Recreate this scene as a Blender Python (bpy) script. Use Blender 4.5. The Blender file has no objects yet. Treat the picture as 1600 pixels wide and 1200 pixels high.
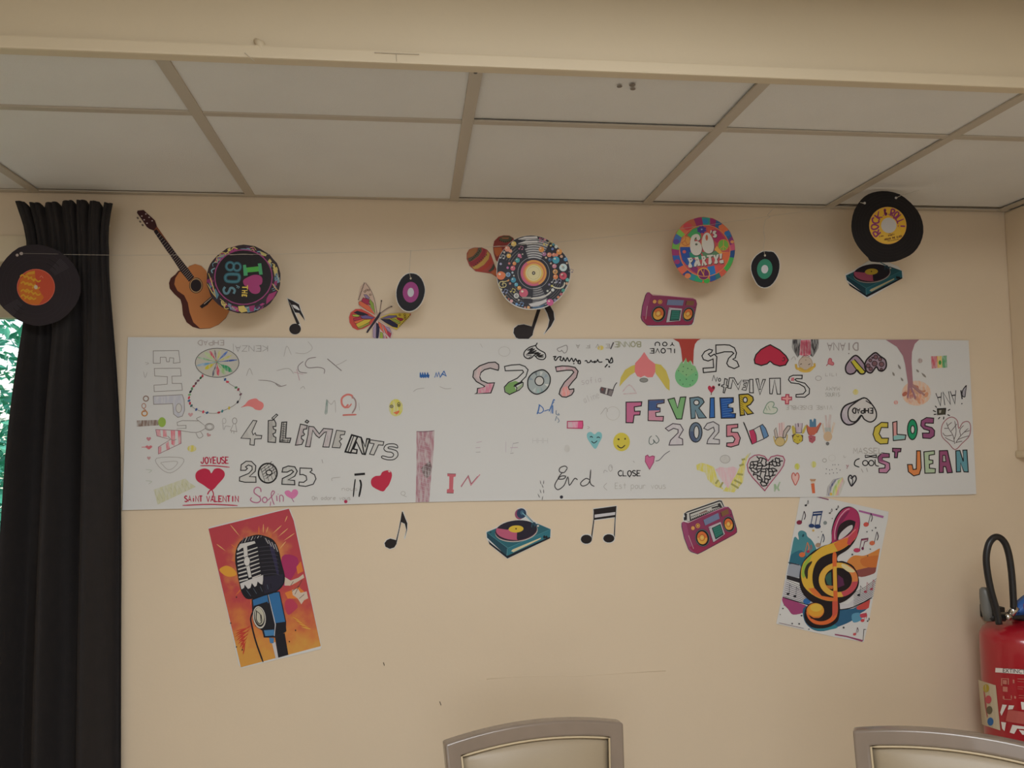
import bpy, bmesh, math, random
from mathutils import Vector, Matrix
from mathutils.geometry import tessellate_polygon
SC = bpy.context.scene
COL = SC.collection
R = math.radians
rnd = random.Random(7)

# ------------------------------------------------------------------ camera
CZ = 1.66                     # eye height
F = 1300.0                    # focal length for a 1600 px wide frame
YAW, PITCH, ROLL = R(6.906), R(4.015), R(-0.847)
fw = Vector((math.sin(YAW)*math.cos(PITCH), math.cos(YAW)*math.cos(PITCH), math.sin(PITCH)))
rt = Vector((math.cos(YAW), -math.sin(YAW), 0.0))
up = rt.cross(fw)
rt, up = rt*math.cos(ROLL)+up*math.sin(ROLL), -rt*math.sin(ROLL)+up*math.cos(ROLL)
EYE = Vector((0, 0, CZ))
cam = bpy.data.objects.new('camera', bpy.data.cameras.new('camera'))
COL.objects.link(cam)
cam.data.sensor_width = 36.0
cam.data.lens = 36.0*F/1600.0
cam.data.clip_start = 0.02
mw = Matrix((rt, up, -fw)).transposed().to_4x4()
mw.translation = EYE
cam.matrix_world = mw
SC.camera = cam

# ------------------------------------------------------------------ world, light, exposure
SC.view_settings.view_transform = 'Standard'
SC.view_settings.look = 'None'
SC.view_settings.gamma = 1.0
SC.view_settings.use_curve_mapping = False
SC.view_settings.exposure = 0.0
world = bpy.data.worlds.new('sky'); SC.world = world
world.use_nodes = True
wn = world.node_tree
wn.nodes.clear()
sky = wn.nodes.new('ShaderNodeTexSky'); sky.sky_type = 'HOSEK_WILKIE'
sky.sun_direction = (-0.5, -0.3, 0.8); sky.turbidity = 9.0
bgn = wn.nodes.new('ShaderNodeBackground'); bgn.inputs[1].default_value = 8.0
won = wn.nodes.new('ShaderNodeOutputWorld')
wn.links.new(sky.outputs[0], bgn.inputs[0]); wn.links.new(bgn.outputs[0], won.inputs[0])

def area(name, loc, rot, sx, sy, power, color):
    l = bpy.data.lights.new(name, 'AREA'); l.shape = 'RECTANGLE'
    l.size = sx; l.size_y = sy; l.energy = power; l.color = color
    o = bpy.data.objects.new(name, l); COL.objects.link(o)
    o.location = loc; o.rotation_euler = rot
    return o
# daylight from the window bay behind the camera, lamp panels in the main room's ceiling
area('rear_window_light', (-0.4, -3.1, 1.35), (R(90), 0, 0), 2.6, 1.5, 21, (0.90, 0.98, 1.09))
for (lx, ly, pw) in ((0.432, 0.30, 34.0), (0.132, -0.60, 28)):
    area('ceiling_panel_light', (lx, ly, 2.575), (0, 0, 0), 1.15, 0.9, pw, (0.96, 1.0, 1.04))

def ray(px, py):
    return rt*((px-800)/F) + up*(-(py-600)/F) + fw
WY = 2.5                      # the decorated wall stands 2.5 m in front of the eye
def on_plane(px, py, y0, yaw=0.0, x0=0.0):
    """point of the upright plane through (x0,y0) turned by yaw that a sight line meets"""
    r = ray(px, py)
    n = Vector((math.sin(yaw), -math.cos(yaw), 0))
    t = n.dot(Vector((x0, y0, 0))-Vector((0, 0, 0)))/n.dot(r)
    return EYE + r*t
def at_height(px, py, z):
    r = ray(px, py); return EYE + r*((z-CZ)/r.z)

# ------------------------------------------------------------------ materials
def s2l(v):
    return v/12.92 if v <= 0.04045 else ((v+0.055)/1.055)**2.4
def hexl(h):
    return tuple(s2l(int(h[i:i+2], 16)/255) for i in (0, 2, 4))
MATS = {}
def mat(name, col, rough=0.6, noise=None, bump=None, metal=0.0, coat=0.0, spec=None, sheen=0.0):
    """col linear rgb; noise=(scale, amount) value variation; bump=(scale, strength)"""
    if name in MATS: return MATS[name]
    m = bpy.data.materials.new(name); m.use_nodes = True
    nt = m.node_tree; b = nt.nodes['Principled BSDF']
    b.inputs['Base Color'].default_value = (*col, 1)
    b.inputs['Roughness'].default_value = rough
    b.inputs['Metallic'].default_value = metal
    b.inputs['Coat Weight'].default_value = coat
    if spec is not None: b.inputs['Specular IOR Level'].default_value = spec
    if sheen: b.inputs['Sheen Weight'].default_value = sheen
    tc = nt.nodes.new('ShaderNodeTexCoord')
    if noise:
        n = nt.nodes.new('ShaderNodeTexNoise'); n.inputs['Scale'].default_value = noise[0]
        n.inputs['Detail'].default_value = 5
        nt.links.new(tc.outputs['Object'], n.inputs['Vector'])
        r = nt.nodes.new('ShaderNodeMapRange')
        r.inputs['From Min'].default_value = .3; r.inputs['From Max'].default_value = .7
        r.inputs['To Min'].default_value = 1-noise[1]; r.inputs['To Max'].default_value = 1+noise[1]
        nt.links.new(n.outputs['Fac'], r.inputs['Value'])
        mx = nt.nodes.new('ShaderNodeVectorMath'); mx.operation = 'SCALE'
        mx.inputs[0].default_value = col
        nt.links.new(r.outputs[0], mx.inputs['Scale'])
        nt.links.new(mx.outputs[0], b.inputs['Base Color'])
    if bump:
        n2 = nt.nodes.new('ShaderNodeTexNoise'); n2.inputs['Scale'].default_value = bump[0]
        n2.inputs['Detail'].default_value = 4
        nt.links.new(tc.outputs['Object'], n2.inputs['Vector'])
        bp = nt.nodes.new('ShaderNodeBump'); bp.inputs['Strength'].default_value = bump[1]
        bp.inputs['Distance'].default_value = 0.002
        nt.links.new(n2.outputs['Fac'], bp.inputs['Height'])
        nt.links.new(bp.outputs[0], b.inputs['Normal'])
    MATS[name] = m
    return m
def crayon(name, col, paper, scale=170, lo=0.45):
    """pencil or felt pen hatching: ink that leaves the paper grain showing through"""
    if name in MATS: return MATS[name]
    m = bpy.data.materials.new(name); m.use_nodes = True
    nt = m.node_tree; b = nt.nodes['Principled BSDF']; b.inputs['Roughness'].default_value = 0.75
    tc = nt.nodes.new('ShaderNodeTexCoord')
    mp = nt.nodes.new('ShaderNodeMapping'); mp.inputs['Rotation'].default_value = (0, 0.5, 0)
    mp.inputs['Scale'].default_value = (1, 1, 0.22)
    n = nt.nodes.new('ShaderNodeTexNoise'); n.inputs['Scale'].default_value = scale; n.inputs['Detail'].default_value = 3
    r = nt.nodes.new('ShaderNodeMapRange')
    r.inputs['From Min'].default_value = .36; r.inputs['From Max'].default_value = .6
    r.inputs['To Min'].default_value = lo; r.inputs['To Max'].default_value = 1.0
    mx = nt.nodes.new('ShaderNodeMix'); mx.data_type = 'RGBA'
    mx.inputs['A'].default_value = (*paper, 1); mx.inputs['B'].default_value = (*col, 1)
    L = nt.links.new
    L(tc.outputs['Object'], mp.inputs['Vector']); L(mp.outputs[0], n.inputs['Vector'])
    L(n.outputs['Fac'], r.inputs['Value']); L(r.outputs[0], mx.inputs['Factor'])
    L(mx.outputs['Result'], b.inputs['Base Color'])
    MATS[name] = m
    return m

M_WALL = mat('cream_wall_paint', (0.72, 0.585, 0.42), 0.55, noise=(1.6, 0.03), bump=(90, 0.12))
M_FASCIA = mat('cream_fascia_paint', (0.66, 0.55, 0.38), 0.5, noise=(2.2, 0.03), bump=(60, 0.15))
M_TILE = mat('ceiling_tile_board', (0.76, 0.735, 0.685), 0.85, noise=(5, 0.02), bump=(420, 0.5))
M_GRID = mat('ceiling_grid_metal', (0.50, 0.43, 0.335), 0.5)
M_GAP = mat('dark_gap', (0.03, 0.025, 0.02), 0.9)
M_FLOOR = mat('beige_floor', (0.46, 0.43, 0.38), 0.45, noise=(8, 0.06))
M_FRAME = mat('cream_window_frame', (0.60, 0.52, 0.36), 0.4)

# ------------------------------------------------------------------ mesh helpers
def tag(o, label=None, cat=None, group=None, kind=None):
    if label: o['label'] = label
    if cat: o['category'] = cat
    if group: o['group'] = group
    if kind: o['kind'] = kind
    return o
def link(name, me, parent=None, mats=()):
    o = bpy.data.objects.new(name, me)
    for m in mats: me.materials.append(m)
    COL.objects.link(o)
    if parent: o.parent = parent
    return o
def from_bm(name, bm, m, parent=None, smooth=False, loc=None):
    bmesh.ops.recalc_face_normals(bm, faces=bm.faces)
    me = bpy.data.meshes.new(name); bm.to_mesh(me); bm.free()
    if smooth:
        for p in me.polygons: p.use_smooth = True
    o = link(name, me, parent, (m,) if not isinstance(m, (list, tuple)) else m)
    if loc is not None:            # origin at loc, geometry kept where it is
        me.transform(Matrix.Translation(-Vector(loc))); o.location = loc
    return o
def empty(name, loc, rz=0.0):
    o = bpy.data.objects.new(name, None); COL.objects.link(o); o.empty_display_size = 0.1
    o.location = loc; o.rotation_euler = (0, 0, rz); return o
def box(bm, a, b, bevel=0.0):
    x0, y0, z0 = a; x1, y1, z1 = b
    r = bmesh.ops.create_cube(bm, size=1.0)
    for v in r['verts']:
        v.co = Vector(((x0+x1)/2+v.co.x*(x1-x0), (y0+y1)/2+v.co.y*(y1-y0), (z0+z1)/2+v.co.z*(z1-z0)))
    if bevel:
        es = {e for v in r['verts'] for e in v.link_edges}
        bmesh.ops.bevel(bm, geom=list(es), offset=bevel, segments=2, affect='EDGES', profile=0.6)
def boxo(name, a, b, m, parent=None, bevel=0.0, kind=None):
    bm = bmesh.new(); box(bm, a, b, bevel)
    o = from_bm(name, bm, m, parent)
    if kind: o['kind'] = kind
    return o
def tube(bm, pts, rad, seg=8, closed=False):
    """round tube along 3-D points; rad a number or list"""
    n = len(pts); pts = [Vector(p) for p in pts]; rings = []
    for i, p in enumerate(pts):
        a = pts[max(i-1, 0)] if not closed else pts[i-1]
        b = pts[min(i+1, n-1)] if not closed else pts[(i+1) % n]
        t = (b-a).normalized()
        ref = Vector((0, 0, 1)) if abs(t.z) < 0.9 else Vector((0, 1, 0))
        u = t.cross(ref).normalized(); w = t.cross(u)
        if rings:
            pu = rings[-1][1]; pu = (pu - t*pu.dot(t)).normalized(); u = pu; w = t.cross(u)
        rr = rad[i] if isinstance(rad, (list, tuple)) else rad
        vs = [bm.verts.new(p + (u*math.cos(2*math.pi*k/seg)+w*math.sin(2*math.pi*k/seg))*rr) for k in range(seg)]
        rings.append((vs, u))
    for i in range(n-1 if not closed else n):
        A = rings[i][0]; B = rings[(i+1) % n][0]
        for k in range(seg):
            bm.faces.new((A[k], A[(k+1) % seg], B[(k+1) % seg], B[k]))
    if not closed:
        bm.faces.new(rings[0][0][::-1]); bm.faces.new(rings[-1][0])
def lathe(bm, prof, c=(0, 0, 0), seg=32, axis='z'):
    rings = []
    for r, h in prof:
        vs = []
        for k in range(seg):
            a = 2*math.pi*k/seg
            p = (r*math.cos(a), r*math.sin(a), h) if axis == 'z' else (r*math.cos(a), h, r*math.sin(a))
            vs.append(bm.verts.new(Vector(p)+Vector(c)))
        rings.append(vs)
    for A, B in zip(rings, rings[1:]):
        for k in range(seg): bm.faces.new((A[k], A[(k+1) % seg], B[(k+1) % seg], B[k]))
    bm.faces.new(rings[0][::-1]); bm.faces.new(rings[-1])

# ================================================================== ROOM
CEIL = CZ + 0.737
UP = CEIL + 0.19              # the main room's ceiling is one step higher
XL, XR = -2.2, 2.45
boxo('floor', (XL-.1, -3.3, -0.05), (XR+.1, WY+.2, 0), M_FLOOR, kind='structure')
# back wall with the window opening
WX0, WX1, WZ0, WZ1 = -2.05, -0.985, 0.55, CZ+0.535
bm = bmesh.new()
box(bm, (XL-.1, WY, 0), (WX0, WY+.2, UP)); box(bm, (WX1, WY, 0), (XR+.1, WY+.2, UP))
box(bm, (WX0, WY, 0), (WX1, WY+.2, WZ0)); box(bm, (WX0, WY, WZ1), (WX1, WY+.2, UP))
wb = from_bm('wall_back', bm, M_WALL); wb['kind'] = 'structure'
bm = bmesh.new()
for a_, b_ in (((599, 1035), (600.5, 1040)), ((687, 1096), (689, 1102))):
    tube(bm, [on_plane(*a_, WY-.0003), on_plane(*b_, WY-.0003)], .0012, 5)
from_bm('scuff', bm, mat('scuff_brown', (.12, .09, .06), .8), wb)['kind'] = 'stuff'
bm = bmesh.new()
tube(bm, [on_plane(x_, y_, WY+.0012) for x_, y_ in ((760, 1061), (820, 1056), (880, 1055), (900, 1056), (1040, 1048))], .0018, 6)
from_bm('plaster_ridge', bm, M_WALL, wb, smooth=True)
boxo('wall_left', (XL-.1, -3.3, 0), (XL, WY, UP+.1), M_WALL, kind='structure')
boxo('wall_right', (XR, -3.3, 0), (XR+.1, WY, UP+.1), M_WALL, kind='structure')
boxo('wall_front', (XL-.1, -3.3, 0), (XR+.1, -3.2, UP+.1), M_WALL, kind='structure')
# boxed-in upper part of the right wall, its underside just below the ceiling line of sight
bm = bmesh.new(); box(bm, (1.955, 1.2, CZ-0.062), (XR, WY, CEIL), 0.006)
o = from_bm('trim_1', bm, M_WALL); o['kind'] = 'structure'
bm = bmesh.new(); box(bm, (1.945, 1.2, CZ-0.074), (1.972, WY, CZ-0.05), 0.008)
o = from_bm('trim_2', bm, M_FASCIA); o['kind'] = 'structure'
# fascia between the low ceiling strip and the main ceiling
bm = bmesh.new(); box(bm, (XL, 1.585, CEIL+0.006), (XR, 1.62, UP+.1))
fa = from_bm('trim_3', bm, M_FASCIA); fa['kind'] = 'structure'
bm = bmesh.new(); box(bm, (XL, 1.572, CEIL-0.004), (XR, 1.602, CEIL+0.022), 0.004)
o = from_bm('trim_4', bm, M_FASCIA); o['kind'] = 'structure'
# scar of old filler on the fascia
bm = bmesh.new()
p = on_plane(402, 72, 1.583); q = on_plane(412, 86, 1.583)
tube(bm, [(p.x-.004, 1.583, p.z+.012), (p.x+.006, 1.579, p.z+.002), (q.x, 1.579, q.z+.004), (q.x+.012, 1.582, q.z)], [.004, .009, .007, .003], 8)
from_bm('filler_ridge', bm, M_FASCIA, fa, smooth=True)
bm = bmesh.new()
for a, b in (((619, 83), (620, 96)), ((585, 82), (655, 85)), ((382, 82), (398, 96))):
    p = on_plane(*a, 1.57); q = on_plane(*b, 1.57); tube(bm, [p, q], 0.0006, 4)
from_bm('crack', bm, M_GRID, fa)['kind'] = 'stuff'
# low ceiling strip: tiles laid in a metal grid
ceil = boxo('ceiling', (XL-.1, 1.6, CEIL+0.03), (XR+.1, WY, CEIL+0.08), M_GAP, kind='structure')
GX = [-1.668+0.6*i for i in range(7)]      # grid lines running towards the wall
xs = [XL] + GX + [XR]
ysr = [(1.602, 1.868), (1.868, 2.476)]
TM = None
for j, (ya, yb) in enumerate(ysr):
    for i in range(len(xs)-1):
        xa, xb = xs[i]+.004, xs[i+1]-.004
        bm = bmesh.new(); dz = rnd.uniform(-.001, .0015)
        box(bm, (xa, ya+.004, CEIL+0.004), (xb, yb-.004, CEIL+0.018), 0.0015)
        t = from_bm('ceiling_tile', bm, M_TILE, ceil)
        t.location.z = dz + .0015; t.rotation_euler = (rnd.uniform(-.0015, .0015), rnd.uniform(-.001, .001), 0)
bm = bmesh.new()
for i, x in enumerate(GX):
    bm2 = bmesh.new(); box(bm2, (x-.0135, 1.602, CEIL-.001), (x+.0135, WY-.012, CEIL+.004), .001)
    from_bm('grid_bar', bm2, M_GRID, ceil)
for i in range(len(xs)-1):
    bm2 = bmesh.new(); box(bm2, (xs[i]+.0135*(i > 0), 1.868-.0105, CEIL-.0005), (xs[i+1]-.0135, 1.868+.0105, CEIL+.004), .001)
    from_bm('grid_bar', bm2, M_GRID, ceil)
    bm2 = bmesh.new(); box(bm2, (xs[i]+.0135*(i > 0), 2.476-.002, CEIL), (xs[i+1]-.0135, 2.497, CEIL+.004), .001)
    from_bm('edge_bar', bm2, M_GRID, ceil)
bm.free()
# dark dents in one tile, a screw near the fascia
bm = bmesh.new()
for (px, py, r) in ((968, 135, .006), (988, 133, .007), (989, 139, .006)):
    p = at_height(px, py, CEIL+.004)
    lathe(bm, [(r, 0), (r*.8, -.0012), (r*.3, -.0015)], p, 10)
from_bm('dent', bm, mat('dent_grey', (0.22, 0.18, 0.14), .8), ceil)['kind'] = 'stuff'
bm = bmesh.new(); p = at_height(743, 113, CEIL-.001)
lathe(bm, [(.004, 0), (.0035, -.002), (.001, -.0025)], p, 12)
from_bm('screw', bm, mat('steel_dark', (0.12, 0.11, 0.1), .4, metal=.8), ceil)
# main room ceiling, one step up (its tiles show as a sliver at the top right)
boxo('ceiling', (XL-.1, -3.3, UP+.012), (XR+.1, 1.585, UP+.1), M_GRID, kind='structure')
up_c = bpy.data.objects['ceiling.001']
for i in range(len(xs)-1):
    for j in range(3):
        bm = bmesh.new(); box(bm, (xs[i]+.013, 1.56-.6*(j+1)+.013, UP), (xs[i+1]-.013, 1.56-.6*j-.013, UP+.013), .0015)
        from_bm('ceiling_tile', bm, M_TILE, up_c)

# window behind the curtain
win = boxo('window_1', (WX0, WY+.06, WZ1-.055), (WX1, WY+.12, WZ1), M_FRAME, kind='structure', bevel=.004)
for a, b in (((WX0, WY+.06, WZ0), (WX0+.06, WY+.12, WZ1-.055)), ((WX1-.06, WY+.06, WZ0), (WX1, WY+.12, WZ1-.055)),
             ((WX0+.06, WY+.06, WZ0), (WX1-.06, WY+.12, WZ0+.07))):
    boxo('window_frame', a, b, M_FRAME, win, .004)
boxo('sash', (WX0+.06, WY+.07, WZ1-.15), (WX1-.06, WY+.11, WZ1-.055), M_FRAME, win, .004)
boxo('sash', (WX1-.12, WY+.07, WZ0+.07), (WX1-.06, WY+.11, WZ1-.15), M_FRAME, win, .004)
boxo('glazing_bar', (WX0+.06, WY+.075, WZ0+.62), (WX1-.12, WY+.105, WZ0+.65), M_FRAME, win, .003)
g = bpy.data.materials.new('window_glass'); g.use_nodes = True
gb = g.node_tree.nodes['Principled BSDF']; gb.inputs['Transmission Weight'].default_value = 1.0
gb.inputs['Roughness'].default_value = 0.0; gb.inputs['IOR'].default_value = 1.02; gb.inputs['Base Color'].default_value = (.9, 1, .98, 1)
boxo('pane', (WX0+.06, WY+.088, WZ0+.07), (WX1-.12, WY+.092, WZ1-.15), g, win)
# raised roller-shutter box over the window
boxo('trim_5', (WX0-.05, WY-.012, WZ1), (WX1+.02, WY, WZ1+.075), M_FASCIA, kind='structure', bevel=.004)

# outdoors: lawn, hedge and a shrub, seen through the slit beside the curtain
M_LEAF = mat('leaf_green', (0.05, 0.30, 0.20), 0.45, noise=(6, .4))
M_LAWN = mat('lawn_green', (0.12, 0.30, 0.10), 0.9, noise=(3, .3))
boxo('ground', (-9, WY+.2, -.12), (4, 14, -.06), M_LAWN, kind='structure')
boxo('path', (-5, WY+.2, -.06), (1, WY+2.0, -.04), mat('patio_concrete', (.5, .5, .5), .8, noise=(5, .1)), kind='structure')
def shrub(name, c, r, n, label, seed, mt):
    q = random.Random(seed)
    e = empty(name, (c[0], c[1], -.06)); tag(e, label, 'shrub')
    bm = bmesh.new()
    for i in range(n):
        d = Vector((q.gauss(0, 1), q.gauss(0, 1), q.gauss(0, 1))).normalized()*(q.random()**.4)
        p = Vector((d.x*r[0], d.y*r[1], c[2]+.06+d.z*r[2]))
        s = q.uniform(.035, .07)
        u = Vector((q.gauss(0, 1), q.gauss(0, 1), q.gauss(0, .6))).normalized()
        w = u.cross(Vector((q.gauss(0, 1), q.gauss(0, 1), q.gauss(0, 1)))).normalized()
        k = u.cross(w)*s*.12
        vs = [bm.verts.new(p+x) for x in (u*s, w*s*.45+k, -u*s, -w*s*.45+k)]
        bm.faces.new(vs)
    me = bpy.data.meshes.new('foliage'); bm.to_mesh(me); bm.free()
    fo = link('foliage', me, e, (mt,)); fo['kind'] = 'stuff'
    bm = bmesh.new()
    for k in range(5):
        a = k*1.256
        tube(bm, [(0, 0, 0), (math.cos(a)*r[0]*.2, math.sin(a)*r[1]*.2, c[2]*.5), (math.cos(a)*r[0]*.5, math.sin(a)*r[1]*.5, c[2]+r[2]*.4)], [.03, .02, .008], 6)
    from_bm('stem', bm, mat('bark', (.12, .08, .05), .9), e)
shrub('garden_shrub', (-2.55, 5.6, .75), (1.0, .7, 1.0), 4200, 'green leafy shrub outside the window behind the curtain', 3, M_LEAF)
shrub('garden_shrub', (-3.6, 7.6, 1.7), (1.3, .9, 1.7), 4200, 'tall teal green bush farther off in the garden, sky showing between its leaves', 5, M_LEAF)

# ================================================================== CURTAIN
M_CURT = mat('dark_brown_curtain_cloth', (0.011, 0.008, 0.0075), 0.85, noise=(30, .15), bump=(500, .3), sheen=.06)
M_CURT.node_tree.nodes['Principled BSDF'].inputs['Sheen Tint'].default_value = (.5, .4, .38, 1)
CY = 2.44
Lx = [(306, 22), (312, 24), (328, 32), (345, 37), (362, 42), (385, 45), (430, 43), (512, 44), (600, 34), (700, 23), (850, 12), (1025, 3), (1200, -4), (1500, -12), (2300, -30)]
Rx = [(306, 187), (312, 186), (328, 184), (345, 179), (362, 175), (385, 172), (430, 171), (512, 174), (600, 177), (700, 181), (850, 183), (1025, 183), (1200, 183), (1500, 185), (2300, 190)]
def interp(T, y):
    for (a, b), (c, d) in zip(T, T[1:]):
        if y <= c: return b+(d-b)*(max(y, a)-a)/(c-a)
    return T[-1][1]
NU, NV = 150, 70
bm = bmesh.new(); grid = []
for j in range(NV+1):
    v = (j/NV)**1.25
    row = []
    for i in range(NU+1):
        u = i/NU
        # height down the cloth as a sight-line row, to take its width from
        ph = u*math.pi*6.5+.5+.35*math.sin(u*9)
        sc6 = abs(math.sin(ph))
        ztop = CEIL-0.062 + 0.012*min(1, sc6*1.8) - .005*math.sin(u*7)
        z = ztop*(1-v)+0.03*v
        pyv = 690-(z-CZ)*F/CY*0.985
        xl = on_plane(interp(Lx, pyv), pyv, CY).x; xr = on_plane(interp(Rx, pyv), pyv, CY).x
        hd = max(0, 1-(ztop-z)/.13)          # flared heading above the gathering tape
        pl = max(0, min(1, (ztop-z-.06)/.55)); pl = pl*pl*(3-2*pl)
        x = xl+(xr-xl)*u
        y = CY - .020*min(1, sc6*1.5)*(1-pl)*(.55+.6*hd) \
            - pl*(.042*math.sin(u*2*math.pi*2.6+1.3+.5*math.sin(z*1.7)) + .009*math.sin(u*2*math.pi*5.7+z*.8)) \
            + .0025*math.sin(u*2*math.pi*17)*(1-pl)
        y -= .014*hd
        row.append(bm.verts.new((x, y, z)))
    grid.append(row)
for j in range(NV):
    for i in range(NU):
        bm.faces.new((grid[j][i], grid[j][i+1], grid[j+1][i+1], grid[j+1][i]))
cme = bpy.data.meshes.new('curtain'); bm.to_mesh(cme); bm.free()
for p in cme.polygons: p.use_smooth = True
cur = link('curtain', cme, None, (M_CURT,))
sol = cur.modifiers.new('thickness', 'SOLIDIFY'); sol.thickness = .002
tag(cur, 'dark brown full-length curtain gathered at the left of the wall, beside the window', 'curtain')
rod = empty('curtain_rail', (-1.62, 2.475, CEIL-.095)); tag(rod, 'slim white curtain rail hidden behind the pleated curtain head', 'curtain rail')
bm = bmesh.new(); tube(bm, [(.58, 0, 0), (.76, 0, 0)], .006, 10)
from_bm('rail', bm, mat('white_metal', (.7, .68, .62), .4), rod, smooth=True)
bm = bmesh.new(); box(bm, (.60, 0, -.01), (.61, .025, .01), .002); from_bm('bracket', bm, MATS['white_metal'], rod)
bm = bmesh.new(); box(bm, (.72, 0, -.01), (.73, .025, .01), .002); from_bm('bracket', bm, MATS['white_metal'], rod)

# ================================================================== CHAIRS
M_CH = mat('taupe_lacquered_wood', hexl('87786a'), 0.25, noise=(12, .05), coat=.4)
M_UPH = mat('beige_leatherette', hexl('a3937a'), 0.42, noise=(4, .03), bump=(300, .1))
M_PIPE = mat('light_piping', hexl('c9b694'), 0.4)
def make_chair(loc, rz, label):
    """chair facing -y in its own space: width .46, top rail .95 high; origin on the floor under the back"""
    e = empty('dining_chair', loc, rz)
    tag(e, label, 'chair', 'cream upholstered chairs along the wall')
    H = 0.9465; w = .23
    def rake(z): return (z-.45)*.16          # the back leans away from the sitter
    def arch(x): return .024*(1-(x/w)**2)
    # back frame: arched top rail and two stiles in one bevelled loop
    bm = bmesh.new(); n = 24
    out, inn = [], []
    zb = .50; fwid = .038; trail = .036
    for i in range(n+1):
        x = -w+2*w*i/n; out.append((x, H+arch(x)))
        xi = (-w+fwid)+2*(w-fwid)*i/n; inn.append((xi, H-trail+arch(xi)))
    # lofted strip of 4-sided bars
    def strip(A, B, d0=-.017, d1=.017):
        vs = []
        for (xa, za), (xb, zb_) in zip(A, B):
            vs.append([bm.verts.new((xa, rake(za)+d0, za)), bm.verts.new((xb, rake(zb_)+d0, zb_)),
                       bm.verts.new((xb, rake(zb_)+d1, zb_)), bm.verts.new((xa, rake(za)+d1, za))])
        for P, Q in zip(vs, vs[1:]):
            for k in range(4): bm.faces.new((P[k], P[(k+1) % 4], Q[(k+1) % 4], Q[k]))
        bm.faces.new(vs[0][::-1]); bm.faces.new(vs[-1])
    tp = 0.03                                 # the back narrows towards the seat
    A = [(-w+tp, .45), (-w+.004, H-.03), (-w, H)] ; 
    outer = [(-w+tp, .45), (-w+tp*.5, .70)] + out + [(w-tp*.5, .70), (w-tp, .45)]
    inner = [(-w+tp+fwid, .45), (-w+tp*.5+fwid, .70)] + inn + [(w-tp*.5-fwid, .70), (w-tp-fwid, .45)]
    strip(outer, inner)
    bmesh.ops.recalc_face_normals(bm, faces=bm.faces)
    es = [d for d in bm.edges if len(d.link_faces) == 2 and d.calc_face_angle(0) > R(50)]
    bmesh.ops.bevel(bm, geom=es, offset=.007, segments=3, affect='EDGES', profile=.7)
    fr = from_bm('back_frame', bm, M_CH, e, smooth=True)
    bm = bmesh.new(); strip([(-w+tp+.03, .60), (w-tp-.03, .60)], [(-w+tp+.03, .56), (w-tp-.03, .56)])
    from_bm('back_rail', bm, M_CH, e)
    # padded back panel
    bm = bmesh.new(); NX, NZ = 20, 16; g = []
    for j in range(NZ+1):
        t = j/NZ; row = []
        for i in range(NX+1):
            s = -1+2*i/NX
            z0 = .59; hw0 = w-fwid-tp*.85; hw1 = w-fwid-.002
            x = s*(hw0+(hw1-hw0)*t)
            zt = H-trail+arch(x)-.001; z = z0+(zt-z0)*t
            puff = .028*(1-abs(s)**4)*(1-abs(2*t-1)**4)
            row.append(bm.verts.new((x, rake(z)-.004-puff, z)))
        g.append(row)
    for j in range(NZ):
        for i in range(NX): bm.faces.new((g[j][i], g[j][i+1], g[j+1][i+1], g[j+1][i]))
    bk = bmesh.ops.extrude_face_region(bm, geom=bm.faces[:])
    for v in bk['geom']:
        if isinstance(v, bmesh.types.BMVert): v.co.y = rake(v.co.z)+.012
    bp = from_bm('backrest', bm, M_UPH, e, smooth=True)
    bm = bmesh.new()
    pth = [(-(w-fwid-tp*.85), .59)] + [(x+.002*(-1 if x > 0 else 1), z-.003) for x, z in inn] + [((w-fwid-tp*.85), .59)]
    tube(bm, [(x, rake(z)-.012, z) for x, z in pth], .0028, 8)
    from_bm('piping', bm, M_PIPE, bp, smooth=True)
    # seat and legs (below the frame of the photograph)
    bm = bmesh.new(); box(bm, (-.225, -.44, .435), (.225, .0, .49), .018)
    from_bm('seat', bm, M_UPH, e, smooth=True)
    bm = bmesh.new(); box(bm, (-.22, -.43, .385), (.22, .0, .434), .006)
    from_bm('seat_frame', bm, M_CH, e)
    for s in (-1, 1):
        bm = bmesh.new(); tube(bm, [(s*.2, -.41, 0), (s*.2, -.41, .385)], [.014, .02], 8); from_bm('leg', bm, M_CH, e, smooth=True)
        bm = bmesh.new(); tube(bm, [(s*.2, .06, 0), (s*.2, .01, .3), (s*.203, 0, .46)], [.015, .018, .019], 8); from_bm('leg', bm, M_CH, e, smooth=True)
    return e
zc = .9465
A = at_height(693, 1160, zc); B = at_height(970, 1127, zc)
mid = (A+B)/2; rz = math.atan2(B.y-A.y, B.x-A.x)
ofs = (zc-.45)*.16
make_chair((mid.x+math.sin(rz)*ofs, mid.y-math.cos(rz)*ofs, 0), rz, 'beige chair back with taupe frame nearest the middle of the wall')
A = at_height(1333, 1139, zc); rz = R(-33)
mid = A+Vector((math.cos(rz), math.sin(rz), 0))*.23
make_chair((mid.x+math.sin(rz)*ofs, mid.y-math.cos(rz)*ofs, 0), rz, 'beige chair back with taupe frame below the red fire extinguisher')

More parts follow.
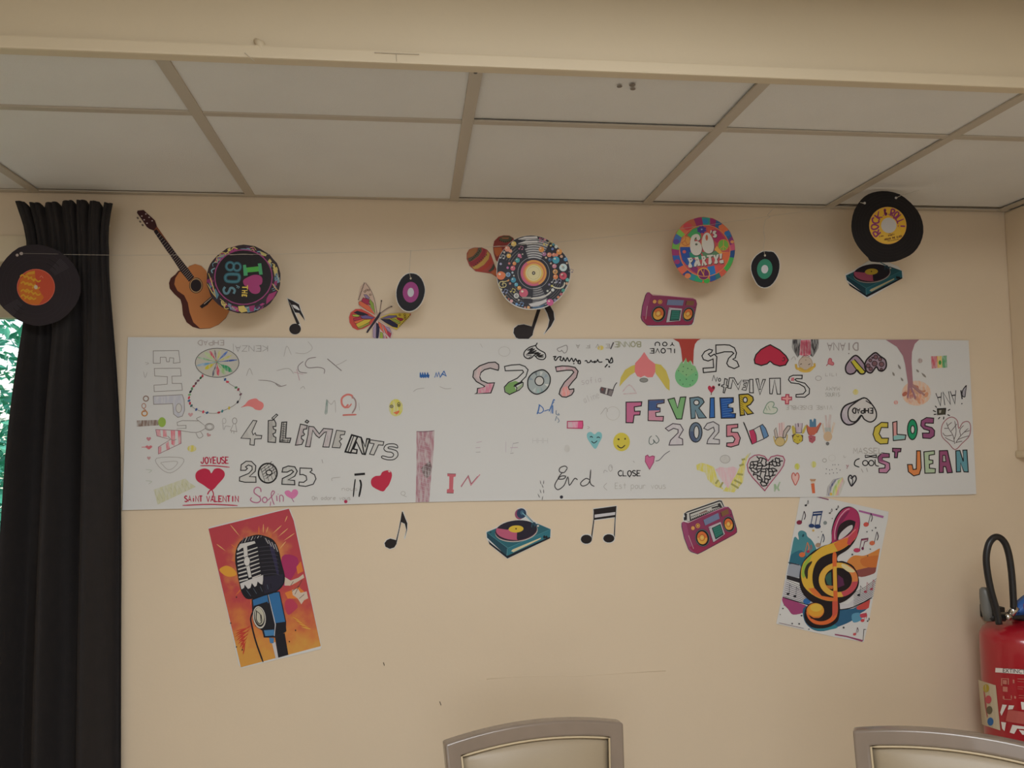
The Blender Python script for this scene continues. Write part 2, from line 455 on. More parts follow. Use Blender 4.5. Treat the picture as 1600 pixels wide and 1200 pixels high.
# ================================================================== FIRE EXTINGUISHER
M_RED = mat('red_enamel', hexl('a81c28'), 0.28, coat=.5)
M_BLK = mat('black_rubber', (.012, .011, .012), .4)
M_BLU = mat('blue_plastic', hexl('2a5fa8'), .4)
M_CHR = mat('chrome', (.7, .68, .64), .22, metal=1)
M_GRY = mat('dark_grey_plastic', (.16, .155, .14), .45)
M_WHT = mat('white_print', (.75, .68, .62), .6)
EX = on_plane(1597, 1050, 2.335); EX.y = 2.335
RB = .118; ztop = CZ-.545; zbot = CZ-.545-.44
ext = empty('fire_extinguisher', (EX.x+.012, EX.y, zbot)); 
tag(ext, 'red fire extinguisher with black hose loop and blue handle hung on the wall', 'fire extinguisher')
H = ztop-zbot
bm = bmesh.new()
prof = [(.0, 0), (.085, .0), (RB*.93, .012), (RB, .035)] + [(RB, .035+(H-.10)*k/6) for k in range(1, 7)] + [(RB*math.cos(a)**.6, H-.065+.055*math.sin(a)) for a in [R(x) for x in (15, 30, 45, 58, 70, 80)]] + [(.03, H-.008), (.024, H+.004), (.0, H+.004)]
prof = [(max(r, .001), h) for r, h in prof]
lathe(bm, prof, seg=64)
from_bm('body', bm, M_RED, ext, smooth=True)
bm = bmesh.new(); lathe(bm, [(.03, H-.005), (.032, H), (.032, H+.03), (.026, H+.036)], seg=24); from_bm('collar', bm, M_BLK, ext, smooth=True)
bm = bmesh.new(); box(bm, (-.085, -.045, H+.004), (.05, -.005, H+.02), .005); from_bm('valve_block', bm, M_BLK, ext)
# blue arched carrying handle
bm = bmesh.new()
arc = [(-.068+.115*k/12, -.035, H+.022+.058*math.sin(math.pi*(k/12)*.62)) for k in range(13)]
vs = []
for (x, y, z) in arc:
    vs.append([bm.verts.new((x, y-.018, z)), bm.verts.new((x, y+.018, z)), bm.verts.new((x, y+.018, max(H+.018, z-.045))), bm.verts.new((x, y-.018, max(H+.018, z-.045)))])
for P, Q in zip(vs, vs[1:]):
    for k in range(4): bm.faces.new((P[k], P[(k+1) % 4], Q[(k+1) % 4], Q[k]))
bm.faces.new(vs[0][::-1]); bm.faces.new(vs[-1])
bmesh.ops.recalc_face_normals(bm, faces=bm.faces)
bmesh.ops.bevel(bm, geom=[d for d in bm.edges if d.calc_face_angle(0) > R(50)], offset=.005, segments=2, affect='EDGES')
hd = from_bm('carrying_handle', bm, M_BLU, ext, smooth=True)
bm = bmesh.new(); c = Vector((-.022, -.056, H+.043))
tube(bm, [c+Vector((.014*math.cos(a), 0, .018*math.sin(a))) for a in [k*math.pi/9 for k in range(18)]], .0028, 6, closed=True)
from_bm('safety_ring', bm, mat('red_plastic', hexl('9c2440'), .4), ext, smooth=True)
bm = bmesh.new(); tube(bm, [(-.075, -.045, H+.022), (-.058, -.05, H+.043)], [.012, .011], 12); tube(bm, [(-.0845, -.048, H+.015), (-.0845, -.056, H+.015)], .009, 12)
from_bm('hose_coupling', bm, M_CHR, ext, smooth=True)
bm = bmesh.new(); tube(bm, [(.012, -.05, H+.03), (.04, -.05, H+.036), (.07, -.05, H+.05)], [.008, .009, .007], 8); from_bm('lever', bm, M_CHR, ext, smooth=True)
# nozzle pointing up on the left
bm = bmesh.new(); tube(bm, [(-.126, -.02, H+.0), (-.129, -.02, H+.03), (-.131, -.02, H+.07), (-.132, -.02, H+.09), (-.132, -.02, H+.096)], [.012, .016, .0165, .015, .009], 14)
from_bm('nozzle', bm, M_GRY, ext, smooth=True)
bm = bmesh.new(); tube(bm, [(-.128, -.022, H+.008), (-.085, -.035, H+.01)], .011, 10); from_bm('nozzle_elbow', bm, M_BLK, ext, smooth=True)
# hose: one tall loop
def to_local(px, py, y): 
    p = on_plane(px, py, y); return p-Vector(ext.location)
hp = [(1561, 975), (1556, 950), (1549, 925), (1543, 895), (1541, 870), (1545, 850), (1553, 840), (1562, 840), (1571, 850), (1577, 870), (1581, 900), (1583, 930), (1584, 952)]
def cat(pts, n=4, closed=False):
    m = len(pts); out = []
    for i in range(m if closed else m-1):
        p0 = pts[(i-1) % m] if closed or i > 0 else pts[0]
        p1 = pts[i]; p2 = pts[(i+1) % m]
        p3 = pts[(i+2) % m] if closed or i+2 < m else pts[-1]
        for k in range(n):
            t = k/n
            out.append(tuple(.5*((2*b)+(-a+c)*t+(2*a-5*b+4*c-d)*t*t+(-a+3*b-3*c+d)*t**3) for a, b, c, d in zip(p0, p1, p2, p3)))
    if not closed: out.append(tuple(pts[-1]))
    return out
bm = bmesh.new(); tube(bm, [to_local(x, y, 2.285) for x, y in cat(hp, 4)], .0095, 12)
from_bm('hose', bm, M_BLK, ext, smooth=True)
# printed labels wrapped round the cylinder
def wrap_pt(px, py, lift):
    """where the sight line meets the cylinder (grown by lift), in the extinguisher's space"""
    r = ray(px, py); o = EYE-Vector(ext.location)
    a = r.x**2+r.y**2; b = 2*(o.x*r.x+o.y*r.y); c = o.x**2+o.y**2-(RB+lift)**2
    d = b*b-4*a*c
    if d < 0: d = 0
    t = (-b-math.sqrt(d))/(2*a); return o+r*t
EXL = [0.0008]
def ex_poly(name, polys, m, label=None, n=1):
    EXL[0] += .0002; me = bpy.data.meshes.new(name); V = []; Fc = []
    for pts in polys:
        # subdivide quads so they follow the curve
        q = pts
        if len(q) == 4 and n > 1:
            for i in range(n):
                s0, s1 = i/n, (i+1)/n
                lp = lambda a, b, s: (a[0]+(b[0]-a[0])*s, a[1]+(b[1]-a[1])*s)
                quad = [lp(q[0], q[1], s0), lp(q[0], q[1], s1), lp(q[3], q[2], s1), lp(q[3], q[2], s0)]
                b = len(V); V += [wrap_pt(x, y, EXL[0]) for x, y in quad]; Fc.append((b, b+1, b+2, b+3))
        else:
            b = len(V); V += [wrap_pt(x, y, EXL[0]) for x, y in q]; Fc.append(tuple(range(b, b+len(q))))
    me.from_pydata([tuple(v) for v in V], [], Fc); me.update()
    o = link(name, me, ext, (m,))
    if name == 'pictograms': o['kind'] = 'stuff'
    if label: o['label'] = label
    return o
def E_(x, y): return (1520+x/4.8, 930+y/4.8)
def ell(cx, cy, rx, ry, n=14, rot=0.0):
    return [(cx+rx*math.cos(a)*math.cos(rot)-ry*math.sin(a)*math.sin(rot), cy+rx*math.cos(a)*math.sin(rot)+ry*math.sin(a)*math.cos(rot)) for a in [2*math.pi*k/n for k in range(n)]]
stk = mat('sticker_paper', hexl('c8b89c'), .6)
ex_poly('inspection_sticker', [[E_(40, 635), E_(172, 676), E_(207, 1015), E_(70, 970)]], stk, 'cream inspection sticker with coloured dots', 5)
for (cx, cy, h) in ((100, 698, 'b8a030'), (117, 783, 'c8505a'), (124, 862, '6a6048'), (132, 948, '2868a8')):
    ex_poly('dot', [[E_(*p) for p in ell(cx, cy, 23, 31)]], mat('dot_'+h, hexl(h), .6))
ex_poly('title_strip', [[E_(170, 545), E_(420, 560), E_(420, 596), E_(168, 578)]], M_WHT, None, 5)
ex_poly('pictograms', [[E_(x, y), E_(x+w_, y+3), E_(x+w_, y+h_), E_(x, y+h_-3)] for x, y, w_, h_ in ((212, 622, 60, 9), (212, 622, 9, 58), (262, 622, 9, 50), (225, 635, 30, 34), (225, 685, 36, 40), (300, 632, 12, 30), (225, 755, 12, 25), (232, 778, 60, 8), (285, 750, 9, 28), (310, 755, 14, 22), (335, 625, 60, 8), (335, 645, 50, 6), (335, 685, 60, 6), (335, 700, 40, 6), (345, 750, 50, 6), (345, 768, 50, 6))], mat('pale_red_print', hexl('c07868'), .6))
ex_poly('pictograms', [[E_(222, 820), E_(256, 823), E_(215, 905), E_(205, 880)], [E_(270, 825), E_(310, 828), E_(300, 855), E_(262, 858)], [E_(360, 800), E_(420, 805), E_(420, 860), E_(368, 858)],
                       [E_(212, 950), E_(250, 955), E_(238, 1020), E_(220, 1000)], [E_(297, 972), E_(345, 980), E_(310, 1040), E_(276, 1030)], [E_(335, 978), E_(420, 990), E_(420, 1008), E_(330, 1000)], [E_(345, 1010), E_(420, 1020), E_(420, 1050), E_(372, 1046)]], M_WHT)
ex_poly('instruction_panel', [[E_(265, 858), E_(420, 880), E_(420, 975), E_(245, 945)]], mat('panel_red', hexl('b5564e'), .6), None, 4)
def wrap_text(txt, x, y, size, m):
    cu = bpy.data.curves.new('lettering', 'FONT'); cu.body = txt; cu.size = size
    to = bpy.data.objects.new('tmp', cu); COL.objects.link(to)
    dg = bpy.context.evaluated_depsgraph_get()
    me = bpy.data.meshes.new_from_object(to.evaluated_get(dg)); bpy.data.objects.remove(to)
    EXL[0] += .0002
    for v in me.vertices:
        v.co = wrap_pt(*E_(x+v.co.x, y-v.co.y+v.co.x*.06), EXL[0])
    me.name = 'lettering'; me.materials.clear()
    return link('lettering', me, ext, (m,))
wrap_text('EXTINCTEUR', 222, 578, 42, mat('black_print', (.03, .02, .02), .6))
# wall hook carrying it
bm = bmesh.new(); box(bm, (-.02, .10, H-.03), (.02, WY-EX.y-.001, H+.01), .003); from_bm('wall_bracket', bm, M_BLK, ext)

# ================================================================== PAPER CUT-OUTS: drawing tools
PAPER = (0.66, 0.655, 0.635)
def smooth(pts, closed=True, n=4): return cat(pts, n, closed)
def ink(col, k, kind='ink', rough=.6):
    """observed colour divided by the light that falls there gives the colour of the thing itself"""
    c = tuple(min(.85, max(.004, v/k-.004)) for v in hexl(col))
    if kind == 'pencil' and k == .63: return crayon('pencil_%s_%d' % (col, k*100), c, PAPER)
    if k == .63 and max(c)-min(c) > .05: c = tuple(v/1.12 for v in c)
    if k != .63: c = tuple(v/1.17 for v in c)
    if kind == 'pencil': return crayon('pencil_%s_%d' % (col, k*100), c, PAPER)
    return mat('%s_%s_%d' % (kind, col, k*100), c, rough, spec=.3)
def banner_wave(x, z):
    return .0014*math.sin(x*5.1+1)+.0006*math.sin(x*9.7+z*5)+.0004*math.sin(z*11+.6+x*2)
STUFF = {'scribble', 'fret', 'fine_print', 'printed_notes', 'patterned_rim', 'glow', 'vinyl_grooves', 'leaf_column_drawing', 'leaves_drawing', 'cloud_drawing', 'frame_marks', 'bricks_drawing', 'watercolour_wash', 'small_beads', 'chain_drawing', 'necklace_drawing'}
def wash(name, stops, k, glow=None):
    """printed painterly background: colours run down the sheet, pushed about by noise, with a glow round one point"""
    if name in MATS: return MATS[name]
    m = bpy.data.materials.new(name); m.use_nodes = True
    nt = m.node_tree; N = nt.nodes.new; L = nt.links.new; b = nt.nodes['Principled BSDF']; b.inputs['Roughness'].default_value = .5
    tc = N('ShaderNodeTexCoord'); sp = N('ShaderNodeSeparateXYZ'); L(tc.outputs['Object'], sp.inputs[0])
    nz = N('ShaderNodeTexNoise'); nz.inputs['Scale'].default_value = 22; nz.inputs['Detail'].default_value = 5; L(tc.outputs['Object'], nz.inputs['Vector'])
    mr = N('ShaderNodeMapRange'); mr.inputs['From Min'].default_value = .24; mr.inputs['From Max'].default_value = -.24; L(sp.outputs['Z'], mr.inputs['Value'])
    ad = N('ShaderNodeMath'); ad.operation = 'MULTIPLY_ADD'; L(nz.outputs['Fac'], ad.inputs[0]); ad.inputs[1].default_value = .5; L(mr.outputs[0], ad.inputs[2])
    sb = N('ShaderNodeMath'); sb.operation = 'SUBTRACT'; L(ad.outputs[0], sb.inputs[0]); sb.inputs[1].default_value = .25
    cr_ = N('ShaderNodeValToRGB'); L(sb.outputs[0], cr_.inputs[0]); el = cr_.color_ramp.elements
    col = lambda h: (*[v/k/1.17 for v in hexl(h)], 1)
    el[0].position = stops[0][0]; el[0].color = col(stops[0][1]); el[1].position = stops[-1][0]; el[1].color = col(stops[-1][1])
    for p, h in stops[1:-1]: e = el.new(p); e.color = col(h)
    out = cr_.outputs[0]
    if glow:
        gx, gz, rad, gc = glow
        cx_ = N('ShaderNodeCombineXYZ'); L(sp.outputs['X'], cx_.inputs[0]); L(sp.outputs['Z'], cx_.inputs[2])
        ds = N('ShaderNodeVectorMath'); ds.operation = 'DISTANCE'; L(cx_.outputs[0], ds.inputs[0]); ds.inputs[1].default_value = (gx, 0, gz)
        at = N('ShaderNodeMath'); at.operation = 'MULTIPLY_ADD'; L(nz.outputs['Fac'], at.inputs[0]); at.inputs[1].default_value = -rad*1.3; L(ds.outputs['Value'], at.inputs[2])
        g2 = N('ShaderNodeMapRange'); g2.inputs['From Min'].default_value = rad*.55; g2.inputs['From Max'].default_value = -rad*.1; g2.interpolation_type = 'SMOOTHSTEP'; L(at.outputs[0], g2.inputs['Value'])
        mx = N('ShaderNodeMix'); mx.data_type = 'RGBA'; L(g2.outputs[0], mx.inputs['Factor']); L(out, mx.inputs['A']); mx.inputs['B'].default_value = col(gc); out = mx.outputs['Result']
    L(out, b.inputs['Base Color']); MATS[name] = m; return m
class Sheet:
    def __init__(s, name, label, cat_, outline, f=(0, 0, 1), y=WY-.0015, yaw=0.0, x0=0.0, k=.55, paper=None, group=None, thick=.0005, wave=False, step=1.6e-5, rough=.6):
        s.y, s.yaw, s.x0, s.k, s.step, s.rough = y, yaw, x0, k, step, rough
        s.wave = wave; s.n = Vector((math.sin(yaw), -math.cos(yaw), 0)); s.lay = 0; s.cur = None
        s.f(*f)
        if wave: top, bot = outline; outline = top+bot[::-1]
        pts = [s.P(x, yy, 0, True) for x, yy in outline]
        s.org = sum(pts, Vector())/len(pts)
        V = [p-s.org for p in pts]
        m = ink(paper, k, rough=rough) if isinstance(paper, str) else mat('white_paper', PAPER, .65)
        if wave:
            # a wide sheet: fine grid between its ragged top and bottom edges
            me = s.grid_mesh(name, top, bot)
        else:
            bm = bmesh.new(); fr = [bm.verts.new(v) for v in V]
            tri = tessellate_polygon([V])
            for t in tri: bm.faces.new([fr[i] for i in t])
            bmesh.ops.recalc_face_normals(bm, faces=bm.faces)
            if sum((f_.normal for f_ in bm.faces), Vector()).dot(s.n) < 0: bmesh.ops.reverse_faces(bm, faces=bm.faces)
            ex = bmesh.ops.extrude_face_region(bm, geom=bm.faces[:])
            for g_ in ex['geom']:
                if isinstance(g_, bmesh.types.BMVert): g_.co += s.n*-.0 - s.n*thick*0
            for v in fr: v.co -= s.n*thick
            bmesh.ops.recalc_face_normals(bm, faces=bm.faces)
            me = bpy.data.meshes.new(name); bm.to_mesh(me); bm.free()
        s.o = link(name, me, None, (m,)); s.o.location = s.org
        tag(s.o, label, cat_, group)
    def grid_mesh(s, name, top, bot, NX=150, NY=10):
        bm = bmesh.new(); g = []
        def at(T, x):
            for (a, b), (c, d) in zip(T, T[1:]):
                if x <= c: return b+(d-b)*(x-a)/(c-a)
            return T[-1][1]
        for j in range(NY+1):
            v = j/NY; row = []
            for i in range(NX+1):
                u = i/NX
                xa = top[0][0]+(top[-1][0]-top[0][0])*u; xb = bot[0][0]+(bot[-1][0]-bot[0][0])*u
                ya = at(top, xa); yb = at(bot, xb)
                row.append(bm.verts.new(s.P(xa+(xb-xa)*v, ya+(yb-ya)*v, 0)))
            g.append(row)
        for j in range(NY):
            for i in range(NX): bm.faces.new((g[j][i], g[j][i+1], g[j+1][i+1], g[j+1][i]))
        bmesh.ops.recalc_face_normals(bm, faces=bm.faces)
        if sum((f_.normal for f_ in bm.faces), Vector()).dot(s.n) < 0: bmesh.ops.reverse_faces(bm, faces=bm.faces)
        old = list(bm.verts)
        bmesh.ops.extrude_face_region(bm, geom=bm.faces[:])
        for v in old: v.co -= s.n*.0005
        bmesh.ops.recalc_face_normals(bm, faces=bm.faces)
        me = bpy.data.meshes.new(name); bm.to_mesh(me); bm.free()
        return me
    def f(s, x0, y0, sc): s.A = (1/sc, 0, x0, 0, 1/sc, y0); s.sc = sc
    def aff(s, src, dst):
        (x0, y0), (x1, y1), (x2, y2) = src
        det = (x1-x0)*(y2-y0)-(x2-x0)*(y1-y0)
        r = []
        for i in (0, 1):
            u0, u1, u2 = dst[0][i], dst[1][i], dst[2][i]
            a = ((u1-u0)*(y2-y0)-(u2-u0)*(y1-y0))/det
            b = ((x1-x0)*(u2-u0)-(x2-x0)*(u1-u0))/det
            r += [a, b, u0-a*x0-b*y0]
        s.A = tuple(r); s.sc = 1/math.sqrt(abs(r[0]*r[4]-r[1]*r[3]))
    def P(s, x, y, lift=0.0, raw=False):
        a = s.A; p = on_plane(a[0]*x+a[1]*y+a[2], a[3]*x+a[4]*y+a[5], s.y, s.yaw, s.x0)
        if s.wave: p.y += banner_wave(p.x, p.z)-.004
        p = p + s.n*lift
        return p if raw else p-s.org
    def part(s, name, label=None, reset=False):
        s.flush()
        s.cur = dict(name=name, label=label, V=[], F=[], M=[], mats=[])
        if reset: s.lay = 0
    def flush(s):
        c = s.cur
        if c and c['V']:
            me = bpy.data.meshes.new(c['name']); me.from_pydata([tuple(v) for v in c['V']], [], c['F'])
            for m in c['mats']: me.materials.append(m)
            me.polygons.foreach_set('material_index', c['M']); me.update()
            o = bpy.data.objects.new(c['name'], me); COL.objects.link(o); o.parent = s.o
            if c['label']: o['label'] = c['label']
            if c['name'] in STUFF: o['kind'] = 'stuff'
        s.cur = None
    def add(s, V, Fs, m):
        c = s.cur
        if m not in c['mats']: c['mats'].append(m)
        mi = c['mats'].index(m); b = len(c['V'])
        c['V'] += V
        for f_ in Fs:
            A_, B_, C_ = V[f_[0]], V[f_[1]], V[f_[2]]
            if (B_-A_).cross(C_-A_).dot(s.n) < 0: f_ = f_[::-1]
            c['F'].append(tuple(b+i for i in f_)); c['M'].append(mi)
    def lift(s):
        s.lay += 1; return (.0005 if s.wave else .00008)+s.lay*s.step
    def m(s, col, pencil): return col if not isinstance(col, str) else ink(col, s.k, 'pencil') if pencil else ink(col, s.k, rough=s.rough)
    def fill(s, pts, col, sm=False, holes=(), pencil=False):
        L = s.lift()
        loops = [smooth(pts) if sm else list(pts)]+[list(h) for h in holes]
        flat = [p for l in loops for p in l]
        tri = tessellate_polygon([[Vector((x, y, 0)) for x, y in l] for l in loops])
        s.add([s.P(x, y, L) for x, y in flat], [tuple(t) for t in tri], s.m(col, pencil))
    def line(s, pts, w, col='1c1a1a', sm=True, closed=False, pencil=False, taper=False):
        """w in photograph pixels"""
        if sm and len(pts) > 2: pts = smooth(pts, closed, 4)
        pts = [p for i, p in enumerate(pts) if i == 0 or math.dist(p, pts[i-1]) > 1e-6]
        if closed and math.dist(pts[0], pts[-1]) < 1e-6: pts = pts[:-1]
        if s.wave and w < 2.5: w *= 1.45
        h = w*s.sc/2; n = len(pts); L = s.lift(); V = []; Fs = []
        if n < 2: return
        for i, (x, y) in enumerate(pts):
            a = pts[i-1] if (i or closed) else pts[i]; b = pts[(i+1) % n] if (i < n-1 or closed) else pts[i]
            d1 = (x-a[0], y-a[1]); d2 = (b[0]-x, b[1]-y)
            l1 = math.hypot(*d1) or 1; l2 = math.hypot(*d2) or 1
            d1 = (d1[0]/l1, d1[1]/l1) if i or closed else (d2[0]/l2, d2[1]/l2)
            d2 = (d2[0]/l2, d2[1]/l2) if i < n-1 or closed else d1
            tx, ty = d1[0]+d2[0], d1[1]+d2[1]; l = math.hypot(tx, ty)
            if l < .3: tx, ty = d1; l = 1; mt = 1
            else:
                tx /= l; ty /= l; mt = min(1.6, 1/max(.4, tx*d1[0]+ty*d1[1]))
                l = 1
            hh = h*mt*(1-.75*i/(n-1) if taper else 1)
            if not closed and not taper and n > 2 and w < 3 and i in (0, n-1): hh *= .6
            V += [s.P(x-ty*hh, y+tx*hh, L), s.P(x+ty*hh, y-tx*hh, L)]
        for i in range(n if closed else n-1):
            j = (i+1) % n; Fs.append((2*i, 2*j, 2*j+1, 2*i+1))
        s.add(V, Fs, s.m(col, pencil))
    def ell(s, cx, cy, rx, ry=None, col='1c1a1a', rot=0.0, n=22, pencil=False, inner=None):
        ry = rx if ry is None else ry
        o = ell(cx, cy, rx, ry, n, R(rot))
        if inner:
            L = s.lift(); q = ell(cx, cy, rx*inner, ry*inner, n, R(rot))
            s.add([s.P(x, y, L) for x, y in o+q], [(i, (i+1) % n, n+(i+1) % n, n+i) for i in range(n)], s.m(col, pencil))
        else: s.fill(o, col, pencil=pencil)
    def oline(s, cx, cy, rx, ry, w, col='1c1a1a', rot=0.0, n=20, pencil=False):
        s.line(ell(cx, cy, rx, ry, n, R(rot)), w, col, sm=False, closed=True, pencil=pencil)
    def shape(s, pts, fill=None, w=1.1, col='1c1a1a', sm=False, pencil=False, lp=False, holes=()):
        if fill: s.fill(pts, fill, sm=sm, pencil=pencil, holes=holes)
        s.line(pts, w, col, sm=sm, closed=True, pencil=lp)
    def leaf(s, a, b, w, col, pencil=False):
        """pointed petal from a to b, w wide at its middle"""
        dx, dy = b[0]-a[0], b[1]-a[1]; l = math.hypot(dx, dy) or 1; nx, ny = -dy/l*w/2, dx/l*w/2
        pt = lambda t, q: (a[0]+dx*t+nx*q, a[1]+dy*t+ny*q)
        s.fill([a, pt(.25, .6), pt(.55, 1), pt(.85, .7), b, pt(.85, -.7), pt(.55, -1), pt(.25, -.6)], col, pencil=pencil)
    def write(s, txt, x, y, w, h, lw, col='1c1a1a', rot=0.0, gap=.28, slant=0.0, pencil=False):
        """hand lettering with single strokes in a box whose top left is x,y; rot degrees about the box centre"""
        n = len(txt); cw = w/(n+gap*(n-1)); cx, cy = x+w/2, y+h/2; ca, sa = math.cos(R(rot)), math.sin(R(rot))
        for i, ch in enumerate(txt):
            for st in GLY.get(ch, '').split(';'):
                if not st: continue
                sm = st[0] == '~'; st = st.lstrip('~')
                pp = []
                for q in st.split():
                    u, v = (float(t)/10 for t in q.split(','))
                    px, py = x+i*cw*(1+gap)+u*cw+slant*(1-v)*h-cx, y+v*h-cy
                    pp.append((cx+px*ca-py*sa, cy+px*sa+py*ca))
                s.line(pp, lw, col, sm=sm, pencil=pencil)
    def done(s): s.flush(); return s.o
GLY = {
 'p': '0,3.5 0,14;~0,4.5 5,3 9,6 5,10 0,8.5', 'd': '~9,5 4,3.5 0,7 4,10 9,8.5;9,0 9,10', 'f': '~8,1 5,0 4,3 4,10;1,4.5 7,4.5',
 'A': '0,10 5,0 10,10;2,6.5 8,6.5', 'B': '0,10 0,0;~0,0 7,.5 7,4 0,5;~0,5 9,6 8,9.5 0,10', 'C': '~10,1.5 6,0 1,2.5 0,6 3,9.5 7,10 10,8.5',
 'D': '0,10 0,0;~0,0 6,.5 10,5 6,9.5 0,10', 'E': '10,0 0,0 0,10 10,10;0,5 7,5', 'F': '10,0 0,0 0,10;0,5 7,5', 'G': '~10,1.5 5,0 0,4 1,9 6,10 10,8 10,5.5 6,5.5',
 'H': '0,0 0,10;10,0 10,10;0,5 10,5', 'I': '5,0 5,10', 'J': '~8,0 8,7 5,10 1,9 0,7', 'K': '0,0 0,10;10,0 0,5.5 10,10', 'L': '0,0 0,10 10,10',
 'M': '0,10 1,0 5,6 9,0 10,10', 'N': '0,10 0,0 10,10 10,0', 'O': '~5,0 1,2 0,6 3,10 7,10 10,6 9,2 5,0', 'P': '0,10 0,0;~0,0 8,.5 9,4 0,5.5',
 'R': '0,10 0,0;~0,0 8,.5 8,4.5 0,5.5;3,5.5 10,10', 'S': '~9,1 4,0 0,2.5 5,5 10,7.5 6,10 0,9', 'T': '0,0 10,0;5,0 5,10', 'U': '~0,0 0,7 3,10 7,10 10,7 10,0',
 'V': '0,0 5,10 10,0', 'W': '0,0 2.5,10 5,3 7.5,10 10,0', 'X': '0,0 10,10;10,0 0,10', 'Y': '0,0 5,5 10,0;5,5 5,10', 'Z': '0,0 10,0 0,10 10,10',
 '0': '~5,0 1,2 0,6 3,10 7,10 10,6 9,2 5,0', '2': '~0,2.5 3,0 8,.5 9,4 0,10 ;0,10 10,10', '5': '9,0 1,0 1,4.5;~1,4.5 8,4.5 9,8 5,10 0,9', '8': '~5,5 1,3 3,0 7,0 9,3 5,5 0,7 3,10 7,10 10,7 5,5',
 'i': '5,3.5 5,10;4.6,.5 5.4,1', 'l': '5,0 5,10', 'e': '~1,6.5 9,6 7,3.5 2,4 0,7 4,10 9,9', 'o': '~5,3.5 0,6 3,10 8,9 9,5 5,3.5', 'n': '0,3.5 0,10;~0,6 4,3.5 8,5 9,10',
 'm': '0,3.5 0,10;~0,6 3,3.5 5,6 5,10;~5,6 8,3.5 10,6 10,10', 'u': '~0,3.5 0,8 3,10 8,9 9,4;9,3.5 9,10', 's': '~8,4 2,3.5 2,6 8,7.5 6,10 0,9.5', 'v': '0,3.5 5,10 9,3.5',
 'a': '~8,4 2,4 0,8 4,10 8,7;8,3.5 8,10', 'j': '~6,3.5 6,11 3,13 0,12;5.6,.5 6.4,1', 'r': '0,3.5 0,10;~0,6 4,3.5 8,4.5', 't': '5,0 5,10;1,3.5 9,3.5', '.': '4,9 6,10', '!': '5,0 5,6.5;5,9 5,10', "'": '5,0 4,3', '&': '~10,10 2,3 4,0 7,1.5 1,6 2,9.5 6,10 10,6', '+': '5,1 5,9;1,5 9,5',
}

# ================================================================== THE PAPER BANNER
DK = '1e1c1c'
b = Sheet('paper_banner', 'long white paper banner covered in children drawings and French lettering, taped along the wall', 'banner',
          ([(200.5, 527), (430, 528), (700, 529.5), (950, 530), (1350, 530.5), (1512, 532)],
           [(192, 797), (430, 791), (649, 785), (730, 783), (970, 779.5), (1190, 777), (1370, 776), (1524, 772)]), y=WY-.0015, k=.63, wave=True)
B1, B2, B3, B4, B5, B6 = (190, 520, 4.2857), (430, 520, 4.2857), (720, 520, 4.2857), (950, 520, 4.2857), (1170, 520, 4.2857), (1350, 520, 4.2857)
GP = '75706c'; FA = '918c88'
def dpart(name, label=None): b.part(name, label, reset=True)
def heart(cx, cy, w, h, rot=0.0):
    """outline of a heart with its tip down (rot turns it)"""
    base = [(0, -.28), (-.14, -.46), (-.34, -.5), (-.5, -.3), (-.47, -.05), (-.3, .2), (0, .5), (.3, .2), (.47, -.05), (.5, -.3), (.34, -.5), (.14, -.46)]
    c_, s_ = math.cos(R(rot)), math.sin(R(rot)); out = []
    for i in range(12):
        x, y = base[i][0]*w, base[i][1]*h; out.append((cx+x*c_-y*s_, cy+x*s_+y*c_))
    return out
# --- left end
b.f(*B1)
def letter(pts, fill=None, w=1.0, col=DK, sm=False, pencil=False, holes=(), lp=False, name='letter', extra=None):
    dpart(name)
    b.shape(pts, fill, w, col, sm, pencil, lp, holes)
    for h in holes: b.line(h, w*.9, col, sm=False, closed=True)
    if extra: extra()
letter([(215, 122), (385, 120), (395, 200), (350, 205), (352, 170), (325, 168), (322, 195), (305, 195), (300, 165), (262, 165), (262, 205), (215, 205)], w=.6, col=GP)
letter([(222, 240), (397, 238), (402, 290), (340, 292), (342, 340), (405, 340), (410, 385), (222, 395), (220, 352), (308, 345), (310, 295), (225, 290)], w=.6, col=GP)
letter([(215, 425), (410, 415), (422, 450), (425, 520), (410, 558), (380, 567), (352, 545), (345, 475), (218, 480)], '9c9ca4', .7, GP, pencil=True, extra=lambda: (b.ell(386, 505, 19, 30, 'a8a6a2'), b.oline(386, 505, 19, 30, .6, GP)))
def stripes():
    for q in ([(232, 648), (262, 650), (266, 695), (240, 692)], [(280, 650), (303, 652), (306, 697), (282, 696)], [(333, 652), (362, 654), (360, 760), (336, 745)], [(380, 654), (400, 655), (402, 738), (384, 745)], [(248, 768), (270, 760), (268, 808), (250, 812)], [(300, 742), (318, 728), (326, 780), (306, 790)]): b.fill(q, 'b4616c', pencil=True)
dpart('letter', 'pink and white striped letter A on its side'); stripes(); b.line([(232, 648), (400, 655), (402, 740), (250, 812), (250, 765), (330, 715), (240, 690)], .7, '8a6870', sm=False, closed=True); b.line([(310, 690), (345, 720), (372, 712)], .6, GP)
letter([(238, 840), (408, 838), (402, 890), (330, 938), (262, 905)], w=.6, col=FA, sm=True, extra=lambda: b.line([(272, 868), (376, 862), (350, 905), (312, 915), (280, 885)], .5, FA, closed=True))
dpart('wheel_drawing', 'round drawing with coloured petals')
b.fill(ell(643, 202, 146, 97, 32), 'a9a69c')
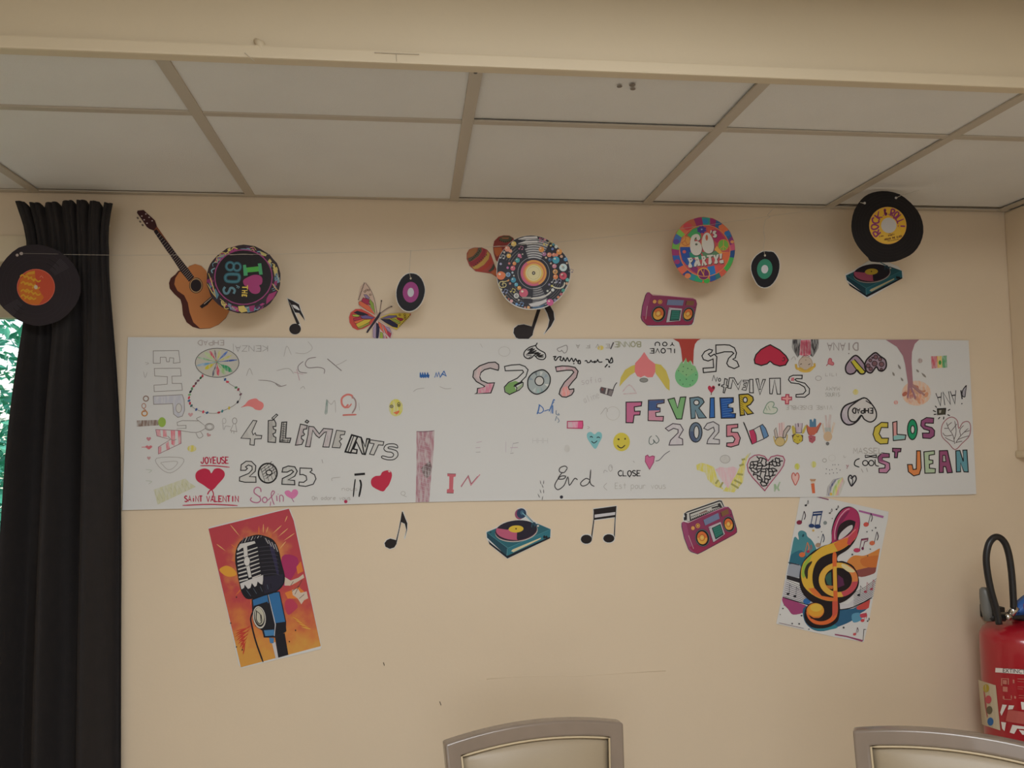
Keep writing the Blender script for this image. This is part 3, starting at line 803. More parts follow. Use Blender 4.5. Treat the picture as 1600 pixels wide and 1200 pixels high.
for ex, ey, c_, w_ in ((592, 120, 'a83a4c', 17), (625, 112, '6a5c62', 12), (665, 116, 'a4a048', 18), (716, 122, '40609c', 16), (742, 152, 'a4a250', 13), (782, 182, '2c488c', 12), (745, 262, '267c50', 34), (700, 282, '7c9c64', 30), (652, 290, 'a84050', 24), (612, 296, '4a4858', 16), (560, 245, 'a89c30', 26), (503, 222, '6088a4', 20), (510, 165, '6c966c', 14), (556, 130, '98a87c', 26)):
    b.leaf((640+(ex-640)*.22, 197+(ey-197)*.22), (ex, ey), w_, c_, pencil=True)
    b.line([(640, 197), (640+(ex-640)*.5, 197+(ey-197)*.5)], .5, c_)
b.oline(643, 202, 146, 97, .7, '4e4c4c', n=32)
dpart('necklace_drawing', 'string of coloured beads drawn in a loop')
nk = smooth([(545, 290), (500, 340), (465, 395), (455, 455), (485, 503), (550, 530), (630, 540), (700, 515), (765, 480), (800, 430), (785, 380), (730, 345), (685, 302)], False, 3)
b.line(nk, .5, '6e6a60', sm=False)
bc = ['a03a48', '2c4c34', '6a5058', '5a3c44', '8a3844', '4a7050', '1e1e26', '6e9468', 'b03848', '34507c', 'a03448', '3c5858', 'a6b078', '384c80', '6c9a6c', 'b83448', '2c4c70', '789474', '30466c', '98343c', '2f6a70', '268a58', 'b0a040', '9c3848', '8a3040', '26262c']
for i, p in enumerate(nk[::1]):
    if i % 3 == 1 or i % 5 == 0 or i < 12: b.ell(p[0], p[1], 7, 11, bc[i % len(bc)], rot=(i*37) % 90, n=9)
def hrt(cx, cy, w, h, fill, rot=0, w_=.8, col=None, label=None, pencil=False, extra=None):
    dpart('heart_drawing', label)
    q = heart(cx, cy, w, h, rot)
    if fill: b.fill(q, fill, sm=True, pencil=pencil)
    if col: b.line(q, w_, col, closed=True)
    if extra: extra()
dpart('heart_drawing', 'salmon pink heart lying on its side'); b.fill([(812, 497), (830, 480), (855, 452), (900, 440), (922, 455), (948, 470), (953, 495), (935, 518), (900, 515), (880, 500), (850, 492)], 'c4706e', sm=True); b.line([(805, 500), (830, 488)], .7, 'b0605c')
hrt(185, 712, 30, 26, 'a8747a', 0); hrt(186, 768, 44, 26, 'b4646a', 0, extra=lambda: b.line([(138, 766), (170, 765)], .7, 'b4646a')); hrt(186, 840, 24, 22, 'a88484'); hrt(465, 550, 32, 26, 'b0888a'); hrt(585, 685, 30, 22, 'a07c7c', 30)
dpart('chain_drawing'); b.oline(166, 441, 17, 17, 1.1, '7c6458'); b.oline(152, 490, 13, 16, .9, '9c7464'); b.oline(157, 540, 18, 17, 1.3, 'a8743c'); b.line([(150, 510), (165, 520), (150, 530)], .9, '9c6a54')
dpart('tree_drawing', 'sideways tree with brown trunk and green ball top'); b.fill([(105, 587), (250, 584), (250, 620), (105, 629)], '6c5a50', pencil=True); b.ell(274, 599, 26, 33, '829c44')
dpart('figure_drawing'); b.oline(592, 630, 29, 23, .8, GP); b.oline(592, 630, 20, 17, .5, GP)
b.line([(565, 625), (520, 590), (410, 588), (375, 600), (378, 622), (435, 620), (435, 640), (372, 640)], .6, GP, sm=False); b.line([(565, 640), (500, 668), (372, 650)], .6, GP); b.line([(520, 590), (505, 575), (535, 560)], .6, GP); b.line([(500, 668), (520, 705), (548, 690), (530, 660)], .6, GP)
dpart('couple_drawing'); b.oline(760, 590, 15, 20, .6, GP); b.line([(752, 610), (732, 655), (775, 662), (765, 610)], .6, GP, sm=False); b.line([(740, 655), (738, 670)], .5, GP); b.line([(755, 658), (755, 675)], .5, GP); b.oline(690, 590, 12, 18, .4, FA); b.line([(680, 605), (685, 650)], .5, FA); b.line([(690, 650), (700, 625), (735, 630)], .5, FA)
dpart('sun_drawing', 'smudged yellow sun'); b.ell(474, 775, 30, 22, 'b0a650', pencil=True)
dpart('lettering', 'JOYEUSE in red pen, underlined'); b.write('JOYEUSE', 535, 832, 185, 42, 1.3, 'a02842'); b.line([(530, 890), (620, 890), (727, 900)], 1.1, 'a02842')
dpart('lettering', 'SAINT VALENTIN in red pen, underlined'); b.write('SAiNT', 425, 1092, 118, 38, 1.3, 'a02842'); b.write('VALENTIN', 572, 1092, 213, 38, 1.4, 'a02842'); b.line([(412, 1155), (600, 1148), (780, 1156)], 1.2, 'a02842')
dpart('heart_drawing', 'big crimson heart with a curled tail'); b.fill([(604, 940), (590, 918), (555, 908), (512, 925), (497, 955), (508, 990), (550, 1018), (607, 1052), (650, 1012), (690, 965), (690, 930), (660, 908), (625, 912)], 'a4243e', sm=True); b.line([(607, 1048), (590, 1060), (578, 1082)], 1.4, 'a02842'); b.line([(605, 1045), (618, 1075), (615, 1105)], 1.2, 'a02842')
dpart('bricks_drawing', 'pale green pencilled wall'); b.fill([(218, 1050), (430, 975), (455, 1000), (500, 1030), (245, 1150), (235, 1110)], 'a3a286', pencil=True)
for i in range(9): b.line([(225+i*26, 1060-i*7), (250+i*26, 1120-i*9)], .4, '8c8c70', pencil=True)
dpart('lettering', 'faint upside-down pencil names'); b.write('EHPAD', 515, 52, 172, 32, .9, '98908c', rot=180); b.write('KENZA', 765, 88, 215, 38, .8, '8a8684', rot=180); b.line([(750, 75), (752, 130)], .4, FA)
b.line([(918, 318), (1000, 325), (1070, 358)], .7, '7c7472'); b.line([(838, 290), (860, 240), (880, 285)], .5, FA)
b.line([(160, 200), (185, 205), (165, 215)], .4, FA); b.line([(150, 260), (160, 300), (175, 265)], .4, FA)
for y_ in (915, 990): b.line([(165, y_), (205, y_+5), (185, y_+22)], .5, '98a090')
# --- second stretch
b.f(*B2)
dpart('scribble', 'faint pencilled upside-down name'); 
b.line([(350, 175), (445, 255)], .8, '5c5454'); b.line([(480, 182), (440, 205), (400, 222)], .5, FA)
b.line([(275, 165), (225, 175), (203, 210), (225, 235), (290, 232), (330, 245), (328, 275)], .8, '6c6464'); b.line([(190, 192), (155, 225), (165, 262), (215, 270)], .8, '6c6464')
b.line([(145, 245), (165, 320)], .7, 'a88c92'); b.line([(125, 265), (150, 270), (190, 280)], .6, 'a88c92'); b.line([(0, 335), (30, 360), (78, 350)], .8, '7c7472'); b.line([(10, 255), (90, 240), (125, 275)], .6, FA)
b.line([(135, 135), (200, 140), (250, 105), (220, 60)], .4, FA); b.line([(60, 160), (80, 90), (110, 150)], .4, FA); b.line([(170, 375), (190, 360), (200, 378)], .5, FA)
b.line([(925, 395), (950, 378), (1000, 370)], .6, '8c8886'); b.line([(1100, 360), (1140, 375), (1180, 372)], .5, FA); b.line([(560, 470), (565, 520)], .3, FA)
dpart('digit', 'grey green stroke of a 1'); b.fill([(343, 447), (356, 452), (350, 540), (338, 550), (332, 540)], '6c7c76', pencil=True); b.line([(345, 445), (375, 480), (400, 455), (405, 535)], .5, FA)
dpart('digit', 'salmon coloured 2 leaning back'); b.line([(490, 480), (470, 500), (448, 478), (448, 438), (480, 415), (512, 420), (520, 440)], 3, 'b86a62'); b.line([(515, 425), (538, 455), (538, 500), (515, 540)], 1.6, '8a7674'); b.line([(452, 552), (490, 550), (545, 548)], 2.6, 'b0665e'); b.line([(512, 475), (490, 500), (460, 498)], 1.4, 'b86a62')
dpart('smiley_drawing', 'fuzzy yellow face with open eyes and orange mouth'); b.ell(808, 502, 47, 58, 'aea84c', pencil=True); b.ell(779, 493, 10, 9, 'b8b48c'); b.oline(779, 493, 10, 9, .8, '4a4432'); b.oline(828, 481, 9, 14, .8, '4a4432'); b.ell(779, 493, 4, col='2c2820'); b.ell(828, 483, 4, 7, col='2c2820'); b.fill([(790, 535), (830, 520), (832, 532), (815, 548)], 'bc6440')
dpart('scribble', 'blue felt pen scrawl'); 
for x_ in (970, 985, 1000, 1018): b.line([(x_, 300), (x_+2, 268), (x_+8, 300), (x_+12, 280)], 1.2, '2a5a98')
b.line([(1068, 300), (1078, 268), (1085, 295), (1095, 265), (1105, 298), (1120, 275), (1145, 290), (1130, 258), (1112, 282)], 1.3, '2a5a98', sm=False)
H2 = '2a2828'
b.f(370, 640, 5.926)
def hatch(x0, y0, x1, y1, n, dx, dy, w=.4, col='6c6866'):
    for i in range(n):
        t = i/(n-1); x, y = x0+(x1-x0)*t, y0+(y1-y0)*t; b.line([(x, y), (x+dx, y+dy)], w, col, sm=False)
letter([(155, 100), (190, 105), (145, 205), (155, 235), (175, 215), (182, 237), (235, 240), (230, 270), (170, 272), (165, 330), (125, 325), (130, 270), (42, 265)], '9c9a96', .9, H2, pencil=True, name='digit')
letter([(295, 103), (350, 95), (365, 125), (365, 155), (338, 158), (345, 182), (365, 188), (360, 215), (338, 225), (345, 248), (365, 258), (362, 305), (292, 300)], 'a3a19c', 1.1, H2, extra=lambda: (b.shape([(328, 80), (370, 42), (382, 52), (342, 92)], None, 1, H2), hatch(300, 130, 300, 290, 12, 36, -28)))
letter([(420, 118), (465, 115), (455, 265), (503, 265), (492, 305), (400, 300)], 'a3a19c', 1.2, H2, extra=lambda: (hatch(418, 140, 408, 290, 10, 40, 0, .5, '3c3a3a'), hatch(425, 130, 405, 290, 9, 36, 18, .4, '4c4a4a'), b.line([(438, 120), (428, 300)], .6, H2), b.line([(405, 285), (495, 288)], .5, H2), b.line([(478, 268), (472, 302)], .5, H2)))
letter([(592, 135), (655, 148), (648, 180), (622, 182), (616, 210), (630, 228), (622, 240), (602, 245), (600, 268), (622, 285), (605, 322), (545, 330), (568, 235)], '958b8c', 1.1, H2, pencil=True, extra=lambda: b.shape([(650, 98), (668, 110), (655, 125), (636, 114)], None, 1.2, H2))
letter([(668, 155), (715, 160), (765, 225), (805, 175), (890, 182), (885, 212), (855, 348), (798, 345), (832, 205), (812, 212), (765, 262), (735, 238), (705, 192), (680, 345), (638, 342), (662, 230)], '9a9092', 1.0, H2, pencil=True)
letter([(925, 192), (1005, 202), (998, 232), (962, 234), (958, 262), (976, 270), (950, 292), (968, 320), (955, 355), (884, 350)], 'a3a19c', .9, H2)
dpart('letter'); b.shape([(1065, 235), (1120, 250), (1055, 400), (1005, 390)], 'a6a4a0', 1.8, '141212'); b.shape([(1120, 250), (1152, 258), (1190, 345), (1205, 270), (1230, 272), (1190, 415), (1162, 410), (1110, 300), (1082, 365), (1115, 372), (1110, 405), (1055, 398)], 'a6a4a0', 1.5, '141212'); b.line([(1085, 240), (1030, 395)], 1, '141212'); b.line([(1152, 262), (1180, 410)], 1.4, '141212')
letter([(1235, 280), (1362, 298), (1355, 330), (1312, 326), (1270, 420), (1230, 412), (1272, 316), (1232, 310)], 'a6a4a0', 1.0, H2)
letter([(1488, 355), (1482, 328), (1440, 316), (1385, 325), (1362, 362), (1385, 388), (1430, 395), (1452, 415), (1440, 438), (1400, 440), (1350, 428), (1345, 448), (1400, 465), (1458, 460), (1492, 425), (1482, 385), (1440, 368), (1402, 358), (1410, 345), (1450, 345)], None, 1.0, H2, sm=True)
letter([(40, 562), (45, 510), (90, 478), (140, 480), (180, 520), (175, 570), (120, 620), (180, 622), (182, 672), (80, 672), (28, 660), (30, 625), (115, 590), (147, 555), (145, 525), (112, 512), (85, 530), (102, 545), (85, 562)], 'a6a4a0', 1.1, H2, name='digit')
dpart('digit'); b.ell(290, 588, 86, 90, 'a2a09c'); b.oline(290, 588, 86, 90, 1.7, '1a1818', n=26); hatch(220, 560, 270, 640, 5, 110, -80, .7, '3a3838'); hatch(225, 540, 330, 510, 4, 40, 130, .6, '3a3838'); b.ell(302, 582, 26, 22, 'a8a6a2'); b.oline(302, 582, 27, 22, 1.2, '1a1818')
letter([(422, 578), (430, 540), (480, 522), (540, 530), (562, 570), (540, 615), (478, 650), (537, 655), (540, 695), (420, 690), (425, 638), (500, 600), (528, 575), (510, 558), (470, 578)], '9c9c98', 1.2, H2, pencil=True, name='digit')
letter([(588, 540), (695, 545), (698, 563), (680, 578), (722, 602), (735, 640), (710, 690), (640, 710), (576, 702), (580, 670), (622, 672), (650, 650), (645, 615), (615, 600), (586, 602)], None, 1.1, H2, name='digit')
dpart('letter'); b.line([(1090, 602), (1188, 594)], 2.4, '161414', sm=False); b.line([(1098, 642), (1088, 720), (1080, 808)], 1.4, '161414'); b.line([(1140, 648), (1152, 700), (1132, 808)], 2.0, '161414')
dpart('heart_drawing', 'red felt pen heart beside the bars'); b.fill([(1410, 562), (1375, 565), (1345, 580), (1328, 610), (1285, 615), (1250, 640), (1243, 680), (1265, 718), (1350, 757), (1385, 725), (1412, 690), (1436, 620), (1432, 580)], 'a4243c', sm=True); b.ell(1412, 572, 12, 8, 'b8a098', rot=20)
dpart('lettering', 'Sofia in mauve script'); MV = '9c5c78'
b.line([(228, 762), (222, 730), (195, 718), (168, 735), (165, 768), (190, 790), (218, 812), (222, 842), (195, 860), (155, 855), (130, 835), (142, 812)], 1.2, MV); b.line([(205, 800), (225, 800)], .6, MV); b.oline(262, 835, 22, 25, 1.1, MV)
b.line([(290, 840), (325, 805), (352, 765), (335, 752), (322, 785), (335, 840), (350, 880)], 1, MV); b.line([(318, 850), (312, 890)], .9, MV); b.line([(372, 795), (376, 846)], 1.1, MV); b.ell(386, 782, 4, col=MV); b.line([(402, 855), (400, 800), (420, 792), (434, 812), (432, 852)], 1, MV)
dpart('heart_drawing', 'small pink heart after Sofia'); b.fill([(508, 764), (485, 748), (455, 752), (446, 772), (470, 802), (520, 824), (560, 795), (570, 762), (552, 738), (522, 742)], 'b86c94', sm=True); b.line([(508, 815), (520, 835), (532, 855)], .8, '8c5c78')
dpart('dot', 'magenta dot'); b.ell(1010, 850, 16, 16, '982846')
dpart('scribble', 'faint pencil notes'); b.line([(790, 462), (798, 495)], .6, '8c8684'); b.write('nous', 975, 715, 145, 34, .5, '989490'); b.write('On adore vous', 700, 800, 355, 34, .6, '989490'); b.line([(885, 660), (885, 635), (960, 625)], .6, '98948f'); b.oline(1540, 775, 20, 18, .5, '98948f'); b.line([(1545, 795), (1572, 808)], .5, '8c8886')
b.f(*B2)
dpart('tree_trunk_drawing', 'dusky pink tree trunk with a dark knot hole'); b.fill([(946, 660), (1066, 655), (1060, 800), (1048, 925), (1030, 1132), (940, 1135), (946, 900)], '8e6870', pencil=True); b.fill([(1015, 838), (1035, 860), (1048, 900), (1040, 945), (1015, 972), (990, 945), (976, 890), (990, 850)], '5c4a4c', sm=True, pencil=True)
b.line([(946, 660), (1000, 663), (1066, 655)], .7, '5c4850'); hatch(960, 690, 955, 1100, 16, 80, 22, .4, 'a4969a')
dpart('letter', 'red pencil letter I'); b.fill([(1152, 943), (1210, 945), (1208, 962), (1194, 965), (1190, 1048), (1196, 1052), (1194, 1072), (1148, 1070), (1150, 1048), (1164, 1045), (1166, 962), (1153, 960)], 'ac5a62'); b.line([(1152, 943), (1210, 945)], .6, '5c4448', sm=False); b.line([(1148, 1072), (1194, 1074)], .6, '5c4448', sm=False)
# --- middle
b.f(*B3)
dpart('letter', 'red pencil letter N'); b.line([(0, 1028), (48, 962), (68, 1018), (128, 948)], 2.6, 'b07880', sm=False); b.line([(2, 1034), (50, 955), (70, 1010), (112, 960)], .8, '7c4450', sm=False)
b.f(730, 530, 6.667)
letter([(322, 325), (300, 320), (240, 303), (180, 318), (140, 350), (128, 390), (145, 430), (215, 460), (282, 455), (268, 500), (245, 560), (80, 570), (103, 560), (107, 514), (160, 508), (183, 492), (95, 442), (58, 395), (68, 330), (130, 278), (220, 245), (290, 240), (325, 265), (328, 298)], 'a69a9a', 1.2, name='digit', extra=lambda: (b.fill([(180, 500), (205, 465), (276, 460), (240, 556), (112, 562), (113, 518)], 'b06c80', pencil=True), b.fill([(110, 300), (150, 290), (120, 420), (85, 390)], 'ac9494', pencil=True)))
letter([(388, 285), (460, 270), (545, 265), (600, 285), (632, 320), (610, 390), (560, 440), (582, 455), (578, 490), (540, 530), (440, 577), (392, 550), (385, 500), (430, 450), (520, 408), (585, 345), (575, 325), (395, 330)], None, 1.1, name='digit', extra=lambda: (b.fill([(392, 500), (435, 455), (500, 435), (535, 450), (490, 490), (510, 540), (440, 570), (398, 545)], '6c9054', sm=False), b.fill([(520, 500), (578, 458), (574, 490), (540, 525), (515, 530)], '8c9a7c'), b.line([(490, 490), (520, 470), (575, 445)], 2.2, '181818'), b.line([(480, 490), (512, 500), (512, 530), (520, 535)], 1, '282828')))
dpart('digit', 'grey zero coloured like a compact disc'); b.ell(745, 447, 117, 125, '929a9a', rot=15, n=30)
for a0, c_ in ((20, 'b4b4b0'), (70, '7e9092'), (95, '88a4a0'), (120, 'a4acaa'), (200, '7c8890'), (250, '6c7478'), (285, 'a8aaa8'), (320, '84909a')):
    pts_ = [(745+60*math.cos(R(a0)), 447+60*math.sin(R(a0))), (745+108*math.cos(R(a0-9)), 447+114*math.sin(R(a0-9))), (745+108*math.cos(R(a0+9)), 447+114*math.sin(R(a0+9)))]
    b.fill(pts_, c_)
b.ell(750, 436, 46, 48, 'a8a6a2'); b.oline(750, 436, 46, 48, 1.1); b.line([(775, 320), (830, 345), (862, 400), (855, 470), (815, 530), (745, 570), (690, 565), (640, 520), (628, 460), (640, 400), (690, 350)], 1.3, DK, closed=True)
letter([(918, 290), (985, 280), (1055, 282), (1120, 295), (1152, 335), (1135, 400), (1090, 450), (1052, 500), (1060, 525), (1108, 518), (1108, 545), (1085, 580), (1030, 605), (985, 600), (955, 572), (968, 520), (1010, 450), (1075, 385), (1108, 345), (1090, 325), (1030, 325), (930, 338)], 'a89294', 1.2, name='digit', extra=lambda: (b.fill([(985, 595), (975, 560), (1000, 500), (1040, 490), (1070, 560), (1050, 590)], 'c07470', pencil=True), b.fill([(925, 295), (1040, 287), (1045, 318), (930, 330)], 'a8848c', pencil=True)))
dpart('heart_drawing', 'upside-down heart filled with black scribble'); b.line([(728, 38), (710, 66), (650, 85), (600, 125), (588, 165), (605, 192), (640, 204), (672, 192), (697, 170), (735, 205), (790, 213), (815, 185), (805, 145), (765, 122), (725, 95), (712, 66)], 1.2)
b.line([(625, 120), (680, 95), (650, 125), (700, 105), (630, 150), (720, 120), (660, 150), (740, 140), (700, 160), (760, 150), (720, 175), (790, 165), (740, 185), (795, 185)], 1.3, DK); b.line([(610, 160), (680, 150)], .8); b.line([(610, 175), (670, 168)], .7); b.line([(640, 195), (670, 178)], .7)
dpart('heart_drawing', 'small pencilled heart outline'); b.line([(935, 102), (980, 82), (1030, 65), (1040, 100), (1030, 135), (1005, 145), (985, 122), (955, 130)], .7, '6c6866', closed=True); b.line([(985, 122), (978, 112)], .6, '6c6866')
dpart('lettering', 'je vous aime in black script, upside down'); 
b.line([(890, 185), (920, 182), (905, 205), (920, 222), (945, 190), (975, 185), (965, 215), (990, 225), (1000, 195), (1020, 230), (1040, 195), (1060, 232), (1085, 200), (1105, 235), (1125, 205), (1140, 230), (1160, 225), (1150, 250), (1175, 255), (1172, 225), (1150, 222)], 1.3); b.ell(1108, 256, 8, 7, DK)
b.line([(1220, 230), (1240, 225), (1250, 245), (1275, 240), (1285, 222), (1300, 240), (1330, 230), (1320, 245), (1345, 235), (1355, 215), (1370, 240), (1405, 238)], 1.2); b.line([(1435, 212), (1465, 215), (1475, 245), (1500, 195), (1510, 240), (1480, 250)], 1.3); b.line([(1458, 262), (1430, 295)], 1.4); b.ell(1475, 288, 10, 8, DK)
dpart('lettering', 'faint pencil letters around a yellow blot'); b.ell(1385, 92, 34, 24, 'b0a050', pencil=True); b.write('! E V F A', 1130, 55, 450, 38, .9, '8a8682', rot=180); b.line([(1520, 35), (1488, 105)], 1.5, '4c4a4c')
b.write('sofia', 1185, 400, 210, 60, .5, 'a0989a', rot=-8); b.write('aline', 1205, 570, 165, 70, .5, '9c9896', rot=-20); b.line([(1385, 785), (1440, 715), (1460, 760)], .5, FA); b.oline(385, 130, 60, 50, .35, '9c9894')
dpart('radio_drawing', 'small black and red radio with an aerial'); b.fill([(1390, 497), (1525, 527), (1500, 598), (1382, 560), (1376, 525)], '4c4446'); b.fill([(1445, 512), (1462, 515), (1450, 575), (1432, 570)], 'a8a4a0'); b.fill([(1480, 530), (1515, 535), (1495, 588), (1465, 578)], '6c6666'); b.ell(1405, 525, 9, 14, '6c3c3c'); b.line([(1512, 535), (1535, 480), (1556, 452)], 1, '3a3838')
dpart('lettering', 'blue pencil name, upside down'); BL = '3a6098'
b.line([(752, 680), (740, 740), (726, 782)], 1.4, BL); b.line([(742, 680), (785, 715), (790, 750), (755, 772), (730, 760)], 1, BL); b.line([(800, 750), (830, 740), (850, 735)], 1, BL); b.line([(910, 640), (898, 632), (880, 680), (850, 755)], 1.1, BL); b.line([(905, 650), (880, 690), (870, 775)], .8, '5c7498'); b.line([(888, 690), (888, 775)], 1.3, BL)
b.line([(925, 740), (925, 780), (955, 790), (945, 770)], .9, '6c7888'); b.line([(930, 800), (915, 850)], .9, '6c7888'); b.line([(935, 815), (955, 850), (940, 870)], .8, '6c7888')
b.f(*B3)
dpart('battery_drawing', 'pink battery box'); b.fill([(714, 594), (814, 592), (814, 638), (712, 638)], 'b89ca4'); b.fill([(745, 594), (814, 592), (814, 638), (750, 638)], 'bc7490', pencil=True); b.fill([(785, 594), (814, 592), (814, 638), (780, 638)], 'c04c78'); b.line([(712, 594), (814, 591), (816, 620), (812, 641), (711, 638)], 1, '982c50', sm=False, closed=True)
dpart('heart_drawing', 'pale blue smiling heart'); b.fill([(893, 680), (870, 664), (846, 672), (843, 700), (862, 735), (898, 778), (925, 735), (943, 700), (938, 670), (915, 664)], '70a4a8', sm=True); b.line([(862, 700), (872, 694), (882, 702)], 1, '24343a'); b.line([(908, 704), (918, 698), (930, 704)], 1, '24343a'); b.line([(872, 725), (890, 738), (912, 722)], 1, '24343a')
dpart('lettering', 'Eva in black handwriting'); b.line([(712, 905), (695, 892), (662, 905), (660, 930), (690, 935), (712, 905)], 1.1, '3a3838'); b.line([(680, 932), (650, 975), (685, 978), (700, 960), (665, 962), (635, 1000), (628, 1030), (650, 1050), (690, 1020), (715, 965), (725, 1020), (760, 975), (780, 985)], 1.1, '3a3838')
b.line([(862, 985), (835, 975), (800, 1005), (812, 1025), (845, 1015), (862, 985), (868, 915)], 1.1, '3a3838'); b.line([(868, 915), (862, 985), (870, 1015), (892, 1028)], 1.1, '3a3838')
dpart('dot', 'black dot'); b.ell(672, 1099, 11, 11, '26242c')
dpart('leaf_column_drawing')
for (x_, y_, r_) in ((532, 1000, 10), (553, 1000, -5), (545, 1025, 20), (553, 1060, 0), (532, 1060, 15), (520, 1090, 25), (545, 1105, -10)): b.leaf((x_-r_*.3, y_-15), (x_+r_*.3, y_+15), 6, '5c5a58')
dpart('scribble', 'very faint pencil letters'); 
b.line([(105, 735), (140, 728)], .7, 'a898a0'); b.line([(100, 770), (130, 768)], .7, 'a898a0'); b.line([(100, 800), (130, 798)], .6, '8c8a8a'); b.line([(350, 742), (385, 735)], .8, '8c8a8a'); b.line([(350, 735), (335, 800)], .6, 'a09ca0'); b.line([(330, 770), (380, 768)], .8, 'a898a0'); b.line([(330, 808), (352, 805)], .7, '8c8a8a'); b.line([(300, 730), (300, 800)], .5, 'a89ca4')
b.write('HHH', 480, 705, 100, 35, .4, '9c9a98'); b.ell(710, 775, 20, 25, 'a4a29e', pencil=True); b.line([(955, 940), (960, 920), (980, 930)], .5, FA); b.oline(1000, 905, 12, 22, .4, FA); b.line([(975, 1005), (955, 1030), (978, 1055)], .5, FA)
b.line([(845, 625), (860, 635), (845, 642)], .4, FA); b.line([(130, 75), (145, 100)], .3, FA)
# --- right of middle
b.f(*B4)
dpart('angel_drawing', 'pink upside-down heart with yellow wings'); b.fill([(178, 215), (150, 225), (110, 250), (82, 300), (73, 362), (100, 330), (145, 285), (178, 265)], 'b0a04c', pencil=False); b.fill([(312, 208), (350, 215), (385, 255), (408, 320), (408, 388), (385, 372), (350, 320), (314, 272)], 'b0a04c')
b.fill([(238, 130), (215, 165), (178, 205), (175, 262), (192, 292), (215, 300), (240, 288), (262, 300), (295, 298), (313, 262), (312, 210), (270, 178)], 'c06c6e', sm=False); b.ell(236, 318, 27, 14, '74746f'); b.oline(236, 318, 27, 14, .7, '5c5c58')
dpart('lettering', 'YOU and I LOVE in black, upside down'); b.write('YOU', 312, 66, 128, 24, 1.1, rot=180, gap=.7); b.write('ILOVE', 275, 108, 180, 30, 1.1, rot=180, gap=.35)
dpart('tree_drawing', 'upside-down tree with red trunk and round green crown'); b.fill([(430, 42), (618, 42), (595, 55), (578, 78), (570, 120), (566, 218), (552, 190), (535, 205), (512, 180), (495, 205), (484, 110), (470, 65)], '94382f'); b.ell(522, 288, 78, 80, '66a070', n=28)
b.fill([(455, 250), (480, 205), (490, 190), (500, 210), (516, 168), (528, 205), (548, 185), (556, 215), (580, 225), (592, 255), (522, 300)], '74a070')
for (x_, y_) in ((468, 255), (497, 260), (530, 240), (556, 248), (478, 318), (520, 282), (585, 283), (520, 312), (497, 345), (545, 350), (562, 322), (500, 228)): b.ell(x_, y_, 3, 4, '244034', n=7)
b.f(1060, 530, 7.619)
letter([(398, 132), (360, 122), (305, 150), (272, 200), (290, 245), (345, 262), (405, 238), (412, 340), (285, 348), (290, 400), (440, 385), (450, 212), (420, 180), (375, 207), (348, 180), (385, 160)], None, 1.2, name='digit')
letter([(438, 72), (540, 68), (600, 72), (660, 105), (685, 165), (670, 225), (640, 240), (690, 265), (715, 325), (658, 352), (590, 325), (568, 290), (590, 230), (652, 170), (630, 152), (540, 152), (440, 178)], None, 1.2, name='digit')
dpart('heart_drawing', 'large upside-down red heart with black outline'); q_ = [(1088, 68), (1040, 88), (975, 125), (918, 185), (897, 245), (905, 290), (980, 315), (1050, 295), (1085, 262), (1130, 300), (1200, 322), (1270, 308), (1303, 250), (1275, 200), (1200, 130)]; b.fill(q_, 'a0283e'); b.line(q_, 1.3, DK, closed=True, sm=False); b.ell(1245, 240, 20, 12, 'a89490', rot=-60); b.oline(1245, 240, 22, 14, .8, '3a1820', rot=-60)
letter([(1468, 430), (1360, 430), (1318, 450), (1305, 485), (1335, 520), (1430, 532), (1495, 570), (1512, 615), (1480, 652), (1395, 660), (1395, 690), (1500, 690), (1552, 650), (1555, 590), (1500, 525), (1405, 500), (1380, 482), (1400, 470), (1465, 472)], None, 1.1, extra=lambda: b.fill([(1335, 460), (1370, 458), (1368, 500), (1332, 495)], 'a83448', pencil=True))
letter([(1078, 468), (1208, 465), (1210, 655), (1170, 655), (1140, 485), (1110, 652), (1082, 650)], None, 1.0)
letter([(915, 475), (945, 472), (966, 585), (1000, 482), (1030, 480), (965, 662)], None, 1.0, extra=lambda: b.ell(965, 597, 10, 9, '2c2828'))
letter([(842, 480), (880, 480), (886, 640), (840, 638)], None, 1.0)
letter([(762, 490), (830, 490), (798, 610), (748, 602), (768, 570), (788, 578), (795, 556), (768, 548), (775, 528), (800, 535), (805, 512), (765, 510)], None, .8)
letter([(600, 462), (655, 462), (700, 545), (745, 485), (708, 602), (640, 485), (618, 588), (580, 582)], None, 1.0)
letter([(545, 470), (575, 480), (562, 550), (590, 560), (560, 575), (540, 642), (525, 636), (535, 572), (505, 562), (512, 548), (535, 545)], None, 1.0)
dpart('lettering', 'small upside-down letters No e'); b.line([(393, 500), (412, 432), (440, 505), (456, 452)], 1, sm=False); b.oline(482, 485, 13, 18, .9); b.line([(462, 540), (485, 535), (470, 555), (490, 550)], .9)
dpart('heart_drawing', 'little red heart on a stalk'); b.fill(heart(385, 598, 84, 86), 'a02c42', sm=True); b.ell(410, 580, 14, 12, '3c2024'); b.line([(385, 635), (382, 665)], 1, '6c3c40')
dpart('cross_drawing', 'pink cross outlined in red'); b.shape([(1275, 660), (1310, 660), (1310, 692), (1342, 690), (1342, 722), (1308, 725), (1305, 772), (1270, 770), (1268, 726), (1225, 722), (1225, 692), (1272, 690)], 'c08684', 1.1, '982c48')
b.f(*B5)
dpart('child_drawing', 'upside-down child with red dress and black sleeves'); b.fill([(288, 45), (345, 45), (346, 130), (325, 168), (300, 130), (285, 100)], '2e2a2c', pencil=True); b.fill([(412, 45), (466, 45), (462, 105), (425, 165), (405, 150)], '2e2a2c', pencil=True); b.fill([(345, 50), (412, 48), (412, 145), (380, 160), (335, 148)], 'a8485c', pencil=True); hatch(350, 60, 408, 60, 9, 2, 80, .5, '7c3040')
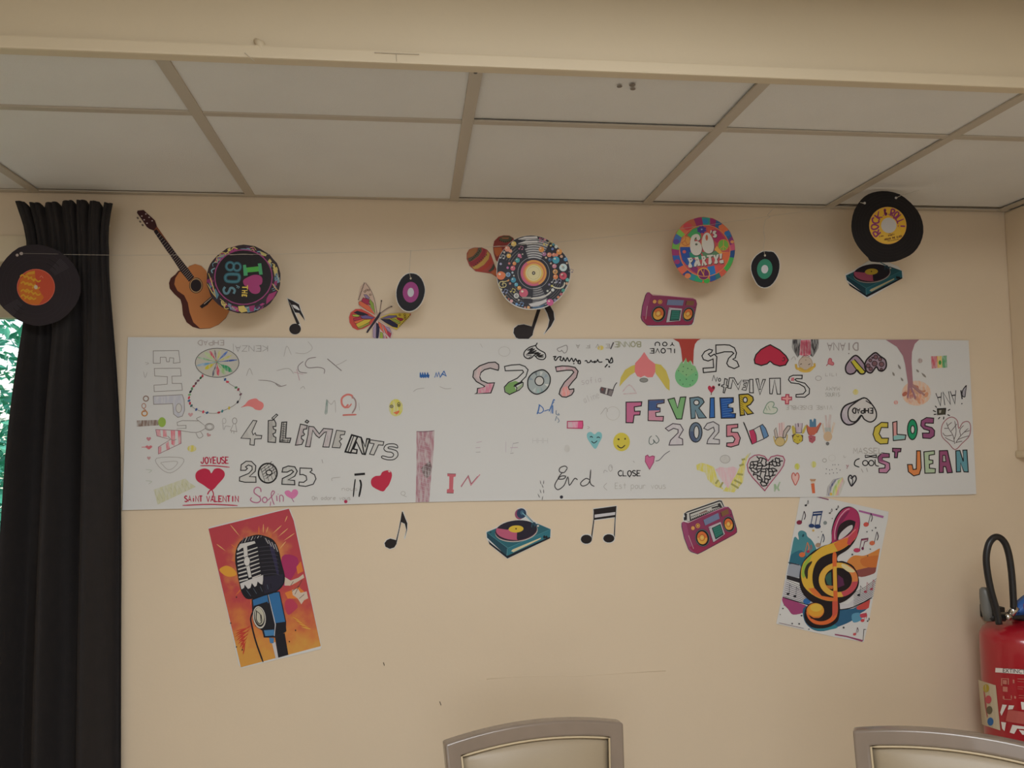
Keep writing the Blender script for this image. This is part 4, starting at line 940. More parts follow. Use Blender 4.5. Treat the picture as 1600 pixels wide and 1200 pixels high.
b.ell(376, 205, 46, 44, 'a89a8c'); b.oline(376, 205, 46, 44, .6, '8c7c6c'); b.line([(312, 210), (318, 240), (345, 240), (375, 258), (410, 238), (436, 225), (434, 205)], 3.4, 'b09044'); b.line([(320, 235), (350, 258), (400, 258), (430, 232)], 1.8, 'bc9c48'); b.line([(340, 212), (352, 208)], .8, '4c4038'); b.line([(395, 215), (408, 208)], .8, '4c4038'); b.line([(350, 165), (378, 150), (405, 162)], .6, '6c4c48'); b.ell(378, 183, 3, 3, '5c4840')
b.line([(280, 180), (300, 160), (310, 185)], .5, '8c8682')
dpart('lettering', 'Diana in faint pencil, upside down'); b.write('DIANA', 522, 68, 205, 50, 1.3, '8a8280', rot=180, pencil=False); b.ell(665, 140, 4, 4, '6c6664')
hrt(542, 198, 50, 34, 'b0686c', 60, .8, '984858', extra=lambda: b.line([(515, 222), (528, 208)], .8, '984858'))
dpart('scribble', 'faint pencil words'); b.write('LILI', 510, 270, 80, 20, .5, '989490'); b.write('MAMY', 510, 362, 95, 24, .7, '98958f', rot=180); b.write('SOURIS', 510, 402, 95, 24, .6, '9c9a94'); b.write('VIVRE ENSEMBLE', 245, 488, 310, 26, .6, '9c9892', rot=180); b.oline(462, 305, 20, 15, .5, FA)
dpart('sun_drawing'); b.ell(711, 397, 19, 19, 'b0a458', pencil=True)
dpart('heart_drawing', 'heart with stripe of yellow, upside down'); q_ = [(712, 152), (670, 185), (645, 225), (648, 262), (672, 278), (702, 270), (720, 250), (742, 275), (770, 272), (778, 235), (755, 190)]; b.fill(q_, '8c7a88'); b.fill([(678, 195), (702, 180), (772, 262), (755, 276), (735, 268)], 'aca438'); b.line(q_, 1.6, '201c1e', closed=True); b.line([(678, 192), (730, 268)], 1.1, '201c1e'); b.line([(702, 178), (772, 258)], 1.1, '201c1e')
dpart('heart_drawing', 'spotted mauve heart, upside down'); b.f(1290, 530, 6.667); q_ = [(512, 142), (455, 180), (412, 230), (400, 290), (425, 340), (470, 350), (520, 290), (545, 325), (585, 332), (622, 290), (615, 220), (560, 178)]; b.fill(q_, '8a7884')
for (x_, y_, r_) in ((515, 187, 22), (560, 210, 18), (458, 222, 16), (502, 255, 27), (435, 278, 21), (575, 262, 25), (462, 310, 19), (572, 315, 12), (480, 195, 8)): b.ell(x_, y_, r_, r_, '6c4e54'); b.oline(x_, y_, r_, r_, .7, '201c1e')
b.line(q_, 1.6, '201c1e', closed=True)
b.f(*B5)
hrt(135, 512, 82, 92, 'a6aa9c', 60, .9, '64806c', pencil=True, label='pale green leaf-like heart', extra=lambda: (b.line([(110, 500), (120, 520)], .5, '64806c'), b.line([(125, 490), (140, 520)], .5, '64806c')))
dpart('double_heart_drawing', 'two overlapping hearts with black outlines and letters'); q_ = [(768, 434), (705, 462), (640, 490), (615, 540), (625, 590), (660, 616), (705, 605), (745, 560), (780, 470)]; b.fill(q_, '948a94', pencil=True); b.line(q_, 1.7, '1c1a1c')
q_ = [(770, 436), (820, 480), (848, 530), (845, 575), (810, 598), (770, 580), (748, 552), (715, 592), (680, 592), (662, 560), (665, 510), (700, 475)]; b.fill(q_, 'a8a5a2'); b.line(q_, 1.4, '1c1a1c', closed=True); hatch(690, 500, 690, 560, 5, 14, 10, .4, '8c888a'); b.line([(778, 455), (815, 478)], 1, '1c1a1c'); b.write('EHPAD', 690, 505, 135, 34, 1.4, '1c1a1c', rot=180)
# --- FEVRIER 2025
b.f(*B4)
letter([(118, 465), (223, 463), (220, 490), (173, 497), (175, 526), (213, 525), (210, 550), (172, 552), (165, 603), (118, 602)], 'a85c7c', 1.1)
letter([(267, 452), (373, 448), (372, 470), (325, 478), (322, 500), (345, 504), (345, 530), (315, 535), (318, 560), (368, 560), (365, 592), (265, 588)], 'b07c8c', 1.0, extra=lambda: b.fill([(270, 456), (369, 452), (368, 467), (322, 474), (318, 503), (341, 507), (341, 520), (269, 522)], '3c5078'))
letter([(397, 447), (440, 437), (462, 505), (480, 432), (517, 430), (490, 578), (455, 578)], '6c9866', 1.1)
letter([(543, 437), (600, 430), (628, 442), (640, 465), (605, 505), (655, 570), (602, 572), (580, 518), (580, 572), (553, 575)], '5e7884', 1.1, holes=(ell(588, 468, 18, 17, 14),))
letter([(680, 437), (707, 435), (710, 568), (676, 570)], '2c5a98', 1.0)
letter([(745, 437), (835, 435), (835, 465), (800, 480), (800, 500), (832, 505), (834, 530), (800, 538), (850, 542), (848, 570), (755, 572)], '1e4a8c', 1.2, extra=lambda: hatch(758, 450, 765, 560, 8, 60, -8, .5, '4c74a4'))
letter([(873, 415), (935, 410), (966, 430), (970, 452), (950, 480), (925, 492), (970, 540), (930, 548), (905, 512), (912, 550), (882, 555)], 'a8922c', 1.3, holes=(ell(915, 450, 14, 18, 14),), extra=lambda: hatch(880, 425, 880, 540, 9, 22, 14, .5, '4c4420'))
letter([(380, 640), (430, 608), (480, 615), (500, 650), (470, 700), (495, 712), (497, 750), (405, 752), (415, 720), (465, 670), (465, 648), (435, 640), (402, 658)], 'a6a0a4', 1.0, '3c343c', pencil=True, name='digit')
dpart('digit', 'dark blue zero'); b.fill(ell(583, 667, 43, 66, 24), '5a6878', holes=(ell(588, 666, 17, 42, 18)[::-1],)); b.fill([(545, 660), (566, 660), (575, 705), (590, 712), (590, 730), (565, 725), (548, 700)], '44506c'); b.oline(583, 667, 43, 66, 1.0); b.oline(588, 666, 17, 42, .9)
letter([(637, 640), (660, 607), (700, 595), (738, 618), (738, 665), (700, 710), (742, 716), (742, 745), (658, 743), (665, 715), (710, 658), (702, 632), (665, 652)], 'a4a2a4', 1.0, '3c383c', pencil=True, name='digit')
letter([(790, 618), (865, 612), (865, 635), (825, 640), (822, 665), (865, 668), (882, 705), (870, 750), (820, 765), (790, 760), (792, 738), (835, 735), (846, 712), (830, 692), (790, 695)], 'b47480', 1.1, name='digit')
dpart('smiley_drawing', 'round yellow smiling face'); b.ell(88, 731, 56, 62, 'b6a840'); b.ell(68, 713, 7, 6, '26241c'); b.ell(112, 710, 5, 6, '26241c'); b.line([(60, 752), (72, 766), (90, 770), (112, 752)], 1.1, '26241c')
dpart('heart_drawing', 'little heart outline beside the 2'); b.line([(290, 690), (275, 705), (272, 735), (285, 748), (305, 735), (300, 715), (320, 740), (338, 720), (325, 695), (315, 688)], .8, '4c5854')
dpart('heart_drawing', 'pink heart balloon with a string'); b.fill([(272, 832), (262, 818), (248, 826), (246, 862), (275, 915), (302, 868), (308, 828), (295, 824)], 'b05c80', sm=False); b.line([(272, 832), (262, 818), (248, 826), (246, 862), (275, 915), (302, 868), (308, 828), (295, 824)], .8, '843c58', sm=False, closed=True); b.line([(315, 858), (340, 852), (375, 815), (412, 790)], .7, '44444a')
dpart('lettering', 'CLOSE in black capitals'); b.write('CLOSE', 66, 922, 150, 36, 1.1); b.line([(140, 962), (143, 967)], 1, DK)
dpart('scribble', 'faint pencil sentence'); b.write('Est pour vous', 45, 1005, 340, 38, .5, '98958f'); b.line([(15, 890), (25, 905)], .5, FA); b.line([(165, 858), (175, 868)], .5, FA)
b.oline(30, 540, 45, 45, .35, 'a09c94'); b.line([(95, 395), (140, 350), (185, 400)], 1.2, 'a89496', pencil=True); b.line([(100, 410), (190, 405)], 1.2, 'a89496', pencil=True)
dpart('lettering', 'faint green brown letters along the top edge'); b.write('BONNE', 40, 62, 175, 34, 1.2, '8c8c74', rot=180)
dpart('angel_drawing', 'yellow winged heart in crayon with grey halo'); b.fill([(585, 885), (620, 870), (660, 880), (705, 898), (722, 955), (770, 1050), (715, 1028), (665, 985), (645, 935), (592, 918)], 'b0a850', pencil=True); b.fill([(765, 1060), (795, 1020), (845, 965), (868, 920), (900, 850), (940, 805), (915, 880), (908, 960), (900, 1000), (840, 1068)], 'b0a850', pencil=True)
b.fill([(715, 915), (745, 898), (790, 905), (830, 895), (865, 908), (850, 950), (800, 1042), (760, 990)], 'b4949a', pencil=True); b.ell(780, 846, 32, 26, 'a2a09c', pencil=True); b.oline(780, 846, 33, 27, .7, '8c8a86')
for q_ in ([(820, 1010), (870, 1040)], [(840, 985), (890, 1010)], [(860, 945), (900, 950)], [(875, 890), (905, 880)], [(890, 850), (915, 845)], [(715, 1010), (735, 985)], [(745, 1035), (765, 1000)]): b.line(q_, 2.0, '8c8a54', sm=False)
b.f(1160, 640, 8)
dpart('flag_drawing', 'French flag on a pole'); b.fill([(75, 265), (135, 250), (165, 320), (175, 400), (115, 435)], 'a43454'); b.fill([(135, 250), (215, 200), (240, 290), (262, 365), (175, 400), (160, 310)], 'aaa8a4'); b.fill([(215, 200), (245, 185), (290, 240), (320, 330), (300, 355), (262, 365)], '56789c'); b.line([(75, 265), (140, 245), (215, 202), (245, 185), (285, 235), (320, 330), (262, 366), (180, 402), (115, 435)], .9, '303034', sm=False); b.line([(135, 250), (165, 320), (172, 400)], .8, '303034'); b.line([(212, 202), (238, 290), (262, 365)], 1, '303034'); b.line([(5, 155), (50, 260), (115, 437)], 1.3, '1c1a1a')
dpart('people_drawing', 'upside-down figure with pale sleeves'); b.fill([(440, 170), (520, 155), (530, 250), (500, 345), (440, 350)], 'b4a09c', pencil=True); b.ell(465, 400, 58, 55, 'b09c6c'); b.oline(465, 400, 60, 58, .7, '6c6448'); b.line([(385, 330), (400, 400), (420, 440)], 1.2, 'a89048'); b.line([(555, 310), (550, 370), (525, 420)], 1.2, 'a89048')
b.shape([(390, 260), (415, 225), (440, 350), (405, 350)], 'a69c94', .6, '4c4444'); b.shape([(500, 350), (510, 270), (560, 205), (595, 205), (590, 235), (550, 290), (530, 350)], 'a69c94', .8, '3c3434'); b.line([(460, 170), (462, 330)], .6, '9c6c74'); b.line([(485, 165), (490, 330)], .6, '9c6c74')
dpart('people_drawing', 'upside-down figure with yellow face and dark hair'); b.fill([(612, 320), (655, 300), (755, 320), (752, 390), (685, 436), (630, 400)], '4c3c34'); b.ell(686, 362, 58, 60, 'ac9c3c'); b.fill([(655, 175), (745, 168), (735, 290), (665, 290)], '9c8c98', pencil=True); b.line([(655, 175), (665, 290), (735, 290), (745, 168)], .7, '3c3434', sm=False)
b.fill([(608, 215), (630, 195), (655, 230), (660, 300), (625, 310)], 'a8984c'); b.fill([(745, 260), (785, 190), (800, 210), (770, 290), (740, 310)], 'a8984c'); b.ell(648, 378, 5, 6, '2c2420'); b.ell(712, 382, 5, 6, '2c2420'); b.line([(670, 330), (690, 340), (705, 328)], .7, '4c3c20'); b.line([(690, 170), (695, 215)], .8, '3c3434')
dpart('people_drawing', 'upside-down figure in orange shirt and blue trousers'); b.fill([(835, 125), (860, 122), (875, 160), (890, 110), (915, 120), (918, 218), (835, 222)], '4a6c84'); b.fill([(800, 185), (835, 220), (918, 218), (965, 160), (982, 170), (925, 290), (890, 320), (830, 320), (800, 260)], 'a85a48'); b.fill([(818, 330), (850, 318), (910, 335), (908, 385), (870, 422), (830, 400)], '985058'); b.line([(800, 185), (805, 265), (830, 320)], .6, '5c3028'); b.line([(982, 170), (925, 292)], .6, '5c3028'); b.line([(845, 360), (860, 370)], .7, '4c2c2c')
dpart('people_drawing', 'upside-down figure in pale colours with a bun'); b.fill([(1025, 70), (1045, 70), (1060, 200), (1080, 60), (1105, 65), (1100, 225), (1035, 225)], 'a49490', pencil=True); b.fill([(1020, 225), (1100, 225), (1105, 290), (1025, 290)], '8c908c', pencil=True); b.ell(1063, 335, 55, 62, 'b0987c'); b.fill([(988, 190), (1005, 165), (1030, 290), (1015, 310)], 'b09c88', pencil=True); b.fill([(1100, 290), (1130, 150), (1155, 170), (1120, 300)], 'b09c88', pencil=True); b.ell(1060, 425, 22, 22, '5c5c5c')
dpart('heart_drawing', 'large heart filled with a black puzzle pattern'); HQ = [(270, 1012), (200, 935), (120, 850), (65, 770), (50, 690), (80, 612), (140, 572), (200, 565), (270, 585), (312, 640), (350, 590), (430, 570), (500, 585), (522, 630), (505, 700), (460, 770), (390, 855), (330, 930)]
b.fill(HQ, 'a6a2a0'); 
def inpoly(x, y, P_):
    c_ = False
    for (x0, y0), (x1, y1) in zip(P_, P_[1:]+P_[:1]):
        if (y0 > y) != (y1 > y) and x < (x1-x0)*(y-y0)/(y1-y0)+x0: c_ = not c_
    return c_
qr = random.Random(11); J = {}
for i in range(-1, 13):
    for j in range(-1, 13): J[i, j] = (40+i*46+(j % 2)*14+qr.uniform(-13, 13), 570+j*42+qr.uniform(-13, 13))
HQ2 = [(285+(x-285)*.93, 760+(y-760)*.94) for x, y in HQ]
for (i, j), p in J.items():
    for d in ((1, 0), (0, 1)):
        q_ = J.get((i+d[0], j+d[1]))
        if q_ and inpoly(*p, HQ2) and inpoly(*q_, HQ2) and qr.random() < .88:
            mx_, my_ = (p[0]+q_[0])/2+qr.uniform(-12, 12), (p[1]+q_[1])/2+qr.uniform(-12, 12)
            b.line([p, (mx_, my_), q_], 1.25, '1c1a1c')
b.line(HQ, 1.0, '94405c', closed=True, sm=False)
dpart('letter', 'green letter K'); b.fill([(385, 930), (410, 930), (425, 965), (455, 900), (470, 905), (445, 975), (462, 1010), (445, 1018), (420, 985), (400, 1030), (388, 1020)], '7c9474', pencil=True)
for (x_, y_, c_) in ((680, 712, 'a4a448'), (885, 685, 'aaa85c')): dpart('blot', None); b.ell(x_, y_, 34, 40, c_, pencil=True)
hrt(657, 868, 90, 150, 'b88c84', 0, 1.0, 'a8544c', pencil=True, label='tall narrow orange pink heart')
dpart('arm_drawing', 'orange arm with open hand'); b.fill([(852, 925), (895, 920), (905, 1045), (868, 1045)], 'b45c3c'); b.ell(878, 900, 30, 22, 'b09c88', pencil=True)
for x_ in (843, 858, 875, 893, 910): b.line([(878+(x_-878)*.5, 895), (x_, 868)], 1.2, 'a07c60')
dpart('rainbow_drawing', 'slanting half rainbow'); 
RB0 = [(1040, 1075), (1060, 960), (1130, 870), (1250, 845)]; RB1 = [(1210, 1075), (1245, 990), (1278, 900), (1250, 845)]
for i, c_ in enumerate(('8c8a8a', '50506c', 'a8a89c', '8ca45c', 'b0a860', 'b08484', '9c9a90')):
    lp = lambda t: [(x0+(x1-x0)*t, y0+(y1-y0)*t) for (x0, y0), (x1, y1) in zip(RB0, RB1)]
    A_, B_ = lp(i/7), lp((i+1)/7); b.fill(A_+B_[::-1], c_, pencil=True)
b.ell(1102, 1055, 16, 18, 'b89840')
dpart('cloud_drawing', 'pencilled rain cloud'); b.oline(1115, 605, 42, 38, .5, 'a4a29e'); b.oline(1022, 635, 24, 22, .8, '98958f')
for (x_, y_) in ((1125, 690), (1152, 690), (1195, 690), (1045, 742), (1085, 755), (1115, 750), (1170, 740), (1215, 755), (1040, 800), (1085, 802), (1132, 792), (1178, 790)): b.line([(x_, y_-6), (x_+2, y_+6)], .8, '4c4c54')
dpart('scribble'); b.line([(1295, 690), (1310, 712), (1322, 690)], 1, '98787c'); b.line([(1310, 712), (1300, 740)], .9, '98787c'); b.line([(1262, 570), (1268, 600), (1290, 590)], .4, FA); b.line([(60, 600), (95, 540)], .8, 'a0a07c')
hrt(1366, 890, 96, 130, None, 6, 1.5, '26242a', label='small heart outlined twice in black', extra=lambda: b.line([(1340, 850), (1375, 880), (1362, 945)], 1, '26242a'))
b.f(*B5)
dpart('lettering', 'COOL in round black letters with glasses above'); b.line([(740, 842), (712, 855), (706, 885), (738, 900)], 1.2); b.oline(777, 872, 18, 17, 1.1); b.oline(817, 872, 17, 18, 1.1); b.line([(842, 848), (845, 885), (868, 893)], 1.1); b.line([(775, 818), (812, 825), (850, 818), (850, 835), (812, 830), (778, 835), (775, 818)], 1.1, sm=False); b.line([(750, 910), (762, 935)], .7, '8c8884'); b.line([(785, 905), (792, 930)], .7, '8c8884')
dpart('lettering', 'faint pencil name above COOL'); b.write('MASSEL', 698, 772, 195, 36, .9, '98948e')
# --- CLOS ST JEAN
b.f(*B6)
letter([(155, 602), (112, 600), (68, 632), (56, 680), (72, 722), (105, 745), (155, 742), (160, 706), (115, 706), (97, 675), (112, 634), (155, 635)], 'b0a040', 1.1)
letter([(187, 600), (215, 593), (216, 680), (275, 685), (270, 715), (192, 722)], 'b88684', 1.1, extra=lambda: b.fill([(192, 692), (222, 684), (270, 689), (266, 711), (195, 718)], '78a4a0'))
dpart('letter', 'green letter O'); b.fill(ell(318, 648, 33, 68, 24), '1e8058', holes=(ell(320, 648, 13, 27, 16)[::-1],)); b.oline(318, 648, 33, 68, 1.1); b.oline(320, 648, 13, 27, 1)
letter([(460, 572), (412, 568), (378, 588), (374, 622), (395, 645), (432, 655), (430, 672), (385, 672), (388, 705), (438, 708), (464, 690), (466, 655), (448, 635), (402, 622), (404, 604), (458, 606)], '80486a', 1.1)
letter([(165, 810), (115, 805), (88, 832), (95, 868), (138, 885), (136, 905), (97, 908), (97, 936), (148, 938), (170, 912), (166, 872), (118, 852), (120, 835), (165, 834)], 'a4728c', 1.1, extra=lambda: b.fill([(161, 814), (116, 809), (92, 833), (100, 862), (150, 868), (117, 850), (118, 831), (161, 830)], '80486a'))
letter([(187, 773), (243, 775), (240, 796), (222, 798), (218, 836), (200, 836), (201, 798), (187, 796)], '80486a', 1.2)
letter([(347, 790), (372, 790), (378, 905), (365, 948), (328, 958), (292, 930), (286, 882), (317, 882), (324, 915), (345, 912)], 'bc7444', 1.1)
letter([(395, 797), (465, 790), (466, 814), (430, 820), (430, 850), (455, 854), (455, 875), (432, 880), (432, 906), (472, 910), (470, 938), (402, 940)], '98a88c', 1.1)
letter([(498, 790), (552, 788), (585, 935), (552, 938), (540, 896), (525, 896), (525, 935), (497, 936)], '804664', 1.1, extra=lambda: b.shape([(522, 820), (536, 820), (542, 862), (520, 862)], 'a09e98', .9))
letter([(608, 790), (635, 788), (658, 862), (655, 786), (682, 785), (691, 932), (662, 930), (640, 872), (640, 930), (612, 932)], '56848e', 1.1)
dpart('heart_drawing', 'heart filled with bare branches'); q_ = [(603, 782), (560, 740), (515, 692), (515, 625), (545, 580), (585, 565), (618, 590), (628, 640), (655, 602), (690, 595), (706, 625), (698, 690), (650, 740)]; b.line(q_, .9, '8c5c62', closed=True)
for q_ in ([(600, 745), (590, 690), (560, 640), (545, 600)], [(595, 720), (610, 660), (600, 590)], [(585, 685), (540, 690), (520, 670)], [(605, 740), (640, 690), (690, 640)], [(620, 715), (660, 700), (695, 690)], [(640, 690), (635, 650), (660, 620)], [(575, 660), (600, 630), (615, 610)], [(560, 640), (530, 640)], [(598, 730), (560, 715), (535, 700)], [(555, 620), (580, 600)], [(665, 665), (700, 655)], [(610, 735), (650, 725)]): b.line(q_, .7, '544a4a')
dpart('lettering', 'DIANA in tall black letters, upside down'); b.write('ANA', 480, 395, 135, 88, 1.3, '26242a', rot=172); b.write('I', 640, 385, 12, 60, 1.3, '26242a', rot=172); b.line([(678, 352), (668, 430)], 1.2, '26242a'); b.line([(678, 352), (655, 385), (650, 420), (668, 432)], 1.1, '26242a'); b.fill([(676, 362), (660, 388), (655, 418), (667, 426)], '8c8890'); b.ell(648, 475, 4, 4, '26242a')
dpart('lamp_drawing', 'black square with rays around it'); b.fill([(487, 512), (538, 508), (535, 548), (488, 552)], '38362c'); b.fill([(495, 520), (512, 518), (508, 535), (497, 540)], '8c8a80'); b.line([(485, 552), (485, 510), (540, 507), (537, 550)], 1.2, DK, sm=False)
for q_ in ([(455, 520), (475, 530)], [(460, 548), (478, 545)], [(490, 578), (502, 565)], [(525, 580), (528, 562)], [(552, 548), (568, 556)], [(555, 522), (570, 512)], [(470, 490), (480, 502)]): b.line(q_, 1.1, DK, sm=False)
dpart('flag_drawing', 'small flag in red, yellow and green'); b.fill([(443, 158), (487, 157), (488, 236), (448, 240)], 'a43c4c', pencil=True); b.fill([(483, 157), (520, 156), (522, 234), (486, 237)], 'b89c48', pencil=True); b.fill([(516, 156), (548, 153), (551, 234), (518, 236)], '2e8048', pencil=True); b.ell(503, 200, 10, 16, '3c803c', n=7)
dpart('tree_drawing', 'upside-down tree with mauve trunk and autumn crown'); b.ell(345, 405, 98, 84, 'b89880', pencil=True, n=18)
for i in range(26):
    a_ = i*2.4; r_ = .2+.75*((i*7) % 10)/10; c_ = ('a8765c', 'b88468', '9c5c4c', 'b08c74', 'b4846c')[i % 5]
    b.ell(345+90*r_*math.cos(a_), 408+72*r_*math.sin(a_), 20, 14, c_, rot=i*40, n=8, pencil=i % 2 == 0)
b.fill([(140, 48), (365, 46), (335, 75), (316, 130), (313, 200), (322, 345), (382, 400), (372, 412), (315, 365), (345, 440), (333, 446), (302, 368), (290, 440), (280, 436), (288, 340), (270, 215), (255, 155), (215, 95)], '8c666e')
b.line([(320, 350), (400, 420)], 2.2, '94706c'); 
dpart('leaves_drawing', 'loose grey leaves falling')
for a_, c_ in (((222, 212), (240, 245)), ((240, 300), (256, 325)), ((343, 245), (362, 265)), ((378, 268), (410, 300)), ((185, 262), (198, 290))): b.leaf(a_, c_, 14, '74706a')
dpart('blot', 'grey smudge'); b.ell(370, 188, 16, 16, '8c7c78', pencil=True); dpart('blot', 'pink smudge'); b.ell(208, 467, 14, 14, 'b07c74', pencil=True)
b.done()

# ================================================================== SINGLE CUT-OUTS
def disc_outline(cx, cy, rx, ry=None, n=48, jit=0.0, seed=1, rot=0):
    q = random.Random(seed); ry = rx if ry is None else ry
    return [(x+q.uniform(-jit, jit), y+q.uniform(-jit, jit)) for x, y in ell(cx, cy, rx, ry, n, R(rot))]
HY = 2.375                      # plane of the hanging garland, 0.2 m off the wall
# --- guitar
G1 = (190, 310, 5.2174)
body = [(462, 590), (440, 618), (400, 650), (386, 690), (392, 735), (430, 780), (480, 825), (492, 870), (500, 950), (530, 1010), (580, 1048), (640, 1064), (720, 1060), (790, 1030), (850, 975), (880, 915), (880, 860), (820, 800), (740, 700), (705, 640), (690, 590), (650, 550), (600, 534), (550, 552), (540, 570)]
head = [(130, 100), (180, 95), (210, 125), (240, 150), (272, 180), (288, 228), (262, 262), (225, 248), (205, 232), (160, 165), (125, 118)]
neckR = [(288, 228), (400, 388), (445, 450), (545, 575)]; neckL = [(262, 262), (370, 430), (395, 460), (485, 600)]
g = Sheet('guitar_cutout', 'paper cut-out of a brown acoustic guitar stuck at the upper left of the wall', 'wall decoration',
          head[:6]+neckR[1:]+[(600, 534), (650, 550), (690, 590), (705, 640), (740, 700), (820, 800), (880, 860), (880, 915), (850, 975), (790, 1030), (720, 1060), (640, 1064), (580, 1048), (530, 1010), (500, 950), (492, 870), (480, 825), (430, 780), (392, 735), (386, 690), (400, 650), (440, 618), (462, 590)]+neckL[::-1][:3]+head[6:], G1, k=.52, paper='6a3a26')
g.part('side'); g.fill(body, '3c1a14', sm=False)
g.part('soundboard'); g.fill([(470, 600), (438, 650), (430, 700), (455, 752), (510, 790), (540, 850), (555, 930), (585, 1010), (640, 1060), (720, 1058), (790, 1028), (850, 972), (880, 915), (880, 860), (820, 800), (740, 700), (705, 640), (690, 590), (650, 550), (600, 534), (550, 555), (520, 580)], '9a6238')
g.part('rosette'); g.ell(607, 710, 56, 64, '2c201c'); g.ell(607, 710, 50, 58, 'a8885c'); g.ell(607, 710, 46, 52, '3c2c26'); g.part('soundhole'); g.ell(606, 711, 40, 47, '1c1418')
g.part('fretboard'); g.fill([(283, 250), (262, 270), (370, 430), (395, 462), (485, 600), (550, 680), (592, 640), (545, 575), (445, 450), (400, 388)], '1c1216')
g.part('fret')
for i in range(24):
    t = (i+1)/25; t = t**.8; ax, ay = 262+(550-262)*t, 270+(680-270)*t; bx, by = 283+(592-283)*t, 250+(640-250)*t
    g.line([(ax, ay), (bx, by)], .5, '8c7c74', sm=False)
g.part('headstock'); g.fill(head, '34181a')
g.part('tuning_peg', 'pale tuning pegs')
for (x, y) in ((165, 145), (198, 128), (185, 175), (225, 155), (208, 203), (250, 183)): g.ell(x, y, 7, 6, '9c8c8c', n=8)
for (x, y) in ((132, 160), (152, 190), (172, 218)): g.ell(x, y, 11, 8, '5c5048', rot=50, n=8)
g.part('bridge'); g.fill([(637, 880), (655, 897), (700, 868), (745, 815), (730, 800)], '1e1618'); g.line([(672, 862), (735, 808)], .9, 'b0a090', sm=False)
g.done()
# --- 80's disc, hanging
E8 = (320, 380, 10.433)
p8 = Sheet('eighties_disc', 'round black and magenta disc reading I love the 80s, turned sideways over the guitar', 'wall decoration',
           [(x, y) for x, y in disc_outline(632, 587, 605, 560, 40, 8, 3)], E8, y=HY, k=.57, paper='2a2024', rough=.4)
p8.part('patterned_rim')
q8 = random.Random(5)
for i in range(46):
    a = q8.uniform(0, 360); c = ('7c3058', '4c6c7c', 'a8985c', '241c28', '241c28', '3c2440', '8c3464', '5c7c8c')[i % 8]
    r1, r2 = q8.uniform(.80, .88), q8.uniform(.9, .985); w = q8.uniform(5, 15)
    pp = [(632+600*r1*math.cos(R(a)), 587+556*r1*math.sin(R(a))), (632+600*r2*math.cos(R(a-w*.3)), 587+556*r2*math.sin(R(a-w*.3))), (632+600*r2*math.cos(R(a+w*.6)), 587+556*r2*math.sin(R(a+w*.6))), (632+600*r1*math.cos(R(a+w)), 587+556*r1*math.sin(R(a+w)))]
    p8.fill(pp, c)
for i in range(40):
    a = q8.uniform(0, 360); r = q8.uniform(.82, .95); c = ('b0a060', '6c8c98', 'a89458', '8c3868', '5c7480')[i % 5]
    pp = [(632+600*r*math.cos(R(a)), 587+556*r*math.sin(R(a))), (632+600*(r+.05)*math.cos(R(a+5)), 587+556*(r+.05)*math.sin(R(a+5))), (632+600*(r-.02)*math.cos(R(a+11)), 587+556*(r-.02)*math.sin(R(a+11)))]
    p8.line(pp, q8.uniform(.7, 1.9), c)
p8.fill([(1050, 830), (1180, 780), (1120, 900), (1000, 1000), (1010, 900)], '84305c'); p8.fill([(545, 1030), (640, 1020), (700, 1110), (600, 1135), (555, 1100)], 'b09c58'); p8.fill([(720, 1030), (820, 1010), (800, 1110), (740, 1115)], '7c2e58'); p8.fill([(370, 100), (420, 70), (425, 130), (385, 140)], 'b0a05c'); p8.fill([(900, 130), (1010, 180), (1000, 215), (930, 200)], 'a89c5c')
p8.fill([(30, 590), (150, 600), (140, 640), (40, 650)], '6c2c50'); p8.line([(60, 490), (110, 620), (150, 760), (180, 880), (120, 800), (40, 660)], 1.5, 'b09858', sm=False); p8.line([(1105, 660), (1150, 730), (1200, 780)], 1.5, 'b08c60'); p8.line([(1180, 420), (1200, 560), (1235, 640)], .9, 'a09070')
p8.part('magenta_ring', 'magenta ring'); p8.ell(632, 555, 478, 455, '843a66', inner=.955); p8.fill([(400, 170), (430, 110), (500, 125), (640, 105), (760, 120), (880, 180), (800, 178), (640, 140), (480, 165)], '843462')
p8.part('dark_centre'); p8.fill(ell(632, 555, 458, 436, 40), '1a1618')
p8.part('lettering', 'green letter I'); p8.fill([(625, 358), (672, 352), (680, 402), (875, 380), (865, 335), (922, 328), (945, 512), (890, 515), (880, 462), (698, 478), (700, 528), (637, 535)], '40885c', sm=False); p8.fill([(680, 400), (875, 380), (880, 462), (698, 478)], '44903c')
p8.part('heart', 'magenta heart'); p8.fill([(625, 630), (645, 590), (720, 548), (800, 518), (880, 522), (932, 560), (942, 620), (925, 670), (890, 690), (910, 740), (895, 800), (840, 828), (770, 815), (725, 770), (700, 715), (650, 690)], '8a3462', sm=True)
def seg_text(sh, strokes, w, col, name='lettering', label=None):
    sh.part(name, label)
    for st in strokes: sh.line(st, w, col)
T8 = '2e5a66'; 
p8.part('lettering', 'blue 80s'); p8.ell(415, 378, 84, 86, '2c5660', inner=.5); p8.ell(527, 388, 78, 84, '2c5660', inner=.5); p8.oline(415, 378, 60, 62, .5, '5c8490'); p8.oline(527, 388, 56, 60, .5, '5c8490')
p8.line([(385, 510), (340, 545), (345, 600), (390, 625), (520, 628), (562, 590), (560, 530), (520, 510)], 5, '2c5660', closed=True); p8.line([(388, 508), (340, 545), (345, 600), (390, 627), (520, 630), (563, 590), (562, 530), (520, 508)], .5, '5c8490', closed=True)
p8.line([(335, 715), (308, 760), (330, 815), (375, 818), (405, 770), (420, 735), (460, 735), (490, 775), (470, 825)], 3.6, '50707a'); p8.line([(510, 690), (535, 700), (525, 735)], 1.2, '5c7c84'); p8.line([(535, 700), (565, 715), (545, 740)], 1.2, '5c7c84')
